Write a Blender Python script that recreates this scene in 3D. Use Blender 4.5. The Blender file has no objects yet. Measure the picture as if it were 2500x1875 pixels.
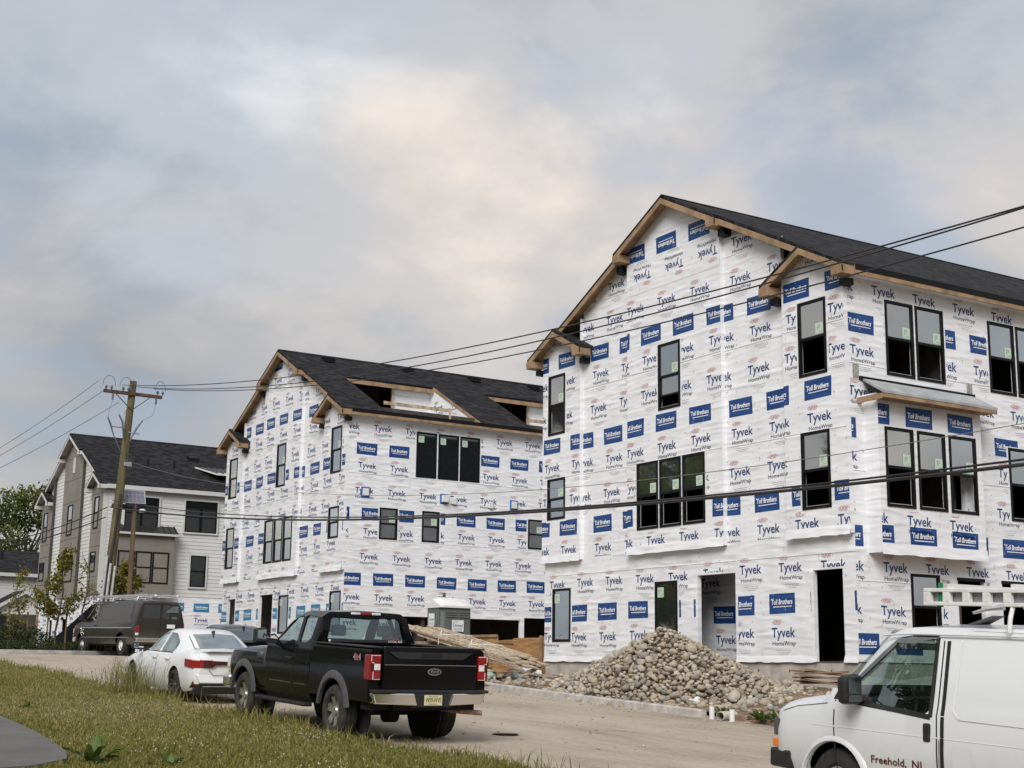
import bpy, bmesh, math, random
import numpy as np
from mathutils import Vector, Matrix
R = math.radians
random.seed(7); rng = np.random.default_rng(7)
scene = bpy.context.scene
COL = scene.collection
# ------------------------------------------------------------------ camera (world: x = across the street, y = along the street, eye at z = 0)
AZ, PIT, ROL = R(32.12), R(11.37), R(0.794)
cam_d = bpy.data.cameras.new('camera'); cam = bpy.data.objects.new('camera', cam_d); COL.objects.link(cam)
cam_d.sensor_fit = 'HORIZONTAL'; cam_d.sensor_width = 36.0; cam_d.lens = 3468/2500*36
cam_d.clip_start = 0.1; cam_d.clip_end = 3000
_f = Vector((math.sin(AZ)*math.cos(PIT), math.cos(AZ)*math.cos(PIT), math.sin(PIT)))
_r = Vector((math.cos(AZ), -math.sin(AZ), 0)); _u = _r.cross(_f)
_ex = _r*math.cos(ROL)+_u*math.sin(ROL); _eu = -_r*math.sin(ROL)+_u*math.cos(ROL)
cam.matrix_world = Matrix(((_ex.x,_eu.x,-_f.x,0),(_ex.y,_eu.y,-_f.y,0),(_ex.z,_eu.z,-_f.z,0),(0,0,0,1)))
scene.camera = cam
# ------------------------------------------------------------------ sky, sun, exposure
SUN_AZ, SUN_EL = R(226), R(37)           # clockwise from +y
world = bpy.data.worlds.new('World'); scene.world = world; world.use_nodes = True
def build_sky():
    nt = world.node_tree; n = nt.nodes; n.clear(); L = nt.links.new
    out = n.new('ShaderNodeOutputWorld'); mix = n.new('ShaderNodeMixShader'); L(mix.outputs[0], out.inputs[0])
    sky = n.new('ShaderNodeTexSky'); sky.sky_type = 'NISHITA'; sky.sun_disc = False
    sky.sun_elevation = SUN_EL; sky.sun_rotation = SUN_AZ; sky.air_density = 1.0; sky.dust_density = 2.0
    b1 = n.new('ShaderNodeBackground'); b1.inputs[1].default_value = 0.09; L(sky.outputs[0], b1.inputs[0])
    b2 = n.new('ShaderNodeBackground'); b2.inputs[1].default_value = 1.0
    tc = n.new('ShaderNodeTexCoord')
    # project the view direction on a flat cloud deck
    sep = n.new('ShaderNodeSeparateXYZ'); L(tc.outputs['Generated'], sep.inputs[0])
    def math_(op, a, b=None, c=None):
        m = n.new('ShaderNodeMath'); m.operation = op
        for i, v in enumerate((a, b, c)):
            if v is None: continue
            if isinstance(v, (int, float)): m.inputs[i].default_value = v
            else: L(v, m.inputs[i])
        return m.outputs[0]
    zc = math_('ADD', math_('MAXIMUM', sep.outputs[2], 0.0), 0.45)
    cmb = n.new('ShaderNodeCombineXYZ')
    L(math_('DIVIDE', sep.outputs[0], zc), cmb.inputs[0]); L(math_('DIVIDE', sep.outputs[1], zc), cmb.inputs[1])
    def noise(scale, det, rough, off, dist=0.0):
        mp = n.new('ShaderNodeMapping'); mp.inputs['Location'].default_value = off; L(cmb.outputs[0], mp.inputs[0])
        t = n.new('ShaderNodeTexNoise'); t.inputs['Scale'].default_value = scale; t.inputs['Detail'].default_value = det
        t.inputs['Roughness'].default_value = rough; t.inputs['Distortion'].default_value = dist; L(mp.outputs[0], t.inputs['Vector'])
        return t.outputs['Fac']
    big = noise(1.35, 2, 0.45, SKY_OFF[0], 0.2); mid = noise(3.6, 7, 0.54, SKY_OFF[1], 0.25); fine = noise(1.5, 2, 0.5, SKY_OFF[2])
    v = math_('ADD', math_('MULTIPLY', big, 0.62), math_('MULTIPLY', mid, 0.38))
    def ramp(f, pts):
        r = n.new('ShaderNodeValToRGB'); e = r.color_ramp.elements
        while len(e) < len(pts): e.new(0.5)
        for el, (p, c) in zip(e, pts): el.position = p; el.color = (*c, 1)
        r.color_ramp.interpolation = 'EASE'; L(f, r.inputs[0]); return r.outputs[0]
    cold = ramp(v, [(0.37, (.128,.146,.168)), (0.45, (.190,.213,.242)), (0.53, (.275,.296,.326)), (0.62, (.405,.415,.432))])
    warm = ramp(v, [(0.37, (.165,.170,.180)), (0.45, (.245,.243,.248)), (0.53, (.335,.317,.306)), (0.62, (.475,.425,.38))])
    mc = n.new('ShaderNodeMix'); mc.data_type = 'RGBA'
    L(ramp(fine, [(0.42, (0,0,0)), (0.56, (1,1,1))]), mc.inputs[0]); L(cold, mc.inputs[6]); L(warm, mc.inputs[7])
    L(mc.outputs[2], b2.inputs[0])
    cover = ramp(mid, [(0.36, (.72,.72,.72)), (0.50, (.96,.96,.96))])
    L(cover, mix.inputs[0]); L(b1.outputs[0], mix.inputs[1]); L(b2.outputs[0], mix.inputs[2])
SKY_OFF = ((4.72, 4.82, 0), (6.12, 5.42, 0), (3.02, 2.02, 0))
build_sky()
sun_d = bpy.data.lights.new('sun', 'SUN'); sun = bpy.data.objects.new('sun', sun_d); COL.objects.link(sun)
sun_d.energy = 1.5; sun_d.angle = R(32); sun_d.color = (1.0, 0.975, 0.94)
_sd = Vector((math.sin(SUN_AZ)*math.cos(SUN_EL), math.cos(SUN_AZ)*math.cos(SUN_EL), math.sin(SUN_EL)))
sun.rotation_euler = _sd.to_track_quat('Z', 'Y').to_euler()
vs = scene.view_settings; vs.view_transform = 'Standard'; vs.look = 'None'; vs.gamma = 1; vs.exposure = 0.97; vs.use_curve_mapping = False

# ------------------------------------------------------------------ materials
MATS = {}
def newmat(name):
    m = bpy.data.materials.new(name); m.use_nodes = True; nt = m.node_tree
    return m, nt, nt.nodes['Principled BSDF']
def setp(p, **k):
    for a, v in k.items():
        nm = {'rough':'Roughness','metal':'Metallic','spec':'Specular IOR Level','coat':'Coat Weight','coatr':'Coat Roughness','alpha':'Alpha','trans':'Transmission Weight','ior':'IOR'}[a]
        p.inputs[nm].default_value = v
def plain(name, col, rough=0.6, noise=0.0, scale=8.0, bump=0.0, bscale=40.0, metal=0.0, spec=0.5, coat=0.0, col2=None, stretch=None, detail=5, coord='Object'):
    """one base colour with noise variation and fine bump"""
    m, nt, p = newmat(name); L = nt.links.new; n = nt.nodes
    setp(p, rough=rough, metal=metal, spec=spec, coat=coat); p.inputs['Base Color'].default_value = (*col, 1)
    if noise or bump or col2:
        tc = n.new('ShaderNodeTexCoord'); mp = n.new('ShaderNodeMapping'); L(tc.outputs[coord], mp.inputs[0])
        if stretch: mp.inputs['Scale'].default_value = stretch
    if noise or col2:
        t = n.new('ShaderNodeTexNoise'); t.inputs['Scale'].default_value = scale; t.inputs['Detail'].default_value = detail; L(mp.outputs[0], t.inputs['Vector'])
        r = n.new('ShaderNodeValToRGB'); e = r.color_ramp.elements
        a = tuple(max(0, c*(1-noise)) for c in col); b = col2 if col2 else tuple(min(1, c*(1+noise)) for c in col)
        e[0].position = .34; e[0].color = (*a, 1); e[1].position = .66; e[1].color = (*b, 1)
        L(t.outputs['Fac'], r.inputs[0]); L(r.outputs[0], p.inputs['Base Color'])
    if bump:
        t2 = n.new('ShaderNodeTexNoise'); t2.inputs['Scale'].default_value = bscale; t2.inputs['Detail'].default_value = 6; L(mp.outputs[0], t2.inputs['Vector'])
        b = n.new('ShaderNodeBump'); b.inputs['Strength'].default_value = bump; b.inputs['Distance'].default_value = 0.03
        L(t2.outputs['Fac'], b.inputs['Height']); L(b.outputs[0], p.inputs['Normal'])
    MATS[name] = m; return m
def wrap_bump(nt, p):
    """creases of stretched sheet: diagonal folds + crinkle (object space, shared by the sheet and its print)"""
    n = nt.nodes; L = nt.links.new
    tc = n.new('ShaderNodeTexCoord')
    hs = []
    for rot, sc, scale, w in (((R(0),R(35),R(20)), (1.2,1.0,5.5), 1.0, 1.0), ((R(25),R(-30),R(-15)), (1.3,1.2,7.0), 0.9, .8), ((0,0,0), (1,1,1.2), 5.0, .22)):
        mp = n.new('ShaderNodeMapping'); L(tc.outputs['Object'], mp.inputs[0]); mp.inputs['Rotation'].default_value = rot; mp.inputs['Scale'].default_value = sc
        t = n.new('ShaderNodeTexNoise'); t.noise_type = 'RIDGED_MULTIFRACTAL' if scale < 2 else 'FBM'
        t.inputs['Scale'].default_value = scale; t.inputs['Detail'].default_value = 3 if scale < 2 else 5; L(mp.outputs[0], t.inputs['Vector'])
        m = n.new('ShaderNodeMath'); m.operation = 'MULTIPLY'; m.inputs[1].default_value = w; L(t.outputs['Fac'], m.inputs[0]); hs.append(m.outputs[0])
    a = n.new('ShaderNodeMath'); L(hs[0], a.inputs[0]); L(hs[1], a.inputs[1])
    a2 = n.new('ShaderNodeMath'); L(a.outputs[0], a2.inputs[0]); L(hs[2], a2.inputs[1])
    b = n.new('ShaderNodeBump'); b.inputs['Strength'].default_value = 0.75; b.inputs['Distance'].default_value = 0.04
    L(a2.outputs[0], b.inputs['Height']); L(b.outputs[0], p.inputs['Normal'])
def wrapmat(name, col, rough=.45, vary=0.0):
    m, nt, p = newmat(name); setp(p, rough=rough, spec=.35); p.inputs['Base Color'].default_value = (*col, 1); wrap_bump(nt, p)
    if vary:
        n = nt.nodes; L = nt.links.new; tc = n.new('ShaderNodeTexCoord'); t = n.new('ShaderNodeTexNoise'); t.inputs['Scale'].default_value = 1.3; t.inputs['Detail'].default_value = 5
        L(tc.outputs['Object'], t.inputs['Vector']); r = n.new('ShaderNodeValToRGB'); e = r.color_ramp.elements
        e[0].position = .3; e[0].color = (*[c*(1-vary) for c in col], 1); e[1].position = .6; e[1].color = (*col, 1); L(t.outputs['Fac'], r.inputs[0]); L(r.outputs[0], p.inputs['Base Color'])
    MATS[name] = m; return m
wrapmat('wrap', (.79,.80,.825), .5, .10)
wrapmat('print_navy', (.018,.05,.16)); wrapmat('print_text', (.03,.04,.075)); wrapmat('print_red', (.36,.05,.05)); wrapmat('print_grey', (.38,.39,.41))
wrapmat('print_blue', (.012,.055,.20)); wrapmat('print_teal', (.03,.20,.36)); wrapmat('print_white', (.82,.82,.84))
plain('lumber', (.30,.195,.11), .7, .28, 3.0, .25, 30, stretch=(1,1,1))
plain('lumber_pale', (.44,.355,.25), .75, .4, 5.0, .25, 40)
plain('lumber_old', (.30,.20,.13), .8, .4, 6.0, .3, 40)
plain('plywood', (.36,.20,.085), .65, .3, 1.6, .15, 20, stretch=(1,1,6))
plain('concrete', (.42,.39,.34), .85, .22, 3.0, .25, 25)
plain('kerb', (.44,.42,.39), .85, .2, 4.0, .25, 40)
plain('black_frame', (.006,.006,.007), .5, spec=.2)
plain('interior_shade', (.06,.05,.045), .9, .3, 2)  # far darker than bare boards: shade of the rooms put into the colour
plain('sash_metal', (.7,.7,.7), .3, metal=.8)
plain('tape', (.30,.31,.27), .5, .3, 14)
plain('vent_plastic', (.7,.7,.7), .5, .05, 5)
plain('vent_blue', (.02,.12,.35), .5)
def shingles(name, c1, c2):
    m, nt, p = newmat(name); n = nt.nodes; L = nt.links.new; setp(p, rough=.9, spec=.25)
    tc = n.new('ShaderNodeTexCoord'); mp = n.new('ShaderNodeMapping'); L(tc.outputs['UV'], mp.inputs[0])
    br = n.new('ShaderNodeTexBrick'); br.inputs['Scale'].default_value = 1.0; br.inputs['Brick Width'].default_value = .30; br.inputs['Row Height'].default_value = .15
    br.inputs['Mortar Size'].default_value = .006; br.inputs['Bias'].default_value = -.1; br.offset = .37; br.squash = 1
    br.inputs['Color1'].default_value = (*c1, 1); br.inputs['Color2'].default_value = (*c2, 1); br.inputs['Mortar'].default_value = (.006,.006,.007,1); L(mp.outputs[0], br.inputs['Vector'])
    t = n.new('ShaderNodeTexNoise'); t.inputs['Scale'].default_value = 2.2; t.inputs['Detail'].default_value = 6; L(mp.outputs[0], t.inputs['Vector'])
    mx = n.new('ShaderNodeMix'); mx.data_type = 'RGBA'; mx.blend_type = 'MULTIPLY'; mx.inputs[0].default_value = .7
    r = n.new('ShaderNodeValToRGB'); r.color_ramp.elements[0].position = .3; r.color_ramp.elements[0].color = (.3,.3,.36,1); r.color_ramp.elements[1].position = .7; r.color_ramp.elements[1].color = (1.6,1.45,1.35,1)
    L(t.outputs['Fac'], r.inputs[0]); L(br.outputs['Color'], mx.inputs[6]); L(r.outputs[0], mx.inputs[7]); L(mx.outputs[2], p.inputs['Base Color'])
    b = n.new('ShaderNodeBump'); b.inputs['Strength'].default_value = .8; b.inputs['Distance'].default_value = .02; L(br.outputs['Fac'], b.inputs['Height']); b.invert = True
    t3 = n.new('ShaderNodeTexNoise'); t3.inputs['Scale'].default_value = 60; L(mp.outputs[0], t3.inputs['Vector']); b3 = n.new('ShaderNodeBump'); b3.inputs['Strength'].default_value = .4; b3.inputs['Distance'].default_value = .01
    L(t3.outputs['Fac'], b3.inputs['Height']); L(b.outputs[0], b3.inputs['Normal']); L(b3.outputs[0], p.inputs['Normal'])
    MATS[name] = m
shingles('shingle', (.005,.006,.008), (.036,.034,.037))
def glassmat(name, tint, refl, rough=.02, body=(.02,.03,.03), through=.5):
    """window pane: part mirror, part see-through, part tinted body"""
    m = bpy.data.materials.new(name); m.use_nodes = True; nt = m.node_tree; n = nt.nodes; L = nt.links.new; n.clear()
    out = n.new('ShaderNodeOutputMaterial'); gl = n.new('ShaderNodeBsdfGlossy'); gl.inputs['Roughness'].default_value = rough; gl.inputs['Color'].default_value = (.92,.95,.95,1)
    tr = n.new('ShaderNodeBsdfTransparent'); tr.inputs[0].default_value = (*tint, 1); df = n.new('ShaderNodeBsdfDiffuse'); df.inputs[0].default_value = (*body, 1)
    m1 = n.new('ShaderNodeMixShader'); m1.inputs[0].default_value = through; L(df.outputs[0], m1.inputs[1]); L(tr.outputs[0], m1.inputs[2])
    lw = n.new('ShaderNodeLayerWeight'); lw.inputs[0].default_value = .35
    mr = n.new('ShaderNodeMapRange'); mr.inputs['To Min'].default_value = refl; mr.inputs['To Max'].default_value = min(1, refl+.5); L(lw.outputs['Facing'], mr.inputs['Value'])
    m2 = n.new('ShaderNodeMixShader'); L(mr.outputs[0], m2.inputs[0]); L(m1.outputs[0], m2.inputs[1]); L(gl.outputs[0], m2.inputs[2]); L(m2.outputs[0], out.inputs[0])
    MATS[name] = m
glassmat('pane', (.55,.62,.62), .34, .03, (.05,.055,.055), .5)
glassmat('pane_dark', (.2,.25,.25), .10, .03, (.012,.016,.016), .3)
glassmat('auto_glass', (.66,.80,.75), .14, .01, (.02,.03,.03), .95)
glassmat('auto_glass_dark', (.3,.36,.35), .16, .02, (.015,.02,.02), .3)
glassmat('auto_glass_light', (.3,.36,.35), .42, .03, (.10,.13,.125), .1)
plain('sticker', (.50,.60,.50), .6); plain('sticker_mark', (.22,.42,.25), .6)
# ------------------------------------------------------------------ mesh helpers
def tag(o, label=None, cat=None, group=None, kind=None):
    if label: o['label'] = label
    if cat: o['category'] = cat
    if group: o['group'] = group
    if kind: o['kind'] = kind
    return o
def empty(name, loc=(0,0,0), rz=0.0, parent=None):
    o = bpy.data.objects.new(name, None); COL.objects.link(o); o.location = loc; o.rotation_euler = (0,0,rz); o.empty_display_size = .2
    if parent: o.parent = parent
    return o
class MB:
    def __init__(s): s.v = []; s.f = []; s.m = []; s.uv = {}
    def face(s, pts, mi=0):
        b = len(s.v); s.v.extend([tuple(p) for p in pts]); s.f.append(tuple(range(b, b+len(pts)))); s.m.append(mi)
    def poly(s, verts, faces, mi=0):
        b = len(s.v); s.v.extend([tuple(p) for p in verts]); s.f.extend([tuple(b+i for i in f) for f in faces]); s.m.extend([mi]*len(faces)); return s
    def box(s, x0, x1, y0, y1, z0, z1, mi=0):
        v = [(x0,y0,z0),(x1,y0,z0),(x1,y1,z0),(x0,y1,z0),(x0,y0,z1),(x1,y0,z1),(x1,y1,z1),(x0,y1,z1)]
        return s.poly(v, [(0,3,2,1),(4,5,6,7),(0,1,5,4),(1,2,6,5),(2,3,7,6),(3,0,4,7)], mi)
    def prism(s, pts, off, mi=0):
        """closed polygon pts (3d) extruded by vector off"""
        n = len(pts); off = Vector(off); a = [Vector(p) for p in pts]; b = [p+off for p in a]
        return s.poly(a+b, [tuple(range(n-1,-1,-1)), tuple(range(n,2*n))]+[(i,(i+1)%n,n+(i+1)%n,n+i) for i in range(n)], mi)
    def tube(s, path, r, n=8, mi=0, caps=True):
        P = [Vector(p) for p in path]; rings = []; N = len(P)
        rr = r if hasattr(r, '__len__') else [r]*N
        up = Vector((0,0,1)); prev = None
        for i, p in enumerate(P):
            d = (P[min(i+1,N-1)]-P[max(i-1,0)]).normalized()
            if prev is None:
                a = d.cross(up); a = a if a.length > 1e-3 else d.cross(Vector((1,0,0)))
            else: a = prev-d*prev.dot(d)
            a.normalize(); prev = a; b = d.cross(a)
            rings.append([p+(a*math.cos(2*math.pi*k/n)+b*math.sin(2*math.pi*k/n))*rr[i] for k in range(n)])
        V = [q for ring in rings for q in ring]; F = []
        for i in range(N-1):
            for k in range(n): F.append((i*n+k, i*n+(k+1)%n, (i+1)*n+(k+1)%n, (i+1)*n+k))
        if caps: F.append(tuple(range(n-1,-1,-1))); F.append(tuple((N-1)*n+k for k in range(n)))
        return s.poly(V, F, mi)
    def cyl(s, a, b, r, n=12, mi=0, r2=None): return s.tube([a, b], [r, r if r2 is None else r2], n, mi)
    def lathe(s, prof, n=24, axis='x', center=(0,0,0), mi=0):
        """profile (axial, radius) closed loop revolved about an axis"""
        V = []; m = len(prof); c = Vector(center)
        for k in range(n):
            a = 2*math.pi*k/n
            for (t, r) in prof:
                q = (t, r*math.cos(a), r*math.sin(a)) if axis == 'x' else ((r*math.cos(a), t, r*math.sin(a)) if axis == 'y' else (r*math.cos(a), r*math.sin(a), t))
                V.append(c+Vector(q))
        F = [(k*m+i, k*m+(i+1)%m, ((k+1)%n)*m+(i+1)%m, ((k+1)%n)*m+i) for k in range(n) for i in range(m)]
        return s.poly(V, F, mi)
    def build(s, name, mat, parent=None, smooth=None, bevel=0, recalc=True, uvproj=None):
        me = bpy.data.meshes.new(name); me.from_pydata([tuple(v) for v in s.v], [], s.f); 
        mats = mat if isinstance(mat, (list, tuple)) else [mat]
        for k in mats: me.materials.append(MATS[k] if isinstance(k, str) else k)
        if len(mats) > 1: me.polygons.foreach_set('material_index', s.m)
        if recalc:
            bm = bmesh.new(); bm.from_mesh(me); bmesh.ops.remove_doubles(bm, verts=bm.verts, dist=1e-5); bmesh.ops.recalc_face_normals(bm, faces=bm.faces); bm.to_mesh(me); bm.free()
        if smooth is not None:
            me.polygons.foreach_set('use_smooth', [True]*len(me.polygons)); me.set_sharp_from_angle(angle=R(smooth))
        if uvproj:
            uvl = me.uv_layers.new(name='UVMap')
            for lp in me.loops: uvl.data[lp.index].uv = uvproj(me.vertices[lp.vertex_index].co)
        me.update()
        o = bpy.data.objects.new(name, me); COL.objects.link(o)
        if parent: o.parent = parent
        if bevel:
            md = o.modifiers.new('bevel', 'BEVEL'); md.width = bevel; md.segments = 2; md.limit_method = 'ANGLE'; md.angle_limit = R(40)
        return o
def boxobj(name, mat, dims, parent=None, bevel=0, **k):
    return MB().box(*dims).build(name, mat, parent, bevel=bevel, **k)
def copy_tree(o, parent=None):
    c = o.copy(); COL.objects.link(c); c.parent = parent
    for ch in list(o.children): copy_tree(ch, c)
    return c
# 2d convex clipping
def clip(poly, nx, ny, c):
    out = []; n = len(poly)
    for i in range(n):
        p, q = poly[i], poly[(i+1)%n]; dp = nx*p[0]+ny*p[1]-c; dq = nx*q[0]+ny*q[1]-c
        if dp <= 1e-9: out.append(p)
        if (dp < -1e-9 and dq > 1e-9) or (dp > 1e-9 and dq < -1e-9):
            t = dp/(dp-dq); out.append((p[0]+(q[0]-p[0])*t, p[1]+(q[1]-p[1])*t))
    return out if len(out) >= 3 else []
def halfplanes(poly):
    a = sum(poly[i][0]*poly[(i+1)%len(poly)][1]-poly[(i+1)%len(poly)][0]*poly[i][1] for i in range(len(poly)))
    P = poly if a > 0 else poly[::-1]; hp = []
    for i in range(len(P)):
        p, q = P[i], P[(i+1)%len(P)]; nx, ny = q[1]-p[1], -(q[0]-p[0]); l = math.hypot(nx, ny)
        if l < 1e-9: continue
        nx /= l; ny /= l; hp.append((nx, ny, nx*p[0]+ny*p[1]))
    return hp
def intersect(poly, hps):
    for h in hps:
        poly = clip(poly, *h)
        if not poly: return []
    return poly
def subtract(polys, hps, bb):
    out = []
    for p in polys:
        xs = [q[0] for q in p]; ys = [q[1] for q in p]
        if max(xs) <= bb[0] or min(xs) >= bb[1] or max(ys) <= bb[2] or min(ys) >= bb[3]: out.append(p); continue
        rest = p
        for (nx, ny, c) in hps:
            o = clip(rest, -nx, -ny, -c)
            if o: out.append(o)
            rest = clip(rest, nx, ny, c)
            if not rest: break
    return out
def rect_hp(r): return [(-1,0,-r[0]),(1,0,r[1]),(0,-1,-r[2]),(0,1,r[3])]
# text as flat triangles
_TXT = {}
def text2d(s, w=None, h=1.0, bold=0.0, shear=0.0, spacing=1.0, key=None):
    """list of triangles (2d), left-bottom at 0,0; cap height h; stretched to width w"""
    k = (s, w, h, bold, shear, spacing)
    if k in _TXT: return _TXT[k]
    cu = bpy.data.curves.new('t', 'FONT'); cu.body = s; cu.size = 1; cu.resolution_u = 2; cu.offset = bold; cu.shear = shear; cu.space_character = spacing
    o = bpy.data.objects.new('t', cu); COL.objects.link(o)
    dg = bpy.context.evaluated_depsgraph_get(); me = bpy.data.meshes.new_from_object(o.evaluated_get(dg))
    me.calc_loop_triangles(); V = [v.co.copy() for v in me.vertices]
    tris = [[(V[i].x, V[i].y) for i in t.vertices] for t in me.loop_triangles]
    bpy.data.objects.remove(o); bpy.data.curves.remove(cu); bpy.data.meshes.remove(me)
    xs = [p[0] for t in tris for p in t]; x0, x1 = min(xs), max(xs)
    sy = h/0.72; sx = sy if w is None else w/(x1-x0)
    res = [[((p[0]-x0)*sx, p[1]*sy) for p in t] for t in tris]
    _TXT[k] = res; return res
def decal(name, mat, tris, mapf, parent, off=(0,0)):
    mb = MB()
    for t in tris: mb.face([mapf(p[0]+off[0], p[1]+off[1]) for p in t])
    return mb.build(name, mat, parent, recalc=False)
# ------------------------------------------------------------------ terrain
def zr(y): return -2.0+.0455*(y if y < 50 else 50+(y-50)*.2)
def sstep(t): t = max(0., min(1., t)); return t*t*(3-2*t)
PADY = [-40,10,18,23,38,44,50,64,76,400]; PADZ = [-2.2,-1.25,-.70,-.24,-.20,-.05,.1,.4,.35,.6]
_NP = [(rng.uniform(.3,2.2), rng.uniform(0,6.3), rng.uniform(0,6.3)) for _ in range(10)]
def wob(x, y): return sum(math.sin(k*(x*math.cos(a)+y*math.sin(a))+b)/(1+k) for k, a, b in _NP)*.5
def gz(x, y):
    if x < 9.7: return zr(y)+.10
    if x < 19.9: return zr(y)
    t = sstep((x-20)/3.8); b = (zr(y)+.12)*(1-t)+float(np.interp(y, PADY, PADZ))*t
    return b
def sheet(name, xs, ys, zf, mat, smooth=True, mask=None):
    nx, ny = len(xs), len(ys); V = [(x, y, zf(x, y)) for y in ys for x in xs]
    F = [(j*nx+i, j*nx+i+1, (j+1)*nx+i+1, (j+1)*nx+i) for j in range(ny-1) for i in range(nx-1) if mask is None or mask((xs[i]+xs[i+1])/2, (ys[j]+ys[j+1])/2)]
    me = bpy.data.meshes.new(name); me.from_pydata(V, [], F); me.materials.append(MATS[mat]); me.update()
    if smooth: me.polygons.foreach_set('use_smooth', [True]*len(me.polygons))
    o = bpy.data.objects.new(name, me); COL.objects.link(o); tag(o, kind='structure'); return o
def groundmat(name, stops, scales, bump=.5, bscale=18, rough=.95, bdist=.05):
    """several octaves of noise mixed into a colour ramp, in object space"""
    m, nt, p = newmat(name); n = nt.nodes; L = nt.links.new; setp(p, rough=rough, spec=.2)
    tc = n.new('ShaderNodeTexCoord'); acc = None
    for sc, st, w in scales:
        mp = n.new('ShaderNodeMapping'); L(tc.outputs['Object'], mp.inputs[0]); mp.inputs['Scale'].default_value = st
        t = n.new('ShaderNodeTexNoise'); t.inputs['Scale'].default_value = sc; t.inputs['Detail'].default_value = 8; t.inputs['Roughness'].default_value = .6; L(mp.outputs[0], t.inputs['Vector'])
        mu = n.new('ShaderNodeMath'); mu.operation = 'MULTIPLY'; mu.inputs[1].default_value = w; L(t.outputs['Fac'], mu.inputs[0])
        if acc is None: acc = mu.outputs[0]
        else:
            a = n.new('ShaderNodeMath'); L(acc, a.inputs[0]); L(mu.outputs[0], a.inputs[1]); acc = a.outputs[0]
    r = n.new('ShaderNodeValToRGB'); e = r.color_ramp.elements
    while len(e) < len(stops): e.new(.5)
    for el, (ps, c) in zip(e, stops): el.position = ps; el.color = (*c, 1)
    L(acc, r.inputs[0]); L(r.outputs[0], p.inputs['Base Color'])
    t = n.new('ShaderNodeTexNoise'); t.inputs['Scale'].default_value = bscale; t.inputs['Detail'].default_value = 8; L(tc.outputs['Object'], t.inputs['Vector'])
    b = n.new('ShaderNodeBump'); b.inputs['Strength'].default_value = bump; b.inputs['Distance'].default_value = bdist; L(t.outputs['Fac'], b.inputs['Height']); L(b.outputs[0], p.inputs['Normal'])
    MATS[name] = m
groundmat('earth', [(.36,(.10,.075,.05)),(.5,(.19,.145,.10)),(.62,(.27,.21,.15))], [(.5,(1,1,1),.5),(6,(1,1,1),.5)], .8, 9)
groundmat('dirt', [(.36,(.085,.06,.04)),(.46,(.17,.12,.08)),(.54,(.25,.185,.125)),(.66,(.33,.26,.19))], [(.9,(1,1,1),.45),(9,(1,1,1),.55)], 1.0, 14, bdist=.08)
groundmat('road_dust', [(.36,(.25,.213,.172)),(.44,(.36,.305,.24)),(.52,(.42,.36,.285)),(.62,(.47,.415,.34))], [(.45,(1.3,.5,1),.45),(2.2,(1.8,.30,1),.25),(14,(1,.8,1),.30)], .35, 60, .9, .015)
groundmat('asphalt_path', [(.4,(.12,.115,.11)),(.6,(.19,.183,.175))], [(1.2,(1,1,1),.4),(70,(1,1,1),.6)], .5, 120, .95, .012)
groundmat('turf', [(.36,(.075,.08,.025)),(.5,(.135,.135,.046)),(.64,(.20,.18,.08))], [(1.1,(1,1,1),.5),(14,(1,1,1),.5)], 1.0, 30, bdist=.06)
groundmat('mulch', [(.38,(.03,.024,.016)),(.6,(.085,.065,.04))], [(2,(1,1,1),.4),(25,(1,1,1),.6)], 1.0, 20)
def lin(a, b, n): return [a+(b-a)*i/(n-1) for i in range(n)]
# the wide ground sheet out to the horizon
gx = [-900,-300,-120,-60,-30]+lin(-20,70,46)+[90,140,300,900]; gy = [-300,-100,-40]+lin(-20,120,57)+[150,220,400,900,1500]
sheet('ground', gx, gy, lambda x, y: (gz(x, y) if abs(x) < 80 and y < 150 else .4)-.25, 'earth')
# dirt of the building site
def dz(x, y): return gz(x, y)+wob(x*1.6, y*1.6)*.07+.02*math.sin(5*x+3*y)*math.sin(4*y-2*x)
sheet('dirt_lot', lin(20.0, 52, 90), lin(4, 76, 190), lambda x, y: dz(x, y) if x > 20.2 else gz(x, y)-.02, 'dirt')
# road with fine uneven surface
sheet('road', lin(8.4, 20.25, 26), lin(-25, 66, 92), lambda x, y: zr(y)+.01*wob(x, y)*.6, 'road_dust')
# lawn verge
def lawn_edge(y): return 9.62+.16*math.sin(y*.9)+.10*math.sin(2.3*y+1)+(.25 if y < 19 else 0)*min(1, (19-y)/2 if y < 19 else 0)
def lz(x, y):
    e = lawn_edge(y); h = .10*sstep((e-x)/.25+.15); return zr(y)+h+.03*wob(x*1.3, y*1.3)*sstep((e-x)/.6)-(.06 if x > e else 0)
sheet('lawn', [-80,-30,-10,0]+lin(2, 8.5, 27)+lin(8.7, 10.2, 16), lin(-10, 62, 181), lz, 'turf')
# asphalt footpath in the lower left corner
pe = [(5.5,62),(5.4,40),(5.36,28),(5.33,23),(5.25,21),(5.07,19),(4.93,17.9),(4.72,17.1),(4.2,16.5),(3.2,16.15),(1.0,16.0),(-12,16)]
mb = MB()
def pz(x, y): return zr(y)+.145
for (a, b) in zip(pe[:-1], pe[1:]):
    mb.face([(a[0],a[1],pz(*a)),(b[0],b[1],pz(*b)),(-12,min(b[1],62),pz(-12,b[1])),(-12,min(a[1],62),pz(-12,a[1]))])
for (a, b) in zip(pe[:-1], pe[1:]): mb.face([(a[0],a[1],pz(*a)),(b[0],b[1],pz(*b)),(b[0]+.03,b[1],pz(*b)-.15),(a[0]+.03,a[1],pz(*a)-.15)])
tag(mb.build('path', 'asphalt_path'), kind='structure')
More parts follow.
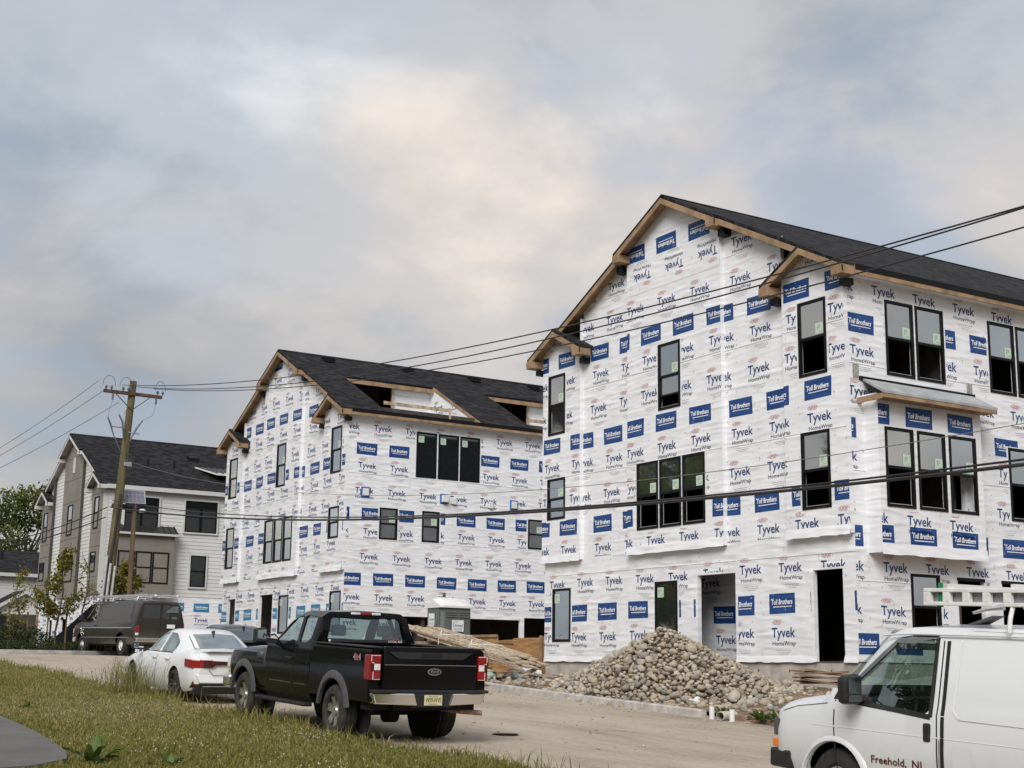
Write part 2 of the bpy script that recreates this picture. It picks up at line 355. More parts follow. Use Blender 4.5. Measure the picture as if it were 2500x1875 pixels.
# kerb along the site, stone by stone
kroot = empty('kerb', (0,0,0)); tag(kroot, kind='structure')
def kerb_run(pts, seg=2.1, w=.16, h=.16, root=kroot):
    P = [Vector((x, y, 0)) for x, y in pts]; path = [P[0]]; 
    d = [0]
    for a, b in zip(P[:-1], P[1:]): d.append(d[-1]+(b-a).length)
    def pt(s):
        for i in range(len(P)-1):
            if s <= d[i+1] or i == len(P)-2: return P[i].lerp(P[i+1], (s-d[i])/(d[i+1]-d[i]))
    n = max(1, int(d[-1]/seg)); 
    for k in range(n):
        s0, s1 = d[-1]*k/n+.008, d[-1]*(k+1)/n-.008; m = MB(); sub = 3; secs = []
        for j in range(sub+1):
            s = s0+(s1-s0)*j/sub; c = pt(s); t = (pt(min(s+.05, d[-1]))-pt(max(s-.05, 0))).normalized(); nrm = Vector((t.y, -t.x, 0)); z = zr(c.y); r_ = .03
            jit = random.uniform(-.004, .004)
            sec = [(0,-.1),(0+.01,h-r_),(r_,h),(w-r_,h),(w,h-r_),(w,-.1)]
            secs.append([Vector((c.x, c.y, z+jit))+nrm*a+Vector((0,0,b)) for a, b in sec])
        V = [q for sc in secs for q in sc]; q = 6
        F = [(j*q+i, j*q+i+1, (j+1)*q+i+1, (j+1)*q+i) for j in range(sub) for i in range(q-1)]+[tuple(range(q)), tuple(sub*q+i for i in range(q))]
        m.poly(V, F); m.build('kerb_stone', 'kerb', root, smooth=35)
kerb_run([(21.6,40.5),(20.75,36.5),(20.35,34),(20.0,31.5),(19.85,29),(19.75,23.6)])
kroot2 = empty('kerb', (0,0,0)); tag(kroot2, kind='structure')
kerb_run([(7.5,52.4),(12.1,53.4),(15.1,54.9),(18.6,57.4),(21.5,59.5)][::-1], 2.4, root=kroot2)
# planting bed behind the far kerb
bp = [(5,52.1),(7.5,52.5),(12.1,53.55),(15.0,55.0),(18.5,57.5),(21.4,59.6),(22.2,64),(22.2,76.5),(5,80)]
mb = MB(); ctr = (14,66)
for a, b in zip(bp, bp[1:]+bp[:1]):
    for k in range(4):
        f0, f1 = k/4, (k+1)/4
        L4 = lambda p, f: (ctr[0]+(p[0]-ctr[0])*f, ctr[1]+(p[1]-ctr[1])*f)
        q = [L4(a,f0), L4(b,f0), L4(b,f1), L4(a,f1)]
        if k == 0: q = [q[0], q[3-1], q[3]]
        mb.face([(x, y, zr(y)+.13+.05*wob(x,y)*(f1 < 1)) for x, y in q])
tag(mb.build('planting_bed', 'mulch', smooth=40), kind='structure')
# manhole-like valve cover on the road, off-cuts of dirt
mb = MB().lathe([(0,0),(0,.22),(.012,.22),(.014,.16),(.014,0)], 20, 'z'); o = mb.build('valve_cover', 'black_frame'); o.location = (12.9, 20.6, zr(20.6)+.008)
tag(o, 'small round dark iron cover set in the road behind the pickup', 'valve cover')
# ------------------------------------------------------------------ house wrap print
NAVY, TXT_, RED, GREY, BLUE, TEAL, WHITE = range(7)
PRINT_MATS = ['print_navy','print_text','print_red','print_grey','print_blue','print_teal','print_white']
def sh(tris, dx, dy): return [[(p[0]+dx, p[1]+dy) for p in t] for t in tris]
def rectpoly(x0, x1, z0, z1): return [(x0,z0),(x1,z0),(x1,z1),(x0,z1)]
def ellipse(cx, cz, a, b, n=12): return [(cx+a*math.cos(2*math.pi*k/n), cz+b*math.sin(2*math.pi*k/n)) for k in range(n)]
def tpl_tyvek():
    T = []
    T += [(NAVY, t) for t in sh(text2d('Tyvek', .82, .235, .018), 0, -.235)]
    T += [(TXT_, t) for t in sh(text2d('HomeWrap', .80, .102, .012), .03, -.43)]
    T += [(RED, t) for t in sh(text2d('DUPONT', .30, .082, .01), .05, .075)]
    T += [(RED, ellipse(.02, .115, .014, .014, 6)), (RED, ellipse(.38, .115, .014, .014, 6))]
    T += [(RED, rectpoly(.09,.31,.062,.068)), (RED, rectpoly(.09,.31,.164,.170))]
    for j, (a, b) in enumerate(((.14,.70),(.20,.66),(.28,.58))):
        x = a
        while x < b: w = random.uniform(.03,.09); T.append((GREY, rectpoly(x, min(x+w, b), -.555-.045*j, -.540-.045*j))); x += w+.014
    return T
def tpl_toll(c):
    T = [(c, rectpoly(0,.91,-.2375,.2375))]; U = [(WHITE, t) for t in sh(text2d('Toll Brothers', .74, .125, .026, .18), .08, -.02)]
    U += [(WHITE, rectpoly(.14,.80,-.085,-.066)), (WHITE, ellipse(.085,.10,.03,.016,8))]
    return T, U
TY = tpl_tyvek(); TOLL = tpl_toll(BLUE); TOLL_T = tpl_toll(TEAL)
def rot180(T, w): return [(m, [(w-p[0], -p[1]) for p in t]) for m, t in T]
def sheet_prints(u0, u1, z_toll, ph, flip=False, teal=False, rows=('toll','t1','t2')):
    """all prints of one roll of wrap between u0 and u1: list of (layer, mat, poly)"""
    out = []; k0 = math.floor((u0-ph)/1.45)-1; k1 = math.ceil((u1-ph)/1.45)+1; TL = TOLL_T if teal else TOLL
    for k in range(k0, k1):
        u = ph+1.45*k
        def put(T, dx, dz, w, layer):
            if flip: T = rot180(T, w); dz = -dz
            for m, t in T: out.append((layer, m, [(p[0]+u+dx, p[1]+z_toll+dz) for p in t]))
        if 'toll' in rows: put(TL[0], 0, 0, .91, 0); put(TL[1], 0, 0, .91, 1)
        if 't1' in rows: put(TY, .08, -.555, .82, 0)
        if 't2' in rows: put(TY, -.02, -1.575, .82, 0)
    return out
class Face:
    """a wall plane of a house: u along the wall (reading direction), z up, outward offset"""
    def __init__(s, root, kind, y0=0): s.root = root; s.kind = kind; s.y0 = y0
    def P(s, u, z, off=0):
        return (-off, -u, z) if s.kind == 'gable' else (u, s.y0-off, z)
    def panel(s, poly, holes, prints, off=0.0, mat='wrap', name='wrap_panel', pname='wrap_print', depth=.12, jamb=True, seams=()):
        xs = [p[0] for p in poly]; zs = [p[1] for p in poly]
        hs = [h for h in holes if h[1] > min(xs) and h[0] < max(xs) and h[3] > min(zs) and h[2] < max(zs)]
        pieces = [poly]
        for h in hs: pieces = subtract(pieces, rect_hp(h), h)
        mb = MB()
        for p in pieces: mb.face([s.P(a, b, off) for a, b in p])
        for h in hs:                                     # wrapped reveals
            a, b, c, d = h
            for q in (((a,c),(a,d)), ((b,c),(b,d)), ((a,d),(b,d)), ((a,c),(b,c))):
                mb.face([s.P(*q[0],off), s.P(*q[1],off), s.P(*q[1],off-depth), s.P(*q[0],off-depth)])
        o = mb.build(name, mat, s.root, recalc=False)
        if prints:
            hp = halfplanes(poly); pm = MB()
            for layer, m, t in prints:
                tx = [q[0] for q in t]; tz = [q[1] for q in t]
                if max(tx) < min(xs) or min(tx) > max(xs) or max(tz) < min(zs) or min(tz) > max(zs): continue
                t = intersect([(a+.012*math.sin(3*b+a), b+.018*math.sin(.9*a+2.1*b+s.y0)) for a, b in t], hp)
                if not t: continue
                ts = [t]
                for h in hs: ts = subtract(ts, rect_hp((h[0]-.09,h[1]+.09,h[2]-.10,h[3]+.05)), (h[0]-.09,h[1]+.09,h[2]-.10,h[3]+.05))
                for q in ts: pm.face([s.P(a, b, off+.003+.003*layer) for a, b in q], m)
            if pm.f: pm.build(pname, PRINT_MATS, o, recalc=False)
            nm = MB(); nn = int((max(xs)-min(xs))*(max(zs)-min(zs))*4.5)     # cap nails
            for _ in range(nn):
                a = random.uniform(min(xs), max(xs)); a = round(a/.4)*.4+random.gauss(0,.03); b = random.uniform(min(zs), max(zs)); r_ = .013
                q = intersect([(a-r_,b-r_),(a+r_,b-r_),(a+r_,b+r_),(a-r_,b+r_)], hp)
                if len(q) == 4 and not any(h[0]-.05 < a < h[1]+.05 and h[2]-.05 < b < h[3]+.05 for h in hs): nm.face([s.P(c, d, off+.008) for c, d in q])
            if nm.f: nm.build('cap_nails', 'print_grey', o, recalc=False)['kind'] = 'stuff'
            for zs_ in seams:
                q = intersect([(min(xs),zs_-.012),(max(xs),zs_-.012),(max(xs),zs_),(min(xs),zs_)], hp)
                if len(q) >= 3:
                    qs = [q]
                    for h in hs: qs = subtract(qs, rect_hp(h), h)
                    sm = MB()
                    for q in qs: sm.prism([s.P(a, b+.018*math.sin(.9*a+2.1*b+s.y0)+.01*math.sin(5*a), off) for a, b in q], Vector(s.P(0,0,.012))-Vector(s.P(0,0,0)))
                    if sm.f: sm.build('wrap_seam', 'wrap', o)
        return o
    def boxf(s, mb, u0, u1, z0, z1, o0, o1, mi=0):
        a = s.P(u0,z0,o0); b = s.P(u1,z1,o1)
        return mb.box(min(a[0],b[0]),max(a[0],b[0]),min(a[1],b[1]),max(a[1],b[1]),z0,z1,mi)
    def window(s, u0, u1, z0, z1, off=0, mode='open', fw=.05, sticker=True, trim=None, pane='pane', mid=None):
        """single-hung window: frame, panes, factory sticker"""
        mb = MB(); o0, o1 = off-.06, off+.022
        zm = mid if mid else z0+(z1-z0)*.5
        for r in ((u0-.02,u0+fw,z0-.02,z1+.02),(u1-fw,u1+.02,z0-.02,z1+.02),(u0+fw,u1-fw,z1-fw,z1+.02),(u0+fw,u1-fw,z0-.02,z0+fw)): s.boxf(mb, *r, o0, o1)
        if mode != 'fixed': s.boxf(mb, u0+fw, u1-fw, zm-.035, zm+.03, o0+.005, o1-.006)
        w = mb.build('window', 'black_frame', s.root)
        def quad(name, a, b, c, d, o, mat): m = MB(); s.boxf(m, a, b, c, d, o-.004, o); return m.build(name, mat, w)
        quad('pane', u0+fw, u1-fw, zm+.03 if mode != 'fixed' else z0+fw, z1-fw, off-.012, pane)
        if mode == 'closed': quad('pane', u0+fw, u1-fw, z0+fw, zm-.035, off-.03, pane)
        if mode == 'half':   # lower sash slid up a little below the meeting rail
            m = MB(); zz = z0+(zm-z0)*.42; s.boxf(m, u0+fw, u1-fw, zz-.03, zz+.015, o0+.012, o1-.018); m.build('sash', 'black_frame', w)
            quad('pane', u0+fw, u1-fw, zz+.015, zm-.035, off-.03, pane)
        if mode in ('open','half'):
            m = MB(); s.boxf(m, u0+fw+.02, u1-fw-.02, z0+fw+.001, z0+fw+.016, off-.03, off-.005); m.build('sill_track', 'sash_metal', w)
        if sticker:
            su = u1-fw-.30; sz = zm+.06
            if mode == 'fixed': su = u0+fw+.03; sz = z1-fw-.36
            st = quad('sticker', su, su+.26, sz, sz+.27, off-.004, 'sticker')
            mk = MB()
            for t in sh(text2d('P', .11, .13, .01), su+.06, sz+.09): mk.face([s.P(a, b, off-.001) for a, b in t])
            mk.box(*( (lambda a, b: (min(a[0],b[0]),max(a[0],b[0]),min(a[1],b[1]),max(a[1],b[1]),sz+.04,sz+.06))(s.P(su+.12,0,off-.0025), s.P(su+.23,0,off-.001))))
            mk.build('sticker_mark', 'sticker_mark', w, recalc=False)
        if trim:
            m = MB()
            for r in ((u0-.11,u0-.02,z0-.11,z1+.11),(u1+.02,u1+.11,z0-.11,z1+.11),(u0-.02,u1+.02,z1+.02,z1+.11),(u0-.02,u1+.02,z0-.11,z0-.02)): s.boxf(m, *r, off-.02, off+.035)
            m.build('window_trim', trim, w)
        return w
SL = .52; ZE = 9.53; RID = 6.5; W = 13.0
def rz(y): return ZE+SL*(y if y <= RID else W-y)
def roof_plate(name, root, x0, x1, ya, yb, mat='shingle', th=.10, lift=0.0, under='lumber', zf=rz):
    """sloped plate between y=ya and y=yb"""
    mb = MB(); za, zb = zf(ya)+lift, zf(yb)+lift
    mb.poly([(x0,ya,za),(x1,ya,za),(x1,yb,zb),(x0,yb,zb)], [(0,1,2,3)], 0)
    mb.poly([(x0,ya,za-th),(x1,ya,za-th),(x1,yb,zb-th),(x0,yb,zb-th)], [(3,2,1,0)], 1)
    mb.poly([(x0,ya,za),(x1,ya,za),(x1,yb,zb),(x0,yb,zb),(x0,ya,za-th),(x1,ya,za-th),(x1,yb,zb-th),(x0,yb,zb-th)], [(0,4,5,1),(1,5,6,2),(2,6,7,3),(3,7,4,0)], 0)
    return mb.build(name, [mat, under], root, uvproj=lambda c: (c.x, c.y*1.13))
def rake(root, x, ya, yb, zf, w=.05, h=.165, mat='lumber', drop=.10, name='rake_board'):
    mb = MB(); za, zb = zf(ya)-drop, zf(yb)-drop
    mb.prism([(x,ya,za),(x,yb,zb),(x,yb,zb-h),(x,ya,za-h)], (w,0,0)); return mb.build(name, mat, root, bevel=.004)
def return_box(root, x0, x1, y0, y1, z1, h=.22, mat='lumber'):
    return boxobj('rake_return', mat, (x0,x1,y0,y1,z1-h,z1), root, bevel=.005)
BAYS = [(0,2.12),(4.47,8.6),(10.98,13.0)]; RECS = [(2.12,4.47),(8.6,10.98)]
def small_gable(root, yap, sgn, fin, xf=-.52, zap=10.10, half=1.45):
    """little gable over a corner bay: only the slope away from the main roof is its own"""
    zf = lambda y: zap-SL*abs(y-yap)
    roof_plate('bay_roof', root, xf, .02, yap, yap+sgn*half, zf=zf, under=fin['under'])
    rake(root, xf-.015, yap, yap+sgn*half, zf, mat=fin['wood'])
    rake(root, xf-.015, yap, yap-sgn*half, zf, mat=fin['wood'])
    z = zf(yap+sgn*half)-.08
    for e in (yap+sgn*half, yap-sgn*half):
        d = 1 if e < yap else -1
        return_box(root, xf-.02, -.10, min(e, e+d*.36), max(e, e+d*.36), z-.0, mat=fin['wood'])
        if fin['raw']: boxobj('soffit_gap', 'black_frame', (xf+.26, -.004, min(e+d*.14, e+d*.36), max(e+d*.14, e+d*.36), z-.42, z-.262), root)
FIN_RAW = dict(wood='lumber', under='lumber', raw=True); 
def house(name, loc, L, spec):
    root = empty(name, loc); fin = spec['fin']; prints = spec.get('prints', True)
    G = Face(root, 'gable'); F = Face(root, 'long')
    # ---- gable walls
    gh = [(-b, -a, c, d) for (a, b, c, d) in spec['gable_holes']]
    rows = []
    if prints:
        for (zt, ph, teal) in spec['gable_rows']: rows += sheet_prints(-13.2, .2, zt, ph, teal=teal)
    low = rows
    if prints and spec.get('ground_row'):
        zt, ph, teal = spec['ground_row']; low = sheet_prints(-13.2, .2, zt, ph, teal=teal)+sheet_prints(-13.2, .2, zt+2.57, ph+.4, rows=('t2',))
    zb = spec.get('zbase', 0.0)
    if spec['walls'] == 'wrap':
        G.panel([(-13,zb),(0,zb),(0,3.0),(-13,3.0)], gh, low, seams=(2.55,))
        jit = spec.get('jit', (0,)*5)
        for i, (a, b) in enumerate(sorted(BAYS+RECS)):
            off = .13 if (a, b) in BAYS else 0.0
            z0 = 2.95 if off else 3.0
            if (a, b) == (4.47,8.6): top = [(-a, rz(a)), (-RID, rz(RID)), (-b, rz(b))]
            elif (a, b) == (0,2.12): top = [(0, 9.52), (-1.07, 10.08), (-2.12, 9.55)]
            elif (a, b) == (10.98,13.0): top = [(-10.98, 9.55), (-12.0, 10.08), (-13.0, 9.52)]
            else: top = [(-a, rz(a)), (-b, rz(b))]
            poly = [(-b, z0), (-a, z0)]+top
            pr = [(l, m, [(p[0]+jit[i], p[1]) for p in t]) for l, m, t in rows]
            if (a, b) == (4.47,8.6) and spec.get('flip'):
                cut = 10.42; lo = [q for t in [poly] for q in [intersect(t, [(0,1,cut)])]][0]; hi = intersect(poly, [(0,-1,-cut)])
                G.panel(lo, gh, pr, off, seams=[r_[0]-1.02 for r_ in spec['gable_rows']]); fl = sheet_prints(-9, -4, spec['flip'][0], spec['flip'][1], flip=True, rows=('toll','t2x'))
                fl += [(l, m, [(p[0], p[1]) for p in t]) for l, m, t in sheet_prints(-9, -4, spec['flip'][0]-1.43, spec['flip'][1]+.3, flip=True, rows=('t1',))]
                G.panel(hi, gh, fl, off+.006)
            else: G.panel(poly, gh, pr, off, seams=[r_[0]-1.02 for r_ in spec['gable_rows']])
            if off:
                mb = MB()
                mb.face([(0,a,z0),(-off,a,z0),(-off,a,max(9.4,rz(a)-.3)),(0,a,max(9.4,rz(a)-.3))])
                mb.face([(0,b,z0),(-off,b,z0),(-off,b,max(9.4,rz(b)-.3)),(0,b,max(9.4,rz(b)-.3))])
                mb.face([(0,a,z0),(-off,a,z0),(-off,b,z0),(0,b,z0)]); mb.build('wrap_return', 'wrap', root, recalc=False)
                # loose lower edge of the upper sheet
                n = 14; V = []
                for k in range(n+1):
                    y = a-.02+(b-a+.04)*k/n; s_ = .035+.02*math.sin(k*1.7+a)+random.uniform(0,.015)
                    V += [(-off-.006, y, z0+.20), (-off-.01-s_, y, z0-.035+random.uniform(-.012,.012))]
                MB().poly(V, [(2*k,2*k+1,2*k+3,2*k+2) for k in range(n)]).build('wrap_flap', 'wrap', root, smooth=60, recalc=False)
    # backing volume: far walls, floors, partitions (floors and partitions coloured dark for room shade)
    mb = MB(); mb.face([(L,0,zb),(L,13,zb),(L,13,ZE),(L,RID,rz(RID)),(L,0,ZE)]); mb.face([(0,13,zb),(L,13,zb),(L,13,ZE),(0,13,ZE)])
    mb.build('back_wall', 'wrap' if spec['walls'] == 'wrap' else 'siding_white', root, recalc=False)
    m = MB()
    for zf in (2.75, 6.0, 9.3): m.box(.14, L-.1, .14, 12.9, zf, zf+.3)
    m.box(.14, L-.1, .14, 12.9, zb-.05, zb+.02 if spec['walls'] == 'wrap' else zb); m.build('floor_deck', 'interior_shade', root)
    m = MB(); m.box(3.6, 3.75, .2, 12.8, 0, 9.3); m.box(4, L-.2, 4.6, 4.75, 0, 9.3); m.build('partition', 'interior_shade', root)
    # ---- windows on the gable
    for (a, b, c, d, mode, off) in spec['gable_windows']: G.window(-b, -a, c, d, off, mode, pane=spec.get('pane','pane'), trim=spec.get('trim_g'), sticker=spec.get('sticker', True))
    # ---- roof
    no = spec.get('notches', [])
    cuts = sorted([-.36]+[v for n_ in no for v in n_[:2]]+[L+.3])
    edges = list(zip(cuts[:-1], cuts[1:]))
    for (xa, xb) in edges:
        nn = [n_ for n_ in no if abs(n_[0]-xa) < 1e-6]
        roof_plate('roof_slope', root, xa, xb, nn[0][2] if nn else -.36, RID, under=fin['under'])
    roof_plate('roof_slope', root, -.36, L+.3, 13.36, RID, under=fin['under'])
    m = MB(); m.prism([(-.5,RID-.16,rz(RID)-.06),(-.5,RID,rz(RID)+.03),(-.5,RID+.16,rz(RID)-.06)], (L+.7,0,0)); m.build('ridge_cap', 'shingle', root, uvproj=lambda c: (c.x*.5, c.y))
    for (ya, yb) in ((4.22,RID),(8.78,RID)): roof_plate('roof_front', root, -.52, -.362, ya, yb, under=fin['under'])
    roof_plate('roof_front', root, -.52, -.362, -.36, 1.07, under=fin['under']); roof_plate('roof_front', root, -.52, -.362, 13.36, 11.93, under=fin['under'])
    rake(root, -.535, 4.22, RID, rz, mat=fin['wood']); rake(root, -.535, 8.78, RID, rz, mat=fin['wood'])
    rake(root, -.375, 1.05, 4.3, rz, mat=fin['wood']); rake(root, -.375, 11.95, 8.7, rz, mat=fin['wood'])
    for e, d in ((4.22,1),(8.78,-1)):
        return_box(root, -.54, -.14, min(e, e+d*.34), max(e, e+d*.34), rz(e)-.08, mat=fin['wood'])
        if fin['raw']: boxobj('soffit_gap', 'black_frame', (-.26,-.004,min(e-.10,e+.16),max(e-.10,e+.16),rz(e)-.54,rz(e)-.345), root)
    small_gable(root, 1.07, 1, fin); small_gable(root, 11.93, -1, fin)
    # eave board of the long side
    for (xa, xb) in edges:
        if not [n_ for n_ in no if abs(n_[0]-xa) < 1e-6]: pass
        boxobj('eave_board', fin['wood'], (xa+.002 if xa > 0 else -.1, xb-.004, -.395, -.355, 9.07, 9.30), root, bevel=.003)
    if fin['raw']: boxobj('drip_edge', 'black_frame', (-.1, L, -.41, -.397, 9.19, 9.33), root)
    m = MB(); m.face([(-.1,-.355,9.10),(L,-.355,9.10),(L,0,9.12),(-.1,0,9.12)]); m.build('soffit', fin['soffit'], root, recalc=False)
    return root, G, F
# ------------------------------------------------------------------ near wrapped townhouse (right)
FIN_RAW['soffit'] = 'wrap'
g3 = (6.87, 8.71); g2 = (3.61, 5.45); g2s = (4.25, 5.47); g1 = (.58, 2.12)
b1_gw = [(11.79,12.66,*g3,'open',.13),(6.20,7.13,*g3,'half',.13),(.61,1.53,*g3,'open',.13),
         (11.76,12.68,*g2s,'closed',.13),(7.21,8.13,*g2,'open',.13),(6.21,7.10,*g2,'open',.13),(5.21,6.10,*g2,'open',.13),(.60,1.53,*g2,'open',.13),
         (11.62,12.54,*g1,'fixed',0),(6.57,7.50,*g1,'fixed',0)]
b1_gh = [w[:4] for w in b1_gw]+[(4.20,5.70,0,2.23),(.43,1.40,0,2.15)]
B1, G, F = house('wrapped_townhouse', (24.33,23.69,.28), 24, dict(fin=FIN_RAW, walls='wrap', gable_holes=b1_gh, gable_windows=b1_gw,
    gable_rows=[(9.10,-3.55,False),(6.50,-4.335,False),(3.95,-3.42,False),(9.10+2.57,-4.2,False)], ground_row=(1.39,-2.96,False), flip=(11.65,-7.2), jit=(.05,0,-.04,.22,.1)))
tag(B1, 'large three-storey townhouse in white printed house wrap behind the stone pile, at right', 'building', 'wrapped townhouses under construction')
# long side
b1_lw = [(1.28,2.22,*g3,'open',0),(2.34,3.31,*g3,'open',0),(5.03,6.0,*g3,'open',0),(6.12,7.08,*g3,'open',0),(5.58,6.52,*g2,'open',0),(1.81,2.77,.56,2.07,'open',0),(3.43,4.39,.56,2.05,'hole',0),(5.05,6.02,.56,2.04,'hole',0),
         (9.0,9.93,*g3,'open',0),(10.07,11.0,*g3,'open',0),(9.2,10.13,*g2,'open',0),(12.9,13.83,*g3,'open',0),(13.97,14.9,*g3,'open',0),(13.4,14.33,*g2,'open',0),(17.2,18.13,*g3,'open',0),(18.27,19.2,*g3,'open',0),(17.6,18.53,*g2,'open',0),(9.2,10.13,.56,2.05,'open',0),(13.4,14.33,.56,2.05,'open',0)]
lh = [w[:4] for w in b1_lw]+[(.55,3.85,3.4,5.6)]
pr = sheet_prints(-.5, 24, 8.02, -.04)+sheet_prints(-.5, 24, 5.45, 5.05)+sheet_prints(-.5, 24, 2.89, 5.15)+sheet_prints(-.5, 24, 10.6, .85)+sheet_prints(-.5,24,.40,1.2)
F.panel([(0,0),(24,0),(24,9.12),(0,9.12)], lh, pr, seams=(7.0,4.43,1.87))
for (a, b, c, d, mode, off) in b1_lw:
    if mode != 'hole': F.window(a, b, c, d, off, mode)
    else:
        m = MB(); F.boxf(m, a-.02, b+.02, d-.06, d+.02, -.06, .022); m.build('window', 'black_frame', B1)
# box bay on the long side
bo = .45
bw = [(.64,1.56,3.59,5.44),(1.73,2.66,3.59,5.44),(2.83,3.76,3.59,5.44)]
F.panel([(.42,2.5),(4.0,2.5),(4.0,6.25),(.42,6.25)], bw, sheet_prints(0,5,5.75,1.35,rows=('toll',))+sheet_prints(0,5,2.88,2.8,rows=('toll',))+sheet_prints(0,5,7.7,.9,rows=('t1',))+sheet_prints(0,5,4.97,1.3,rows=('t2',)), bo)
m = MB(); m.face([(.42,0,2.5),(.42,-bo,2.5),(.42,-bo,6.25),(.42,0,6.25)]); m.face([(4.0,0,2.5),(4.0,-bo,2.5),(4.0,-bo,6.25),(4.0,0,6.25)]); m.face([(.42,0,2.5),(4.0,0,2.5),(4.0,-bo,2.5),(.42,-bo,2.5)]); m.build('bay_return', 'wrap', B1, recalc=False)
for (a, b, c, d) in bw: F.window(a, b, c, d, bo, 'open')
# bay flap
V = []
for k in range(15):
    x = .40+3.62*k/14; V += [(x, -bo-.006, 2.72), (x, -bo-.02-.03*abs(math.sin(k*1.3)), 2.455+random.uniform(-.015,.015))]
MB().poly(V, [(2*k,2*k+1,2*k+3,2*k+2) for k in range(14)]).build('wrap_flap', 'wrap', B1, smooth=60, recalc=False)
# bay canopy: underlayment skin over a wood frame
plain('underlay', (.36,.37,.38), .6, .15, 3, .2, 20)
m = MB(); t = .05
m.poly([(.40,-.02,6.66),(4.28,-.02,6.66),(4.18,-.86,6.22),(.18,-.86,6.22),(.40,-.02,6.60),(4.28,-.02,6.60),(4.18,-.86,6.16),(.18,-.86,6.16)], [(0,1,2,3),(7,6,5,4),(3,2,6,7),(0,3,7,4),(1,5,6,2)]); m.build('bay_canopy', 'underlay', B1)
boxobj('canopy_fascia', 'lumber', (.2,4.17,-.85,-.81,6.06,6.16), B1, bevel=.003); boxobj('canopy_fascia', 'lumber', (.2,.24,-.808,-.02,6.03,6.16), B1, bevel=.003)
boxobj('canopy_soffit', 'lumber_old', (.25,4.15,-.80,-.46,6.08,6.10), B1)
boxobj('flashing', 'black_frame', (.30,4.36,-.05,-.012,6.61,6.70), B1)
for x in (.10, 4.1): boxobj('flashing_tape', 'tape', (x,x+.20,-.016,-.008,6.66,6.98), B1)
# porch recess behind the wide opening, jamb stud in the door opening
m = Face(B1, 'gable'); m.panel([(-8.2,0),(-3.1,0),(-3.1,2.7),(-8.2,2.7)], [], sheet_prints(-8.2,-3.1,1.25,-5.1)+sheet_prints(-8.2,-3.1,3.85,-5.6), -1.25, name='porch_wall')
boxobj('porch_floor', 'concrete', (.02,1.25,3.1,8.2,-.04,.0), B1)
boxobj('stud', 'lumber_pale', (.7,.74,.55,.64,0,2.7), B1); boxobj('stud', 'lumber_pale', (1.2,1.24,.95,1.04,0,2.7), B1); boxobj('door_leaf', 'interior_shade', (.9,.95,.2,.5,0,2.1), B1)
# foundation
m = MB(); m.box(.03, 24, .03, 4.15, -.75, -.02); m.box(.03, 24, 5.75, 12.97, -.75, -.02); m.box(.55, 24, 4.15, 5.75, -.75, -.05); f = m.build('foundation', 'concrete', B1)
for y in (.9, 2.3, 3.4, 7.2, 9.0): boxobj('form_tie', 'black_frame', (.018,.028,y,y+.025,-.24,-.19), f)
# wrap skirt hanging over the foundation
V = []
for k in range(60):
    y = 13*k/59; V += [(-.004, y, .14), (-.03-.02*math.sin(k*.9)**2, y, -.02+random.uniform(-.015,.02))]
MB().poly(V, [(2*k,2*k+1,2*k+3,2*k+2) for k in range(59) if not (4.15 < 13*(k+.5)/59 < 5.75 or .4 < 13*(k+.5)/59 < 1.42)]).build('wrap_skirt', 'wrap', B1, smooth=60, recalc=False)

# ------------------------------------------------------------------ second wrapped townhouse (middle), roof decks cut into the slope
b2_gw = [(11.6,12.55,*g3,'closed',.13),(5.99,6.92,*g3,'closed',.13),(.40,1.33,*g3,'closed',.13),(.44,1.35,*g2s,'closed',.13),(4.99,5.89,*g2,'closed',.13),(6.01,6.91,*g2,'closed',.13),(7.03,7.96,*g2,'closed',.13),
         (11.62,12.56,*g2,'closed',.13),(5.34,6.32,.58,2.14,'fixed',0),(.26,1.22,.58,2.13,'fixed',0)]
b2_gh = [w[:4] for w in b2_gw]+[(11.38,12.28,0,2.19),(7.05,8.5,0,2.25)]
NOT = [(1.45,5.90,3.85),(8.55,13.0,3.85)]
B2, G2, F2 = house('wrapped_townhouse', (24.30,50.87,.81), 32, dict(fin=FIN_RAW, walls='wrap', gable_holes=b2_gh, gable_windows=b2_gw, zbase=-.9,
    gable_rows=[(9.80,-3.98,False),(7.30,-5.08,False),(4.71,-4.52,False),(12.37,-3.4,False)], ground_row=(1.42,-10.27,True), jit=(.1,0,.06,-.1,.2), notches=NOT))
tag(B2, 'second white-wrapped townhouse further back, with open decks cut into its dark roof', 'building', 'wrapped townhouses under construction')
m = Face(B2, 'gable'); m.panel([(-9.5,-.9),(-6.4,-.9),(-6.4,2.7),(-9.5,2.7)], [], sheet_prints(-9.5,-6.4,1.1,-8.3), -1.3, name='porch_wall')
b2_lw = [(1.48,2.25,*g2s,'closed',0),(3.42,4.18,*g2s,'closed',0),(8.56,9.34,*g2s,'closed',0),(3.07,3.98,*g3,'fixed',0),(4.10,5.03,*g3,'fixed',0),(5.14,6.06,*g3,'fixed',0)]
lh = [w[:4] for w in b2_lw]+[(2.3,8.2,-1.0,1.22),(8.4,14,-1.0,1.33)]
pr = sheet_prints(-.5,32,7.81,.36)+sheet_prints(-.5,32,5.2,.67)+sheet_prints(-.5,32,2.61,1.26)+sheet_prints(-.5,32,10.38,1.10,rows=('t2',))
F2.panel([(0,-.9),(32,-.9),(32,9.12),(0,9.12)], lh, pr, seams=(6.79,4.18,1.6))
for (a, b, c, d, mode, off) in b2_lw: F2.window(a, b, c, d, off, mode, pane='pane' if mode == 'closed' else 'pane_dark')
boxobj('window_liner', 'wrap', (3.0,6.1,.115,.12,6.75,8.8), B2)
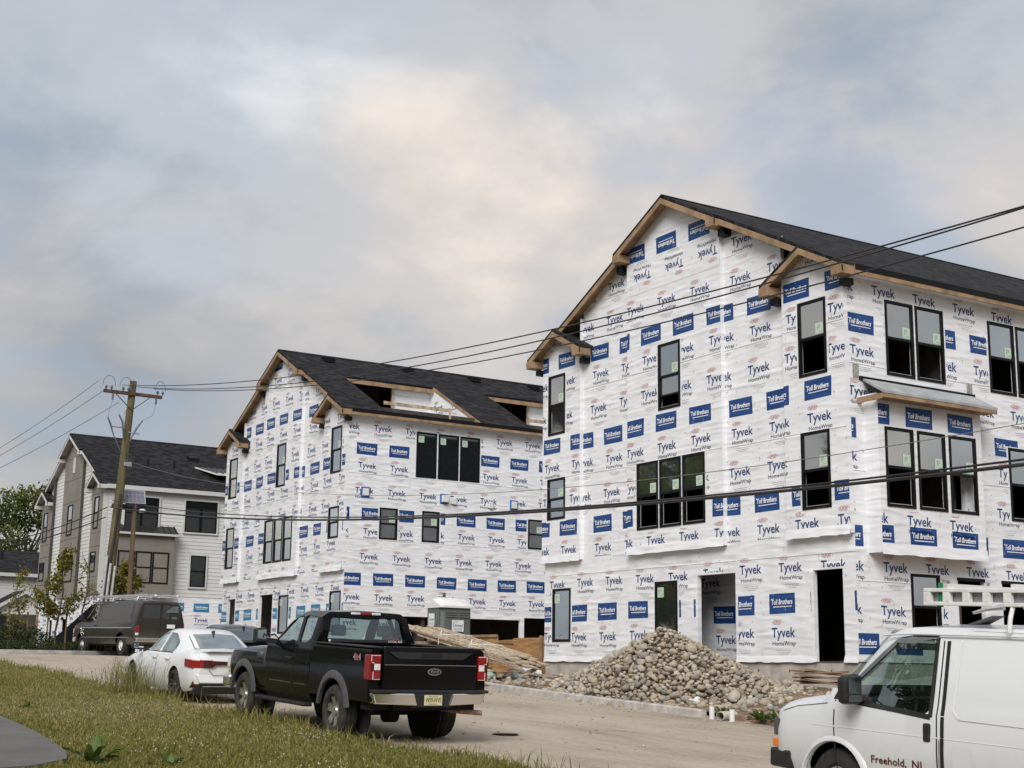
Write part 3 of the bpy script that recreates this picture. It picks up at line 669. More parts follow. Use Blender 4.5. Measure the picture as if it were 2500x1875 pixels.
# garage interior
m = MB(); m.box(2.0, 14.2, 4.2, 4.35, -.95, 2.7); m.box(2.0, 14.2, .15, 4.3, -.95, -.9); m.build('garage_wall', 'interior_shade', B2)
# wall vents
for (x, z, kind) in ((.79,6.05,0),(4.40,6.05,1),(4.85,6.0,2),(6.64,5.96,2),(7.80,6.03,0)):
    if kind == 2: MB().prism([(x-.10,-.006,z+.14),(x+.10,-.006,z+.14),(x+.10,-.006,z-.12),(x-.10,-.006,z-.12)], (0,-.10,-.03)).build('wall_vent', 'vent_plastic', B2, bevel=.01)
    else:
        p = boxobj('wall_vent', 'vent_blue', (x-.19,x+.19,-.03,-.004,z-.21,z+.21), B2, bevel=.006)
        MB().prism([(x-.13,-.031,z+.15),(x+.13,-.031,z+.15),(x+.13,-.031,z-.14),(x-.13,-.031,z-.14)], (0,-.06 if kind == 0 else -.16,0)).build('vent_hood', 'vent_plastic', p, bevel=.01)
for x in (1.6,5.58, 9.14, 12.5):
    y = 5.85; z = rz(y)
    m = MB(); m.prism([(x-.22,y-.34,z-.14),(x+.22,y-.34,z-.14),(x+.22,y-.34,z+.10),(x-.22,y-.34,z+.10)], (0,.52,.12)); m.build('roof_vent', 'black_frame', B2, bevel=.02)
for (xa, xb, yb) in NOT:
    zt = rz(yb)
    P3 = lambda y, z: (xb-.02, y, z)
    m = MB(); m.face([P3(-.02,9.28), P3(yb+.3,9.28), P3(yb+.3,rz(yb+.3)-.1), P3(-.02,rz(-.02)-.1)])
    for t in sheet_prints(-6,2,11.2,-2.35,rows=('t1',)):
        q = intersect(t[2], [(-1,0,yb),(1,0,0),(0,-1,-9.3),(SL,1,ZE-.12)])
        if q: m.face([(xb-.024, -a, b) for a, b in q], 1+t[1])
    m.build('deck_cheek', ['wrap']+PRINT_MATS, B2, recalc=False)
    m = MB(); m.face([(xa+.02,-.02,9.28),(xa+.02,yb+.3,9.28),(xa+.02,yb+.3,rz(yb+.3)-.1),(xa+.02,-.02,rz(-.02)-.1)]); m.build('deck_cheek', 'wrap', B2, recalc=False)
    xo = xa+2.55
    m = MB(); m.box(xo, xb, yb+.28, yb+.34, 9.28, zt); m.build('deck_wall', 'wrap', B2)
    m = MB(); m.box(xa, xo, yb+1.6, yb+1.7, 9.28, zt); m.box(xa, xo, yb+.3, yb+.34, 9.28, 9.34); m.build('deck_opening', 'interior_shade', B2)
    m = MB(); m.box(xa, xb, -.3, yb+.3, 9.22, 9.28); m.build('deck_floor', 'lumber_old', B2)
    boxobj('deck_fascia', 'lumber', (xa-.35,xb,yb-.1,yb-.05,zt-.30,zt-.12), B2); boxobj('post', 'lumber_pale', (xo-.05,xo+.05,yb+.2,yb+.3,9.28,zt-.1), B2)
    boxobj('guard_rail', 'lumber_pale', (xa+.1,xo+.65,.10,.14,9.72,9.86), B2); boxobj('post', 'lumber_pale', (xo+.60,xo+.69,.05,.10,9.28,9.88), B2)
    rake(B2, xb-.03, -.3, yb, rz, w=.05, h=.16, mat='lumber', drop=.0)

# ------------------------------------------------------------------ finished townhouse (left)
plain('siding_white', (.60,.605,.59), .6, .06, .7); plain('panel_taupe', (.205,.19,.165), .75, .10, .8); plain('trim_light', (.55,.55,.53), .6, .05, 2); plain('gutter', (.05,.048,.045), .4)
plain('metal_roof', (.05,.05,.055), .35, metal=.6)
FIN_DONE = dict(wood='trim_light', under='trim_light', raw=False, soffit='gutter')
k3 = (7.0, 8.72); k2 = (4.6, 5.68)
b3_gw = []
B3, G3, F3 = house('finished_townhouse', (22.34,76.89,.30), 16, dict(fin=FIN_DONE, walls='siding', gable_holes=[], gable_windows=[], prints=False))
tag(B3, 'finished townhouse in white lap siding and taupe panels behind the utility pole', 'building')
def wallpoly(fc, poly, off, mat, name): m = MB(); m.face([fc.P(a, b, off) for a, b in poly]); return m.build(name, mat, B3, recalc=False)
wallpoly(G3, [(-13,3.35),(0,3.35),(0,9.5),(-RID,rz(RID)-.05),(-13,9.5)], 0, 'siding_white', 'wall'); wallpoly(F3, [(0,3.35),(16,3.35),(16,9.12),(0,9.12)], 0, 'siding_white', 'wall')
def laps(fc, u0, u1, z0, ztop, off=.0, exp=.205):
    z = z0
    while True:
        a, b = u0, u1
        za, zb = ztop(u0), ztop(u1)
        if z > max(za, zb)-.08: break
        if z+exp > min(za, zb):
            if za < zb: a = u0+(u1-u0)*max(0, (z+exp-za)/(zb-za))
            elif zb < za: b = u1-(u1-u0)*max(0, (z+exp-zb)/(za-zb))
        if b-a > .05:
            m = MB(); P = fc.P
            v = [P(a,z,off+.004), P(b,z,off+.004), P(b,z,off+.030), P(a,z,off+.030), P(a,z+exp,off+.004), P(b,z+exp,off+.004), P(b,z+exp,off+.010), P(a,z+exp,off+.010)]
            m.poly(v, [(0,1,2,3),(4,7,6,5),(3,2,6,7),(0,4,5,1),(0,3,7,4),(1,5,6,2)]); m.build('siding_board', 'siding_white', B3)
        z += exp
ctop = lambda z: (lambda u: z)
laps(G3, -4.37, -2.25, 3.4, lambda u: rz(-u)-.25); laps(G3, -10.4, -8.4, 3.4, lambda u: rz(-u)-.25); laps(F3, .12, 16, 3.4, ctop(9.05))
# taupe panel bays with joints
for (a, b, top) in ((.12,2.25,[(-.12,9.5),(-1.07,10.05),(-2.25,9.48)]), (4.37,8.4,[(-4.37,rz(4.37)-.2),(-RID,rz(RID)-.15),(-8.4,rz(8.4)-.2)]), (10.4,13.0,[(-10.4,9.4),(-11.93,10.05),(-13.0,9.48)])):
    wallpoly(G3, [(-b,3.4),(-a,3.4)]+top, .12, 'panel_taupe', 'panel_bay')
    m = MB(); m.face([(0,a,3.4),(-.12,a,3.4),(-.12,a,rz(a)-.2),(0,a,rz(a)-.2)]); m.face([(0,b,3.4),(-.12,b,3.4),(-.12,b,rz(b)-.2),(0,b,rz(b)-.2)]); m.face([(0,a,3.4),(-.12,a,3.4),(-.12,b,3.4),(0,b,3.4)]); m.build('panel_return', 'panel_taupe', B3, recalc=False)
    for z in (4.35, 6.0, 6.75, 8.9, 10.2, 11.5):
        if z < (9.3 if b-a < 3.5 else 12): boxobj('panel_joint', 'gutter', (-.128,-.12,max(a, RID-(rz(RID)-z)/SL+.4) if z > 9.5 else a, min(b, RID+(rz(RID)-z)/SL-.4) if z > 9.5 else b,z-.012,z+.012), B3)
boxobj('corner_board', 'trim_light', (-.14,.12,-.035,.12,3.4,9.2), B3)
for y in (4.33, 10.35): boxobj('downspout', 'gutter', (-.21,-.13,y-.09,y-.01,3.3,rz(y)-.3), B3)
for y in (8.42,): boxobj('trim_board', 'trim_light', (-.06,0,y,y+.16,3.4,rz(y)-.3), B3)
for (a, b, c, d) in ((11.6,12.5,*k3),(6.1,7.1,*k3),(.88,1.70,*k3),(11.6,12.65,*k2),(5.36,7.3,4.3,5.7),(.9,1.85,4.65,5.7)): G3.window(-b, -a, c, d, .14, 'closed', sticker=False, pane='pane')
boxobj('gable_vent', 'trim_light', (-.15,-.12,6.25,6.65,10.6,11.5), B3, bevel=.01)
for (a, b, c, d) in ((1.05,1.96,*k3),(1.99,2.9,*k3),(4.46,5.36,*k3),(5.39,6.29,*k3),(4.93,5.79,3.98,5.68)): F3.window(a, b, c, d, .075, 'closed', sticker=False, pane='pane_dark')
for (a, b, c, d) in ((1.05,2.9,*k3),(4.46,6.29,*k3),(4.93,5.79,3.98,5.68)):
    m = MB()
    for r_ in ((a-.11,a-.02,c-.11,d+.11),(b+.02,b+.11,c-.11,d+.11),(a-.02,b+.02,d+.02,d+.11),(a-.02,b+.02,c-.11,c-.02)): F3.boxf(m, *r_, .03, .105)
    m.build('window_trim', 'trim_light', B3)
# box bay with standing-seam canopy
m = MB(); m.box(.45, 3.78, -.55, 0, 3.4, 6.7); m.build('panel_bay', 'panel_taupe', B3)
for (a, b) in ((.68,1.58),(1.66,2.52),(2.60,3.48)): F3.window(a, b, 4.05, 5.72, .56, 'closed', sticker=False, pane='pane')
m = MB(); m.poly([(.4,0,7.22),(3.86,0,7.22),(3.9,-.78,6.74),(.36,-.78,6.74),(.4,0,6.7),(3.86,0,6.7),(3.9,-.78,6.66),(.36,-.78,6.66)], [(0,1,2,3),(7,6,5,4),(3,2,6,7),(0,3,7,4),(1,5,6,2)]); cn = m.build('bay_canopy', 'metal_roof', B3)
for k in range(11): x = .42+.343*k; m = MB(); m.prism([(x,0,7.22),(x+.03,0,7.22),(x+.03,-.78,6.74),(x,-.78,6.74)], (0,0,.05)); m.build('seam', 'metal_roof', cn)
boxobj('canopy_fascia', 'trim_light', (.36,3.9,-.80,-.782,6.62,6.735), B3)
# vents, plumbing stacks, dormer awning on the roof
for (x, y) in ((3.0,2.6),(4.55,2.6)): m = MB(); m.cyl((x,y,rz(y)-.1),(x,y,rz(y)+.38),.06,10); m.build('vent_stack', 'black_frame', B3)
m = MB(); m.prism([(5.9,3.9,rz(3.9)+.0),(6.5,3.9,rz(3.9)),(6.5,3.9,rz(3.9)+.2),(5.9,3.9,rz(3.9)+.2)], (0,.5,.2)); m.build('roof_vent', 'black_frame', B3, bevel=.02)
m = MB(); m.poly([(5.9,2.9,rz(2.9)+.06),(8.5,2.9,rz(2.9)+.06),(8.5,.9,rz(.9)+.55),(6.5,.9,rz(.9)+.55),(5.9,2.9,rz(2.9)-.02),(8.5,2.9,rz(2.9)-.02),(8.5,.9,rz(.9)+.45),(6.5,.9,rz(.9)+.45)],[(0,1,2,3),(7,6,5,4),(3,2,6,7),(0,3,7,4),(1,5,6,2)]); aw = m.build('deck_awning', 'siding_white', B3)
for k in range(6): x = .36*k; m = MB(); m.prism([(5.92+x,2.9,rz(2.9)+.06),(6.0+x,2.9,rz(2.9)+.06),(6.6+x,.9,rz(.9)+.55),(6.52+x,.9,rz(.9)+.55)], (0,0,.05)); m.build('seam', 'metal_roof', aw)
# wrapped ground storey of the finished house
m = Face(B3, 'gable'); dh = [(9.3,10.2),(6.0,7.4)]
m.panel([(-13,-.6),(0,-.6),(0,3.4),(-13,3.4)], [(-b,-a,-.6,2.2) for a, b in dh], sheet_prints(-13,0,1.3,-9.1,teal=True)+sheet_prints(-13,0,3.9,-8.5,rows=('t1','t2')), .004)
m = Face(B3, 'long'); m.panel([(0,-.6),(16,-.6),(16,3.4),(0,3.4)], [(2.6,4.4,.4,2.1)], sheet_prints(0,16,2.85,2.35,teal=True)+sheet_prints(0,16,.3,2.35,teal=True), .004)
m.window(2.6,4.4,.4,2.1,.004,'fixed',sticker=False,pane='pane_dark')

# ------------------------------------------------------------------ small house far left
HX, HY = 13.0, 96.0
B4 = empty('cottage', (HX,HY,.4)); tag(B4, 'low white-sided house with dark roof and gabled porch, half hidden at far left', 'building')
boxobj('wall', 'siding_white', (0,14,0,9,-.5,5.2), B4)
for k in range(24): boxobj('siding_board', 'siding_white', (-.03,13.9,-.03,-.004,.1+.2*k,.1+.2*k+.19), B4)
m = MB(); m.poly([(-.5,-.45,5.3),(14.5,-.45,5.3),(14.5,4.5,7.1),(-.5,4.5,7.1),(-.5,-.45,5.15),(14.5,-.45,5.15),(14.5,4.5,6.95),(-.5,4.5,6.95)],[(0,1,2,3),(7,6,5,4),(3,0,4,7),(0,1,5,4),(1,2,6,5)]); m.poly([(-.5,9.45,5.3),(14.5,9.45,5.3),(14.5,4.5,7.1),(-.5,4.5,7.1)],[(3,2,1,0)]); m.build('roof', 'shingle', B4, uvproj=lambda c: (c.x, c.y*1.13))
boxobj('fascia', 'trim_light', (-.5,14.5,-.50,-.455,5.08,5.3), B4); m = MB(); m.cyl((8.9,2.4,6.2),(8.9,2.4,6.9),.09,8); m.build('vent_stack', 'black_frame', B4)
pc = (9.3, -3.0); pw = 2.3
m = MB(); m.prism([(pc[0]-pw,-3.0,2.6),(pc[0]+pw,-3.0,2.6),(pc[0],-3.0,4.0)], (0,3,0)); pch = m.build('porch_gable', 'siding_white', B4)
for sgn in (-1, 1):
    m = MB(); m.poly([(pc[0],-3.3,4.12),(pc[0]+sgn*(pw+.4),-3.3,2.55),(pc[0]+sgn*(pw+.4),0,2.55),(pc[0],0,4.12),(pc[0],-3.3,3.95),(pc[0]+sgn*(pw+.4),-3.3,2.38),(pc[0]+sgn*(pw+.4),0,2.38),(pc[0],0,3.95)],[(0,1,2,3),(7,6,5,4),(0,4,5,1),(1,5,6,2)]); m.build('porch_roof', 'shingle', B4, uvproj=lambda c: (c.x, c.y))
    m = MB(); m.prism([(pc[0],-3.34,4.10),(pc[0]+sgn*(pw+.4),-3.34,2.53),(pc[0]+sgn*(pw+.4),-3.34,2.30),(pc[0],-3.34,3.87)], (0,.03,0)); m.build('rake_board', 'trim_light', B4)
    boxobj('porch_post', 'trim_light', (pc[0]+sgn*(pw-.2)-.1,pc[0]+sgn*(pw-.2)+.1,-2.95,-2.75,-.4,2.6), B4)
# ------------------------------------------------------------------ vehicles
def paint(name, col, rough=.28, metal=0.0, dirt=.25, dirtcol=(.30,.25,.19), zlow=.45, coat=.6):
    """car paint with road dust that thickens towards the sills (object space height)"""
    m, nt, p = newmat(name); n = nt.nodes; L = nt.links.new; setp(p, rough=rough, metal=metal, coat=coat, coatr=.06)
    tc = n.new('ShaderNodeTexCoord'); t = n.new('ShaderNodeTexNoise'); t.inputs['Scale'].default_value = 5; t.inputs['Detail'].default_value = 7; L(tc.outputs['Object'], t.inputs['Vector'])
    sp = n.new('ShaderNodeSeparateXYZ'); L(tc.outputs['Object'], sp.inputs[0]); mr = n.new('ShaderNodeMapRange'); mr.inputs['From Min'].default_value = zlow+.55; mr.inputs['From Max'].default_value = zlow; L(sp.outputs[2], mr.inputs['Value'])
    mu = n.new('ShaderNodeMath'); mu.operation = 'MULTIPLY'; L(mr.outputs[0], mu.inputs[0]); L(t.outputs['Fac'], mu.inputs[1])
    m2 = n.new('ShaderNodeMath'); m2.operation = 'MULTIPLY_ADD'; m2.inputs[1].default_value = dirt*2; m2.inputs[2].default_value = dirt*.06; m2.use_clamp = True; L(mu.outputs[0], m2.inputs[0])
    mx = n.new('ShaderNodeMix'); mx.data_type = 'RGBA'; mx.inputs[6].default_value = (*col,1); mx.inputs[7].default_value = (*dirtcol,1); L(m2.outputs[0], mx.inputs[0]); L(mx.outputs[2], p.inputs['Base Color'])
    r2 = n.new('ShaderNodeMath'); r2.operation = 'MULTIPLY_ADD'; r2.inputs[1].default_value = .5; r2.inputs[2].default_value = rough; L(m2.outputs[0], r2.inputs[0]); L(r2.outputs[0], p.inputs['Roughness'])
    MATS[name] = m
paint('paint_black', (.0025,.0025,.003), .12, dirt=.03, coat=0.0); MATS['paint_black'].node_tree.nodes['Principled BSDF'].inputs['Specular IOR Level'].default_value = .22; paint('paint_white', (.76,.775,.79), .25, dirt=.08); paint('paint_white_van', (.68,.695,.715), .32, dirt=.2, zlow=.5)
paint('paint_bronze', (.045,.042,.038), .3, .5, .25); paint('paint_navy', (.006,.010,.028), .25)
plain('rubber', (.022,.021,.02), .85, .3, 14, .3, 60); plain('tyre_dusty', (.032,.029,.025), .9, .4, 9, .3, 60)
plain('alloy', (.62,.60,.57), .32, metal=.9); plain('alloy_dark', (.20,.20,.20), .35, metal=.8); plain('chrome', (.85,.83,.81), .2, metal=1.0); plain('steel_wheel', (.66,.66,.66), .4, .1, 8)
plain('black_plastic', (.016,.016,.017), .55, .2, 20); plain('grey_plastic', (.075,.075,.08), .5, .15, 12); plain('under', (.012,.012,.012), .9)
plain('lamp_red', (.26,.007,.009), .15, .2, 20, coat=.8); plain('lamp_white', (.75,.75,.75), .12, .1, 20, coat=.8); plain('lamp_amber', (.75,.20,.03), .2, coat=.8); plain('lamp_smoke', (.05,.006,.008), .15, coat=.8)
plain('plate', (.62,.56,.33), .45, .08, 9); plain('plate_text', (.012,.012,.012), .5); plain('cloth_dark', (.03,.03,.032), .9); plain('cloth_tan', (.22,.20,.17), .9); plain('decal_white', (.75,.75,.75), .5); plain('decal_maroon', (.09,.02,.02), .5); plain('decal_grey', (.30,.30,.31), .4); plain('decal_red', (.5,.03,.03), .5)
plain('mirror_glass', (.55,.62,.62), .06, metal=1.0); plain('aluminium', (.70,.70,.70), .35, .1, 12, metal=.75); plain('rack_white', (.72,.72,.71), .45, .08, 9); plain('strap_green', (.02,.20,.06), .6)
def pchip(x, y, xi):
    x = np.asarray(x, float); y = np.asarray(y, float); h = np.diff(x); d = np.diff(y, axis=0)/h.reshape((-1,)+(1,)*(y.ndim-1))
    m = np.zeros_like(y)
    for k in range(1, len(x)-1):
        a, b = d[k-1], d[k]; w1 = 2*h[k]+h[k-1]; w2 = h[k]+2*h[k-1]
        with np.errstate(divide='ignore', invalid='ignore'): v = (w1+w2)/(w1/a+w2/b)
        m[k] = np.where(a*b > 0, v, 0)
    m[0] = d[0]; m[-1] = d[-1]; out = []
    for q in xi:
        k = min(max(int(np.searchsorted(x, q)-1), 0), len(h)-1); t = (q-x[k])/h[k]
        out.append((1+2*t)*(1-t)**2*y[k]+t*(1-t)**2*h[k]*m[k]+t*t*(3-2*t)*y[k+1]+t*t*(t-1)*h[k]*m[k+1])
    return np.array(out)
class Shell:
    """lofted body: stations (y, [(x,z)...]) bottom -> top centre, mirrored"""
    def __init__(s, st, n=64):
        st = sorted(st, key=lambda a: a[0]); ys = np.array([a[0] for a in st]); S = np.array([[p for p in a[1]] for a in st], float)
        yi = np.unique(np.concatenate([np.linspace(ys[0], ys[-1], n), ys])); s.y = yi; s.S = pchip(ys, S, yi)
    def sec(s, y):
        k = min(max(int(np.searchsorted(s.y, y)-1), 0), len(s.y)-2); t = (y-s.y[k])/(s.y[k+1]-s.y[k]); return s.S[k]*(1-t)+s.S[k+1]*t
    def sx(s, y, z):
        q = s.sec(y); zz = np.maximum.accumulate(q[:,1]+np.arange(len(q))*1e-7); return float(np.interp(z, zz, q[:,0]))
    def top(s, y, x=0.0):
        q = s.sec(y); i = int(np.argmax(q[:,0])); return float(np.interp(-abs(x), -q[i:,0], q[i:,1]))
    def mesh(s, name):
        m = s.S.shape[1]; V = []; N = len(s.y)
        for k in range(N):
            ring = [(-p[0], s.y[k], p[1]) for p in s.S[k]]+[(p[0], s.y[k], p[1]) for p in s.S[k][::-1] if p[0] > 1e-6]
            V += ring; q = len(ring)
        F = [(k*q+i, k*q+(i+1)%q, (k+1)*q+(i+1)%q, (k+1)*q+i) for k in range(N-1) for i in range(q)]
        F += [tuple(range(q)), tuple((N-1)*q+i for i in range(q))]
        me = bpy.data.meshes.new(name); me.from_pydata(V, [], F); bm = bmesh.new(); bm.from_mesh(me); bmesh.ops.recalc_face_normals(bm, faces=bm.faces); bm.to_mesh(me); bm.free(); return me
    def body(s, name, mat, root, cutters, thick=.03, smooth=32):
        me = s.mesh(name); o = bpy.data.objects.new(name, me); COL.objects.link(o)
        md = o.modifiers.new('s', 'SOLIDIFY'); md.thickness = thick; md.offset = -1
        cs = []
        for c in cutters:
            co = c.build('cut', 'under', None); cs.append(co); b = o.modifiers.new('b', 'BOOLEAN'); b.operation = 'DIFFERENCE'; b.object = co; b.solver = 'EXACT'
        dg = bpy.context.evaluated_depsgraph_get(); new = bpy.data.meshes.new_from_object(o.evaluated_get(dg)); bpy.data.objects.remove(o)
        for c in cs: bpy.data.objects.remove(c)
        new.materials.clear(); new.materials.append(MATS[mat]); new.name = name
        new.polygons.foreach_set('material_index', [0]*len(new.polygons)); new.polygons.foreach_set('use_smooth', [True]*len(new.polygons)); new.set_sharp_from_angle(angle=R(smooth))
        o = bpy.data.objects.new(name, new); COL.objects.link(o); o.parent = root; return o
    def patch(s, name, mat, poly, parent, side=-1, off=.006, sub=.12, th=0.0):
        """polygon in side view (y,z) laid on the body side"""
        hp = halfplanes(poly); ys = [p[0] for p in poly]; zs = [p[1] for p in poly]; mb = MB()
        ny = max(1, int((max(ys)-min(ys))/sub)); nz = max(1, int((max(zs)-min(zs))/sub))
        for i in range(ny):
            for j in range(nz):
                a0 = min(ys)+(max(ys)-min(ys))*i/ny; a1 = min(ys)+(max(ys)-min(ys))*(i+1)/ny; b0 = min(zs)+(max(zs)-min(zs))*j/nz; b1 = min(zs)+(max(zs)-min(zs))*(j+1)/nz
                q = intersect([(a0,b0),(a1,b0),(a1,b1),(a0,b1)], hp)
                if q: mb.face([(side*(s.sx(a, b)+off), a, b) for a, b in q])
        return mb.build(name, mat, parent, smooth=60)
    def seam(s, name, pts, parent, side=-1, w=.014, mat='under', off=.002):
        mb = MB(); P = []
        for a, b in zip(pts[:-1], pts[1:]):
            n = max(2, int(math.hypot(b[0]-a[0], b[1]-a[1])/.08)); P += [(a[0]+(b[0]-a[0])*k/n, a[1]+(b[1]-a[1])*k/n) for k in range(n)]
        P.append(pts[-1])
        for p, q in zip(P[:-1], P[1:]):
            dx, dz = q[0]-p[0], q[1]-p[1]; l = math.hypot(dx, dz); nx, nz = -dz/l*w/2, dx/l*w/2
            mb.face([(side*(s.sx(a, b)+off), a, b) for a, b in ((p[0]+nx,p[1]+nz),(q[0]+nx,q[1]+nz),(q[0]-nx,q[1]-nz),(p[0]-nx,p[1]-nz))])
        return mb.build(name, mat, parent)
def prism_x(poly, half=3.0): return MB().prism([(-half, a, b) for a, b in poly], (2*half,0,0))
def prism_y(poly, y0, y1): return MB().prism([(a, y0, b) for a, b in poly], (0,y1-y0,0))
def arch(y, z, r, x0, x1): return MB().cyl((x0,y,z),(x1,y,z), r, 32)
def rounded(poly, r, n=4):
    out = []; N = len(poly)
    for i in range(N):
        p0, p, p1 = Vector((*poly[i-1],0)), Vector((*poly[i],0)), Vector((*poly[(i+1)%N],0)); a = (p0-p); b = (p1-p); rr = min(r, a.length*.45, b.length*.45); A_ = p+a.normalized()*rr; B_ = p+b.normalized()*rr
        for k in range(n+1): t = k/n; q = A_*(1-t)**2+p*2*t*(1-t)+B_*t*t; out.append((q.x, q.y))
    return out
def wheel(root, x, y, r, w, rim_r, style='six', tyre='rubber', side=-1, steer=0):
    """tyre + rim; outer face towards side*x"""
    o = side; hub = Vector((x, y, r))
    pr = [(-w/2,rim_r),(-w/2+.0,r*.80),(-w/2+.02,r*.94),(-w/2+.05,r*.985),(-w*.2,r),(w*.2,r),(w/2-.05,r*.985),(w/2-.02,r*.94),(w/2,r*.80),(w/2,rim_r),(w/2-.03,rim_r-.03),(-w/2+.03,rim_r-.03)]
    m = MB().lathe(pr, 36, 'x'); t = m.build('wheel', tyre, root, smooth=35); t.location = hub
    # tread grooves
    for k in (-.25, 0, .25):
        g = MB().lathe([(k*w-.006,r-.006),(k*w-.006,r+.001),(k*w+.006,r+.001),(k*w+.006,r-.006)], 36, 'x'); g.build('tread_groove', 'under', t)
    xf = o*(w/2-.02); m = MB()
    m.lathe([(xf,rim_r+.004),(xf-o*.012,rim_r-.02),(xf-o*.10,rim_r-.035),(xf-o*.10,rim_r-.01)], 36, 'x')
    if style == 'six':
        for k in range(6):
            a = 2*math.pi*k/6+.26
            for da in (-.13, .13):
                c0, s0 = math.cos(a+da*2.2), math.sin(a+da*2.2); c1, s1 = math.cos(a+da*1.1), math.sin(a+da*1.1)
                ra, rb = .055, rim_r-.015; wd = .024
                tn0 = Vector((0,-s0,c0)); tn1 = Vector((0,-s1,c1)); p0 = Vector((xf-o*.045, c0*ra, s0*ra)); p1 = Vector((xf-o*.02, c1*rb, s1*rb))
                m.prism([p0-tn0*wd, p0+tn0*wd, p1+tn1*wd*1.2, p1-tn1*wd*1.2], (-o*.035,0,0))
        m.cyl((xf-o*.08,0,0),(xf-o*.015,0,0), .075, 16)
    elif style == 'five':
        for k in range(5):
            a = 2*math.pi*k/5+.3; c, s_ = math.cos(a), math.sin(a); tn = Vector((0,-s_,c))
            for e in (-1, 1):
                p0 = Vector((xf-o*.04, c*.05, s_*.05))+tn*.012*e; p1 = Vector((xf-o*.012, c*(rim_r-.01), s_*(rim_r-.01)))+tn*.055*e
                m.prism([p0-tn*.016, p0+tn*.016, p1+tn*.02, p1-tn*.02], (-o*.03,0,0))
        m.cyl((xf-o*.07,0,0),(xf-o*.02,0,0), .06, 14)
    else:
        m.lathe([(xf-o*.015,rim_r-.03),(xf-o*.05,rim_r*.75),(xf-o*.055,rim_r*.55),(xf-o*.01,rim_r*.40),(xf+o*.01,.05),(xf+o*.012,0),(xf-o*.07,0),(xf-o*.07,rim_r-.03)], 28, 'x')
    m.build('rim', {'six':'alloy','five':'alloy_dark'}.get(style, 'steel_wheel'), t, smooth=30)
    if style in ('six','five'): MB().cyl((xf-o*.10,0,0),(xf-o*.085,0,0), rim_r-.03, 24).build('brake', 'under', t)
    else:
        for k in range(8): a = 2*math.pi*k/8; MB().cyl((xf-o*.046,math.cos(a)*rim_r*.66,math.sin(a)*rim_r*.66),(xf-o*.040,math.cos(a)*rim_r*.66,math.sin(a)*rim_r*.66), .025, 10).build('rim_hole', 'under', t)
    return t
def place(root, x, y, z, head, pitch):
    root.rotation_mode = 'XYZ'; root.location = (x, y, z); root.rotation_euler = (pitch, 0, head)
def plate(parent, y, z, txt, w=.305, h=.152, mat='plate'):
    p = MB().box(-w/2,w/2,y-.006,y,z-h/2,z+h/2).build('licence_plate', mat, parent)
    mb = MB()
    for t in sh(text2d(txt, w*.86, h*.46, .01), -w*.43, z-h*.20): mb.face([(a, y-.0075, b) for a, b in t])
    for (t_, zz, ww) in (('NEW JERSEY', .30, .5), ('Garden State', -.42, .42)):
        for t in sh(text2d(t_, w*ww, h*.11), -w*ww/2, z+h*zz): mb.face([(a, y-.0075, b) for a, b in t])
    mb.build('plate_text', 'plate_text', p, recalc=False); return p
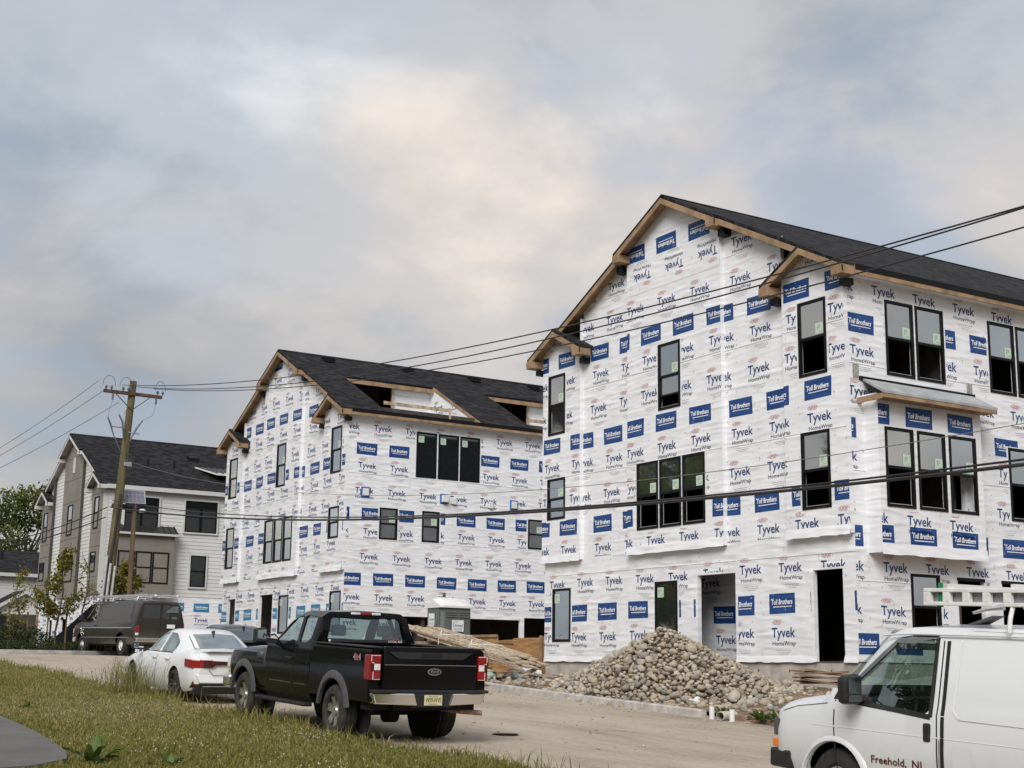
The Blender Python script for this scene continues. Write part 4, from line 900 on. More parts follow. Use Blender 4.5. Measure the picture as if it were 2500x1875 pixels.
# ---- black extended-cab pickup
def pickup():
    root = empty('pickup_truck'); ya, yr = 1.84, -1.84
    def hood(y, w, zt, zb=.52, zbelt=1.16): return (y, [(w-.10,zb),(w-.02,zb+.12),(w+.0,.85),(w+.0,1.02),(w-.03,zbelt),(w-.10,zt-.05),(w-.24,zt-.01),(w-.45,zt+.02),(0,zt+.04)])
    def cab(y, wr, zr_, w=1.0): return (y, [(w-.10,.46),(w-.03,.58),(w,.85),(w-.005,1.06),(w-.035,1.30),(w-.065,1.37),(wr+.02,zr_-.12),(wr-.10,zr_-.03),(0,zr_)])
    st = [hood(2.80,.80,1.00,.60,.92), hood(2.70,.93,1.14,.54,1.02), hood(2.45,.985,1.21), hood(1.9,1.0,1.25), hood(1.15,1.0,1.30), hood(1.00,1.0,1.33),
          cab(.94,.90,1.38), cab(.62,.84,1.62), cab(.25,.78,1.86), cab(.0,.765,1.925), cab(-.4,.76,1.945), cab(-.75,.755,1.935), cab(-.80,.75,1.90), cab(-.86,.745,1.42)]
    # last two stations rake the rear wall
    st[-1] = (-.90, [(.90,.46),(.97,.58),(1.0,.85),(.995,1.06),(.965,1.30),(.935,1.37),(.80,1.60),(.66,1.62),(0,1.63)])
    st[-2] = (-.80, [(.90,.46),(.97,.58),(1.0,.85),(.995,1.06),(.965,1.30),(.935,1.37),(.765,1.83),(.655,1.90),(0,1.915)])
    sh_ = Shell(st)
    win1 = rounded([(.66,1.40),(.18,1.80),(-.10,1.835),(-.20,1.40)], .05); win2 = rounded([(-.30,1.40),(-.215,1.835),(-.66,1.825),(-.70,1.48),(-.58,1.40)], .05)
    ws = rounded([(-.80,1.40),(.80,1.40),(.66,1.84),(-.66,1.84)], .06)
    rw = rounded([(-.72,1.43),(.72,1.43),(.63,1.82),(-.63,1.82)], .07)
    cut = [arch(ya,.42,.50,-1.3,-.62), arch(ya,.42,.50,.62,1.3), prism_x(win1), prism_x(win2), prism_y(ws, .30, 1.4), prism_y(rw, -1.2, -.55)]
    body = sh_.body('cab_body', 'paint_black', root, cut)
    for sd in (-1, 1):
        sh_.patch('side_window', 'auto_glass', win1, root, sd, -.016); sh_.patch('side_window', 'auto_glass', win2, root, sd, -.016)
        sh_.seam('door_seam', [(.80,.62),(.82,1.2),(.74,1.36)], body, sd); sh_.seam('door_seam', [(-.22,.60),(-.24,1.36)], body, sd); sh_.seam('door_seam', [(-.76,.62),(-.80,1.36)], body, sd)
        for a, b in ((.72,-.18),(-.28,-.74)): sh_.seam('door_reflection', [(a,.74),(b,.74)], body, sd, .016, 'grey_plastic', .003)  # grey strips painted on as reflections along the lower doors
        h = MB().box(sd*1.0-.028, sd*1.0+.028, -.18, .05, 1.12, 1.155).build('door_handle', 'black_plastic', body, bevel=.008)
    # windscreen and rear glass
    m = MB(); m.face([(-.80,.915,1.39),(.80,.915,1.39),(.67,.27,1.835),(-.67,.27,1.835)]); m.build('windscreen', 'auto_glass', root, recalc=False)
    m = MB(); m.face([(-.73,-.872,1.42),(.73,-.872,1.42),(.64,-.800,1.83),(-.64,-.800,1.83)]); rg = m.build('rear_window', 'auto_glass', root, recalc=False)
    mb = MB(); mb.face([(-.73,-.879,1.42),(.73,-.879,1.42),(.72,-.869,1.475),(-.72,-.869,1.475)]); mb.build('window_band', 'black_plastic', rg, recalc=False)
    mb = MB(); mb.face(ellipse(-.66,1.45,.022,.022,12)and[(a,-.884,b) for a,b in ellipse(-.66,1.452,.022,.022,12)]); mb.build('window_decal', 'decal_white', rg, recalc=False)
    mb = MB()
    for t in sh(text2d('LOCAL 825', .26, .035, .01), .40, 1.436): mb.face([(a,-.886,b) for a,b in t])
    mb.build('window_decal', 'decal_white', rg, recalc=False)
    mb = MB(); mb.box(.46,.60,-.884,-.882,1.478,1.496); mb.build('window_decal', 'decal_red', rg)
    # high stop lamp
    c = boxobj('stop_lamp', 'lamp_red', (-.10,.10,-.835,-.79,1.868,1.912), root, bevel=.006); boxobj('cargo_lamp', 'lamp_white', (-.27,-.102,-.832,-.79,1.870,1.908), root, bevel=.012); boxobj('cargo_lamp', 'lamp_white', (.102,.27,-.832,-.79,1.870,1.908), root, bevel=.012)
    # interior
    boxobj('cabin_floor', 'cloth_dark', (-.88,.88,-.84,1.0,.55,.62), root); boxobj('dashboard', 'cloth_dark', (-.86,.86,.55,.95,1.0,1.34), root, bevel=.05)
    for x in (-.42, .42):
        s_ = MB().box(x-.26,x+.26,-.45,.15,.70,.92).build('seat', 'cloth_dark', root, bevel=.05); MB().prism([(x-.25,-.42,.9),(x+.25,-.42,.9),(x+.22,-.60,1.48),(x-.22,-.60,1.48)], (0,-.14,0)).build('seat_back', 'cloth_dark', s_, bevel=.04)
        MB().box(x-.13,x+.13,-.74,-.64,1.52,1.70).build('headrest', 'grey_plastic', s_, bevel=.04)
    MB().lathe([(.018*math.cos(a),.19+.018*math.sin(a)) for a in [k*math.pi/3 for k in range(6)]], 22, 'y', (-.42,.40,1.18)).build('steering_wheel', 'black_plastic', root)
    # bed: two pressed sides with wheel arches
    for sd in (-1, 1):
        sec = [(1.0,.62),(1.005,.85),(1.0,1.10),(.985,1.28),(.955,1.385),(.90,1.41),(.80,1.40),(.78,1.38),(.78,.84),(.80,.62)]
        bedb = MB().prism([(sd*a_,-.935,b_) for a_, b_ in sec], (0,-2.085,0)).build('bed_tmp', 'under', None); c_ = arch(yr,.42,.52,-1.3,1.3).build('c', 'under')
        b = bedb.modifiers.new('b', 'BOOLEAN'); b.object = c_; b.solver = 'EXACT'; dg = bpy.context.evaluated_depsgraph_get(); nm = bpy.data.meshes.new_from_object(bedb.evaluated_get(dg))
        bpy.data.objects.remove(bedb); bpy.data.objects.remove(c_); nm.materials.clear(); nm.materials.append(MATS['paint_black']); nm.polygons.foreach_set('material_index', [0]*len(nm.polygons)); nm.polygons.foreach_set('use_smooth', [True]*len(nm.polygons)); nm.set_sharp_from_angle(angle=R(30))
        bs = bpy.data.objects.new('bed_side', nm); COL.objects.link(bs); bs.parent = root
        if sd < 0: bed = bs
    m = MB(); m.box(-.78,.78,-3.0,-.94,.80,.84); m.box(-.9,.9,-.98,-.937,.62,1.36); m.build('bed_floor', 'black_plastic', bed)
    for sd in (-1, 1): MB().box(min(sd*.775,sd*.985),max(sd*.775,sd*.985),-3.02,-.94,1.405,1.43).build('bed_rail', 'black_plastic', bed, bevel=.012)
    # inner wheel wells (dark)
    for y in (ya, yr):
        for sd in (-1, 1): MB().cyl((sd*.60,y,.45),(sd*.63,y,.45), .56, 20).build('wheel_well', 'under', root)
    # tailgate: pressed panel with a recessed upper band
    m = MB(); m.prism([(-.80,-3.09,.70),(.80,-3.09,.70),(.80,-3.105,1.17),(-.80,-3.105,1.17)], (0,.09,0)); m.prism([(-.80,-3.105,1.172),(.80,-3.105,1.172),(.80,-3.09,1.38),(.76,-3.06,1.435),(-.76,-3.06,1.435),(-.80,-3.09,1.38)], (0,.075,0)); tg = m.build('tailgate', 'paint_black', root, bevel=.012)
    m = MB(); m.face([(-.72,-3.100,1.36),(.72,-3.100,1.36),(.55,-3.108,1.26),(-.55,-3.108,1.26)]); m.build('tailgate_scoop', 'black_plastic', tg, recalc=False)
    boxobj('tailgate_handle', 'under', (-.16,.16,-3.116,-3.104,1.285,1.345), tg, bevel=.008)
    boxobj('tailgate_line', 'decal_grey', (-.79,.79,-3.1075,-3.106,1.168,1.174), tg)  # thin pale grey strip laid across the tailgate step
    # oval badge with script
    e = MB(); e.prism([(a,-3.112,b) for a, b in ellipse(.06,1.075,.118,.050,28)], (0,.012,0)); bd = e.build('badge', 'chrome', tg)
    e = MB(); e.prism([(a,-3.116,b) for a, b in ellipse(.06,1.075,.104,.040,28)], (0,.004,0)); e.build('badge_field', 'plate_text', bd)
    e = MB()
    for t in sh(text2d('Ford', .135, .045, .008, .25), -.008, 1.058): e.face([(a,-3.118,b) for a, b in t])
    e.build('badge_script', 'chrome', bd, recalc=False)
    # tail lamps: red C around a white reversing lamp, wrapping the corner
    for sd in (-1, 1):
        X = lambda a: sd*a
        def lampbox(n, mat, x0, x1, z0, z1, y0=-3.085, y1=-2.90): return MB().box(min(X(x0),X(x1)),max(X(x0),X(x1)),y0,y1,z0,z1).build(n, mat, root, bevel=.008)
        lp = lampbox('tail_lamp', 'lamp_red', .835, 1.010, .945, 1.315)
        def sub(n, mat, x0, x1, z0, z1, y=-3.09): o_ = MB().box(min(X(x0),X(x1)),max(X(x0),X(x1)),y,y+.02,z0,z1).build(n, mat, lp, bevel=.003); return o_
        sub('lamp_edge', 'lamp_white', .845,1.0,1.298,1.307); sub('lamp_edge', 'lamp_white', .845,.97,.953,.961); sub('lamp_edge', 'lamp_white', .988,.998,1.215,1.298); sub('lamp_edge', 'lamp_white', .94,.988,1.190,1.200); sub('lamp_edge','lamp_white',.955,.965,.961,1.07)
        sub('reverse_lamp', 'lamp_white', .85,.945,1.09,1.180,-3.094); sub('lamp_lens', 'lamp_smoke', .96,1.0,1.07,1.185,-3.092); sub('lamp_lens', 'lamp_red', .855,.975,1.205,1.288,-3.094); sub('lamp_lens', 'lamp_red', .855,.945,.972,1.075,-3.094)
        # wrap on the side
        MB().box(min(X(1.006),X(1.016)),max(X(1.006),X(1.016)),-3.07,-2.90,.96,1.30).build('lamp_side', 'lamp_red', lp)
    # bumper: chrome ends, black centre with plate
    for sd in (-1, 1):
        m = MB(); m.prism([(sd*.98,-3.10,.765),(sd*.33,-3.24,.765),(sd*.27,-3.235,.585),(sd*.90,-3.10,.60)] , (0,.10,0)); m.prism([(sd*1.0,-2.80,.74),(sd*.985,-3.11,.765),(sd*.93,-3.11,.60),(sd*.98,-2.80,.62)], (-sd*.05,0,0)); m.build('bumper_end', 'chrome', root, bevel=.02)
    m = MB(); m.box(-.98,.98,-3.20,-2.95,.765,.81); m.box(-.34,.34,-3.20,-3.0,.56,.765); m.build('bumper_step', 'black_plastic', root, bevel=.015)
    pl = plate(root, -3.212, .665, 'W59-WVS'); 
    # frame, axle, exhaust
    m = MB(); m.box(-.55,.55,-3.0,2.2,.50,.66); m.cyl((-.7,yr,.40),(.7,yr,.40),.06,10); m.lathe([(-.15,.05),(-.10,.15),(.10,.15),(.15,.05)], 14, 'x', (0,yr,.38)); m.box(-.9,.9,-2.9,-2.6,.50,.62); m.build('chassis', 'under', root)
    MB().tube([(.62,-2.4,.48),(.72,-2.85,.47),(.98,-3.02,.46)], .04, 10).build('exhaust_pipe', 'lumber_old', root)
    # wheels, flares, steps
    for sd in (-1, 1):
        for y in (ya, yr):
            wheel(root, sd*.87, y, .405, .275, .262, 'six', 'tyre_dusty', sd)
            V = []; n = 20
            for k in range(n+1):
                a = math.pi*(.04+.92*k/n); c, s_ = math.cos(a), math.sin(a)
                V += [(sd*1.035, y+c*.475, .43+s_*.475), (sd*1.045, y+c*.515, .43+s_*.515), (sd*1.005, y+c*.60, .43+s_*.60), (sd*.98, y+c*.475, .43+s_*.475)]
            F = [(4*k+i, 4*k+(i+1)%4, 4*k+4+(i+1)%4, 4*k+4+i) for k in range(n) for i in range(4)]+[(0,1,2,3),(4*n,4*n+1,4*n+2,4*n+3)]
            MB().poly(V, F).build('wheel_flare', 'grey_plastic', root, smooth=40)
        boxobj('running_board', 'black_plastic', (min(sd*.88,sd*1.04),max(sd*.88,sd*1.04),-.85,1.20,.40,.46), root, bevel=.02)
        # mirrors
        mr = MB(); mr.prism([(sd*1.10,.62,1.33),(sd*1.33,.60,1.34),(sd*1.33,.60,1.58),(sd*1.12,.62,1.60)], (0,.14,0)); mm = mr.build('wing_mirror', 'black_plastic', root, bevel=.03)
        MB().prism([(sd*1.13,.612,1.36),(sd*1.30,.595,1.37),(sd*1.30,.595,1.55),(sd*1.14,.612,1.57)], (0,-.004,0)).build('mirror_face', 'mirror_glass', mm)
        MB().prism([(sd*.93,.60,1.33),(sd*1.12,.64,1.36),(sd*1.12,.64,1.43),(sd*.93,.60,1.42)], (0,.06,0)).build('mirror_arm', 'black_plastic', mm, bevel=.01)
        MB().tube([(sd*1.02,.35,1.43),(sd*1.06,.44,1.50),(sd*1.12,.58,1.46)], .012, 6).build('mirror_brace', 'black_plastic', mm)
    # front end (hidden side, seen from elsewhere)
    boxobj('grille', 'chrome', (-.62,.62,2.79,2.83,.78,1.05), root, bevel=.02); boxobj('front_bumper', 'chrome', (-.98,.98,2.62,2.92,.50,.72), root, bevel=.05)
    for sd in (-1, 1): boxobj('headlamp', 'lamp_white', (min(sd*.64,sd*.95),max(sd*.64,sd*.95),2.62,2.80,.82,1.04), root, bevel=.03)
    # decals
    e = MB()
    for t in sh(text2d('4x4', .26, .105, .02), 0, 0): e.face([(-1.012, -2.50-p[0]+.0, 1.215+p[1]) for p in t])
    e.build('decal', 'decal_grey', bed, recalc=False)
    e = MB(); e.face([(-1.014, -2.63+a, 1.265+b) for a, b in ellipse(0,0,.035,.045,12)]); e.build('decal', 'decal_red', bed, recalc=False)
    e = MB()
    for t in sh(text2d('F150', .20, .05, .02), 0, 0): e.face([(-(sh_.sx(1.28-p[0], 1.13+p[1])+.006), 1.28-p[0], 1.13+p[1]) for p in t])
    e.build('badge', 'chrome', body, recalc=False)
    return root
P = pickup(); place(P, 10.62, 22.25, zr(22.25)+.005, 0.0, .0455)
tag(P, 'black four-wheel-drive pickup truck parked on the road beside the grass verge', 'pickup truck')
# ---- white compact saloon / dark saloon
def sedan(name, paintm, glass, dark=False):
    root = empty(name); ya, yr = 1.35, -1.35
    def S(y, w, z0, zb, wr, zt): # z0 sill, zb belt, zt top
        return (y, [(w-.10,z0),(w-.03,z0+.10),(w,z0+.28),(w-.005,zb-.18),(w-.03,zb-.04),(w-.06,zb),(wr+.04,zt-.10),(wr-.08,zt-.025),(0,zt)])
    st = [S(2.24,.62,.30,.62,.40,.66), S(2.12,.78,.22,.66,.55,.72), S(1.9,.86,.19,.72,.62,.80), S(1.4,.89,.18,.82,.70,.89), S(.95,.895,.18,.88,.70,.965), S(.80,.895,.18,.89,.70,1.0), S(.35,.90,.18,.905,.60,1.28), S(.05,.90,.18,.91,.57,1.40), S(-.35,.90,.18,.915,.56,1.435), S(-.8,.895,.18,.925,.55,1.41), S(-1.15,.89,.18,.95,.56,1.31), S(-1.6,.885,.20,.98,.60,1.12), S(-1.82,.88,.22,.985,.66,1.045), S(-2.1,.86,.26,.97,.70,1.03), S(-2.28,.80,.30,.90,.66,1.01), S(-2.36,.72,.34,.80,.60,.86)]
    sh_ = Shell(st)
    w1 = rounded([(.62,.95),(.22,1.24),(-.05,1.335),(-.22,1.335),(-.20,.945)], .05); w2 = rounded([(-.26,.945),(-.28,1.335),(-.62,1.32),(-1.02,1.16),(-1.10,.99),(-1.02,.95)], .06)
    cut = [arch(ya,.32,.375,-1.2,-.58), arch(ya,.32,.375,.58,1.2), arch(yr,.32,.375,-1.2,-.58), arch(yr,.32,.375,.58,1.2), prism_x(w1), prism_x(w2)]
    body = sh_.body('car_body', paintm, root, cut, .025)
    def roofpatch(n, ylo, yhi, wlo, whi, off=.006):
        m = MB(); N = 10; M = 10; g = []
        for i in range(N+1):
            y = ylo+(yhi-ylo)*i/N; w = wlo+(whi-wlo)*i/N; g.append([(w*(2*j/M-1), y, sh_.top(y, w*(2*j/M-1))+off) for j in range(M+1)])
        V = [q for r_ in g for q in r_]; m.poly(V, [(i*(M+1)+j, i*(M+1)+j+1, (i+1)*(M+1)+j+1, (i+1)*(M+1)+j) for i in range(N) for j in range(M)]); return m.build(n, 'auto_glass_light' if n == 'rear_window' and not dark else glass, root, smooth=60)
    roofpatch('rear_window', -1.74, -1.08, .60, .53); roofpatch('windscreen', .74, .12, .64, .55)
    for sd in (-1, 1):
        for w_ in (w1, w2): sh_.patch('side_window', glass, w_, root, sd, -.012)
        sh_.seam('window_trim', [(.70,.93),(-1.08,.945)], body, sd, .02, 'black_plastic', .003)
        for s_ in ([(.66,.30),(.72,.62),(.70,.92)], [(-.22,.28),(-.24,.94)], [(-.98,.55),(-1.06,.75),(-1.05,.94)]): sh_.seam('door_seam', s_, body, sd, .012)
        for y in (-.10, -.92): MB().box(min(sd*.885,sd*.925),max(sd*.885,sd*.925),y-.10,y+.10,.80,.83).build('door_handle', paintm, body, bevel=.008)
        mr = MB(); mr.prism([(sd*.98,.66,.93),(sd*1.13,.62,.95),(sd*1.12,.62,1.07),(sd*.99,.66,1.08)], (0,.16,0)); mm = mr.build('wing_mirror', 'black_plastic', root, bevel=.03); MB().prism([(sd*.995,.655,.95),(sd*1.11,.615,.965),(sd*1.10,.615,1.05),(sd*1.0,.655,1.06)], (0,-.004,0)).build('mirror_face', 'mirror_glass', mm)
        MB().box(min(sd*.84,sd*.99),max(sd*.84,sd*.99),.68,.76,.93,.97).build('mirror_arm', 'black_plastic', mm)
        wheel(root, sd*.80, ya, .315, .20, .235, 'five', 'rubber', sd); wheel(root, sd*.80, yr, .315, .20, .235, 'five', 'rubber', sd)
        for y in (ya, yr): MB().cyl((sd*.56,y,.34),(sd*.58,y,.34), .40, 18).build('wheel_well', 'under', root)
        # tail lamp wrapping the corner
        m = MB(); out = [(sd*.80,-1.98),(sd*.895,-1.96),(sd*.89,-2.12),(sd*.862,-2.265),(sd*.72,-2.37),(sd*.46,-2.405),(sd*.44,-2.30)]
        V = [(x, y, .865-.03*max(0, (-1.96-y))) for x, y in out]+[(x, y, .715 if y > -2.2 else .70) for x, y in out]; nn = len(out)
        m.poly(V, [tuple(range(nn)), tuple(range(nn, 2*nn))]+[(i,(i+1)%nn,nn+(i+1)%nn,nn+i) for i in range(nn)]); lp = m.build('tail_lamp', 'lamp_red', root, bevel=.01)
        m = MB(); m.prism([(sd*.64,-2.392,.845),(0,-2.416,.825),(0,-2.416,.77),(sd*.40,-2.410,.758),(sd*.46,-2.408,.715),(sd*.64,-2.392,.71)], (0,.03,0)); m.build('lamp_lens', 'lamp_smoke', lp)
        m = MB(); m.prism([(sd*.70,-2.325,.50),(sd*.78,-2.27,.48),(sd*.84,-2.20,.30),(sd*.72,-2.31,.34)], (0,.03,0)); m.build('fog_lamp', 'lamp_smoke', root)
    m = MB(); m.prism([(-.70,-2.40,.40),(.70,-2.40,.40),(.80,-2.28,.24),(.80,-2.25,.19),(-.80,-2.25,.19),(-.80,-2.28,.24)], (0,.12,0)); m.build('rear_valance', 'black_plastic', root, bevel=.01)
    m = MB(); m.prism([(-.78,-2.36,.58),(.78,-2.36,.58),(.70,-2.40,.40),(-.70,-2.40,.40)], (0,.20,0)); m.build('rear_bumper', paintm, root, bevel=.03)
    # boot lid lip and seams
    m = MB(); m.prism([(-.66,-2.20,1.035),(.66,-2.20,1.035),(.58,-2.385,1.045),(-.58,-2.385,1.045)], (0,0,-.03)); m.build('boot_lip', paintm, root, bevel=.012)
    for sd in (-1, 1): MB().tube([(sd*.62,-1.80,1.06),(sd*.655,-2.1,1.045)], .006, 6).build('boot_seam', 'under', root)
    MB().tube([(-.52,-2.376,.66),(-.44,-2.392,.56),(.44,-2.392,.56),(.52,-2.376,.66)], .006, 6).build('boot_seam', 'under', root)
    plate(root, -2.418, .655, 'W24-VHK')
    m = MB()
    for t in sh(text2d('KIA', .16, .04, .01), -.08, .90): m.face([(a, -2.372-.0, b) for a, b in t])
    m.build('badge', 'chrome', root, recalc=False)
    m = MB(); m.prism([(-.02,-1.10,1.30),(.02,-1.10,1.30),(.012,-1.16,1.40),(-.012,-1.16,1.40)], (0,.16,-.0)); m.build('shark_fin', 'black_plastic', root, bevel=.008)
    boxobj('cabin', 'cloth_dark', (-.80,.80,-1.3,1.0,.22,.60), root)
    for x in (-.38,.38):
        s_ = boxobj('seat', 'cloth_dark', (x-.24,x+.24,-.35,.2,.5,.68), root, bevel=.04); MB().prism([(x-.22,-.3,.66),(x+.22,-.3,.66),(x+.17,-.5,1.22),(x-.17,-.5,1.22)], (0,-.1,0)).build('seat_back', 'cloth_dark', s_, bevel=.03)
    boxobj('rear_seat', 'cloth_dark', (-.68,.68,-1.25,-1.05,.5,1.08), root, bevel=.05); boxobj('grille', 'black_plastic', (-.5,.5,2.20,2.26,.34,.58), root, bevel=.02)
    for sd in (-1,1): boxobj('headlamp', 'lamp_white', (min(sd*.52,sd*.80),max(sd*.52,sd*.80),2.06,2.18,.58,.68), root, bevel=.02)
    return root
K = sedan('saloon_car', 'paint_white', 'auto_glass'); place(K, 10.72, 29.72, zr(29.72)+.005, 0.0, .0455)
tag(K, 'white saloon car parked in front of the black pickup, beside tall grass', 'car')
K2 = sedan('saloon_car', 'paint_navy', 'auto_glass_dark', True); place(K2, 14.0, 36.3, zr(36.3)+.005, 0.0, .0455)
tag(K2, 'dark navy car mostly hidden between the white saloon and the pickup cab', 'car')
# ---- vans
def van(name, paintm, L_front, L_rear, wb, h, kind):
    root = empty(name); ya, yr = wb/2, -wb/2; yf = ya+L_front; ye = yr-L_rear; w = 1.0
    nose = 1.30 if kind == 'white' else 1.22
    def N(y, ww, z0, zb, zt): return (y, [(ww-.08,z0),(ww-.015,z0+.14),(ww,z0+.38),(ww-.01,zb-.10),(ww-.04,zb),(ww-.12,zt-.03),(ww-.26,zt),(ww-.45,zt+.02),(0,zt+.03)])
    def C(y, zt, wr, zb=1.26): return (y, [(w-.08,.42),(w-.015,.56),(w,.82),(w-.01,zb-.08),(w-.035,zb),(w-.06,zb+.10),(wr+.03,zt-.16),(wr-.06,zt-.05),(0,zt)])
    yb = yf-.86   # base of windscreen
    st = [N(yf,.88,.52,.98,1.04), N(yf-.05,.945,.48,1.06,1.13), N(yf-.16,.98,.45,1.11,1.19), N(yf-.40,.99,.43,1.14,1.235), N(yb+.10,1.0,.42,1.20,1.285), C(yb-.02,1.37,.88), C(yb-.38,1.74,.82), C(yb-.72,2.02,.79), C(yb-.95,2.07,.785), C(yb-1.4,h,.785), C(0-.9,h+.01,.785), C(ye+.25,h,.785), C(ye+.06,h-.04,.77), (ye, [(w-.10,.46),(w-.05,.58),(w-.03,.82),(w-.04,1.18),(w-.07,1.26),(w-.09,1.36),(.79,h-.26),(.70,h-.14),(0,h-.10)])]
    sh_ = Shell(st)
    if kind == 'white': win = rounded([(yb-.20,1.28),(yb-.30,1.42),(yb-.82,1.86),(yb-1.02,1.90),(yb-1.30,1.90),(yb-1.33,1.20),(yb-1.2,1.17),(yb-.35,1.24)], .05)
    else: win = rounded([(yb-.18,1.30),(yb-.62,1.80),(yb-.85,1.88),(yb-1.20,1.88),(yb-1.25,1.25)], .05)
    ws = rounded([(-.82,1.40),(.82,1.40),(.72,1.98),(-.72,1.98)], .08)
    ar = .43 if kind == 'white' else .47
    cut = [arch(ya,.38,ar,-1.3,-.60), arch(ya,.38,ar,.60,1.3), arch(yr,.38,ar,-1.3,-.60), arch(yr,.38,ar,.60,1.3), prism_x(win), prism_y(ws, yb-.85, yb+.4)]
    body = sh_.body('van_body', paintm, root, cut, .03)
    gl = 'auto_glass' if kind == 'white' else 'auto_glass'
    m = MB(); m.face([(-.84,yb-.06,1.40),(.84,yb-.06,1.40),(.73,yb-.66,1.985),(-.73,yb-.66,1.985)]); m.build('windscreen', gl, root, recalc=False)
    for sd in (-1, 1):
        sh_.patch('side_window', gl, win, root, sd, -.014)
        for s_ in ([(yb-.12,.52),(yb-.08,1.02),(yb-.09,1.24)], [(yb-1.44,.50),(yb-1.43,1.26),(yb-1.40,1.90)]): sh_.seam('door_seam', s_, body, sd, .016)
        MB().box(min(sd*.975,sd*1.012),max(sd*.975,sd*1.012),yb-1.36,yb-1.27,.92,1.10).build('door_handle', 'black_plastic', body, bevel=.02) if kind == 'white' else MB().box(min(sd*.975,sd*1.01),max(sd*.975,sd*1.01),yb-1.38,yb-1.2,1.08,1.12).build('door_handle', 'black_plastic', body, bevel=.01)
        wheel(root, sd*.84, ya, .375, .25, .215, 'steel', 'rubber', sd); wheel(root, sd*.84, yr, .375, .25, .215, 'steel', 'rubber', sd)
        for y in (ya, yr): MB().cyl((sd*.58,y,.42),(sd*.61,y,.42), .54, 18).build('wheel_well', 'under', root)
        # mirror
        if kind == 'white':
            mr = MB(); mr.prism([(sd*1.02,yb-.52,1.22),(sd*1.30,yb-.56,1.22),(sd*1.31,yb-.56,1.50),(sd*1.03,yb-.52,1.53)], (0,.15,0)); mm = mr.build('wing_mirror', 'black_plastic', root, bevel=.05)
            MB().prism([(sd*1.055,yb-.526,1.33),(sd*1.275,yb-.563,1.33),(sd*1.28,yb-.563,1.48),(sd*1.06,yb-.526,1.50)], (0,-.004,0)).build('mirror_face', 'mirror_glass', mm); MB().prism([(sd*1.055,yb-.526,1.25),(sd*1.275,yb-.563,1.25),(sd*1.275,yb-.563,1.315),(sd*1.055,yb-.526,1.315)], (0,-.004,0)).build('mirror_face', 'mirror_glass', mm)
            MB().box(min(sd*.90,sd*1.06),max(sd*.90,sd*1.06),yb-.50,yb-.36,1.24,1.32).build('mirror_arm', 'black_plastic', mm, bevel=.02)
            tri = [(yb-.02,1.27),(yb-.02,1.33),(yb-.34,1.62),(yb-.36,1.28)]; sh_.patch('mirror_panel', 'black_plastic', [(yb-.06,1.25),(yb-.10,1.33),(yb-.26,1.36),(yb-.27,1.25)], body, sd, .006)
            sh_.seam('window_seal', [(yb-.18,1.25),(yb-.34,1.47),(yb-.83,1.885),(yb-1.02,1.925),(yb-1.32,1.925),(yb-1.355,1.16),(yb-.9,1.20),(yb-.18,1.25)], body, sd, .05, 'black_plastic', .005)
            # rain deflector along the top of the window
            for q in ([(yb-.36,1.46),(yb-.80,1.835),(yb-.80,1.90),(yb-.33,1.50)], [(yb-.80,1.82),(yb-1.0,1.86),(yb-1.32,1.86),(yb-1.32,1.925),(yb-1.02,1.925),(yb-.80,1.90)], [(yb-.80,1.80),(yb-1.32,1.80),(yb-1.32,1.87),(yb-1.0,1.865),(yb-.80,1.835)]): sh_.patch('rain_deflector', 'auto_glass_dark', q, body, sd, .016)
        else:
            mr = MB(); mr.prism([(sd*1.02,yb-.25,1.28),(sd*1.22,yb-.28,1.28),(sd*1.22,yb-.28,1.50),(sd*1.02,yb-.25,1.50)], (0,.10,0)); mr.build('wing_mirror', 'black_plastic', root, bevel=.03)
        # head / corner lamps
        boxobj('headlamp', 'lamp_white', (min(sd*.62,sd*.855),max(sd*.62,sd*.855),yf-.10,yf+.02,.80,.98), root, bevel=.02)
        boxobj('corner_lamp', 'grey_plastic' if kind == 'white' else 'lamp_white', (min(sd*.86,sd*.962),max(sd*.86,sd*.962),yf-.17,yf-.01,.80,.99), root, bevel=.02); boxobj('turn_lamp', 'lamp_amber', (min(sd*.86,sd*.955),max(sd*.86,sd*.955),yf-.10,yf+.01,.68,.77), root, bevel=.01)
    boxobj('grille', 'black_plastic', (-.60,.60,yf-.02,yf+.03,.72,1.0), root, bevel=.02)
    m = MB(); m.prism([(-1.0,yf-.30,.46),(-.92,yf+.09,.46),(.92,yf+.09,.46),(1.0,yf-.30,.46)], (0,0,.20)); m.build('front_bumper', 'black_plastic' if kind == 'white' else 'chrome', root, bevel=.03)
    m = MB(); m.box(-.98,.98,ye-.14,ye+.05,.50,.66); m.build('rear_bumper', 'chrome', root, bevel=.03)
    MB().box(-.86,.86,ye+.1,yf-.3,.36,.50).build('chassis', 'under', root)
    # interior
    boxobj('dashboard', 'cloth_dark', (-.86,.86,yb-.45,yb-.05,.95,1.28), root, bevel=.05)
    for x in (-.45, .45):
        s_ = boxobj('seat', 'cloth_dark', (x-.25,x+.25,yb-1.25,yb-.75,.62,.85), root, bevel=.05); MB().prism([(x-.24,yb-1.20,.85),(x+.24,yb-1.20,.85),(x+.2,yb-1.36,1.50),(x-.2,yb-1.36,1.50)], (0,-.12,0)).build('seat_back', 'cloth_dark', s_, bevel=.04); MB().box(x-.12,x+.12,yb-1.48,yb-1.38,1.54,1.74).build('headrest', 'cloth_dark', s_, bevel=.03)
    MB().lathe([(.018*math.cos(a),.19+.018*math.sin(a)) for a in [k*math.pi/3 for k in range(6)]], 22, 'y', (-.45,yb-.55,1.22)).build('steering_wheel', 'grey_plastic', root)
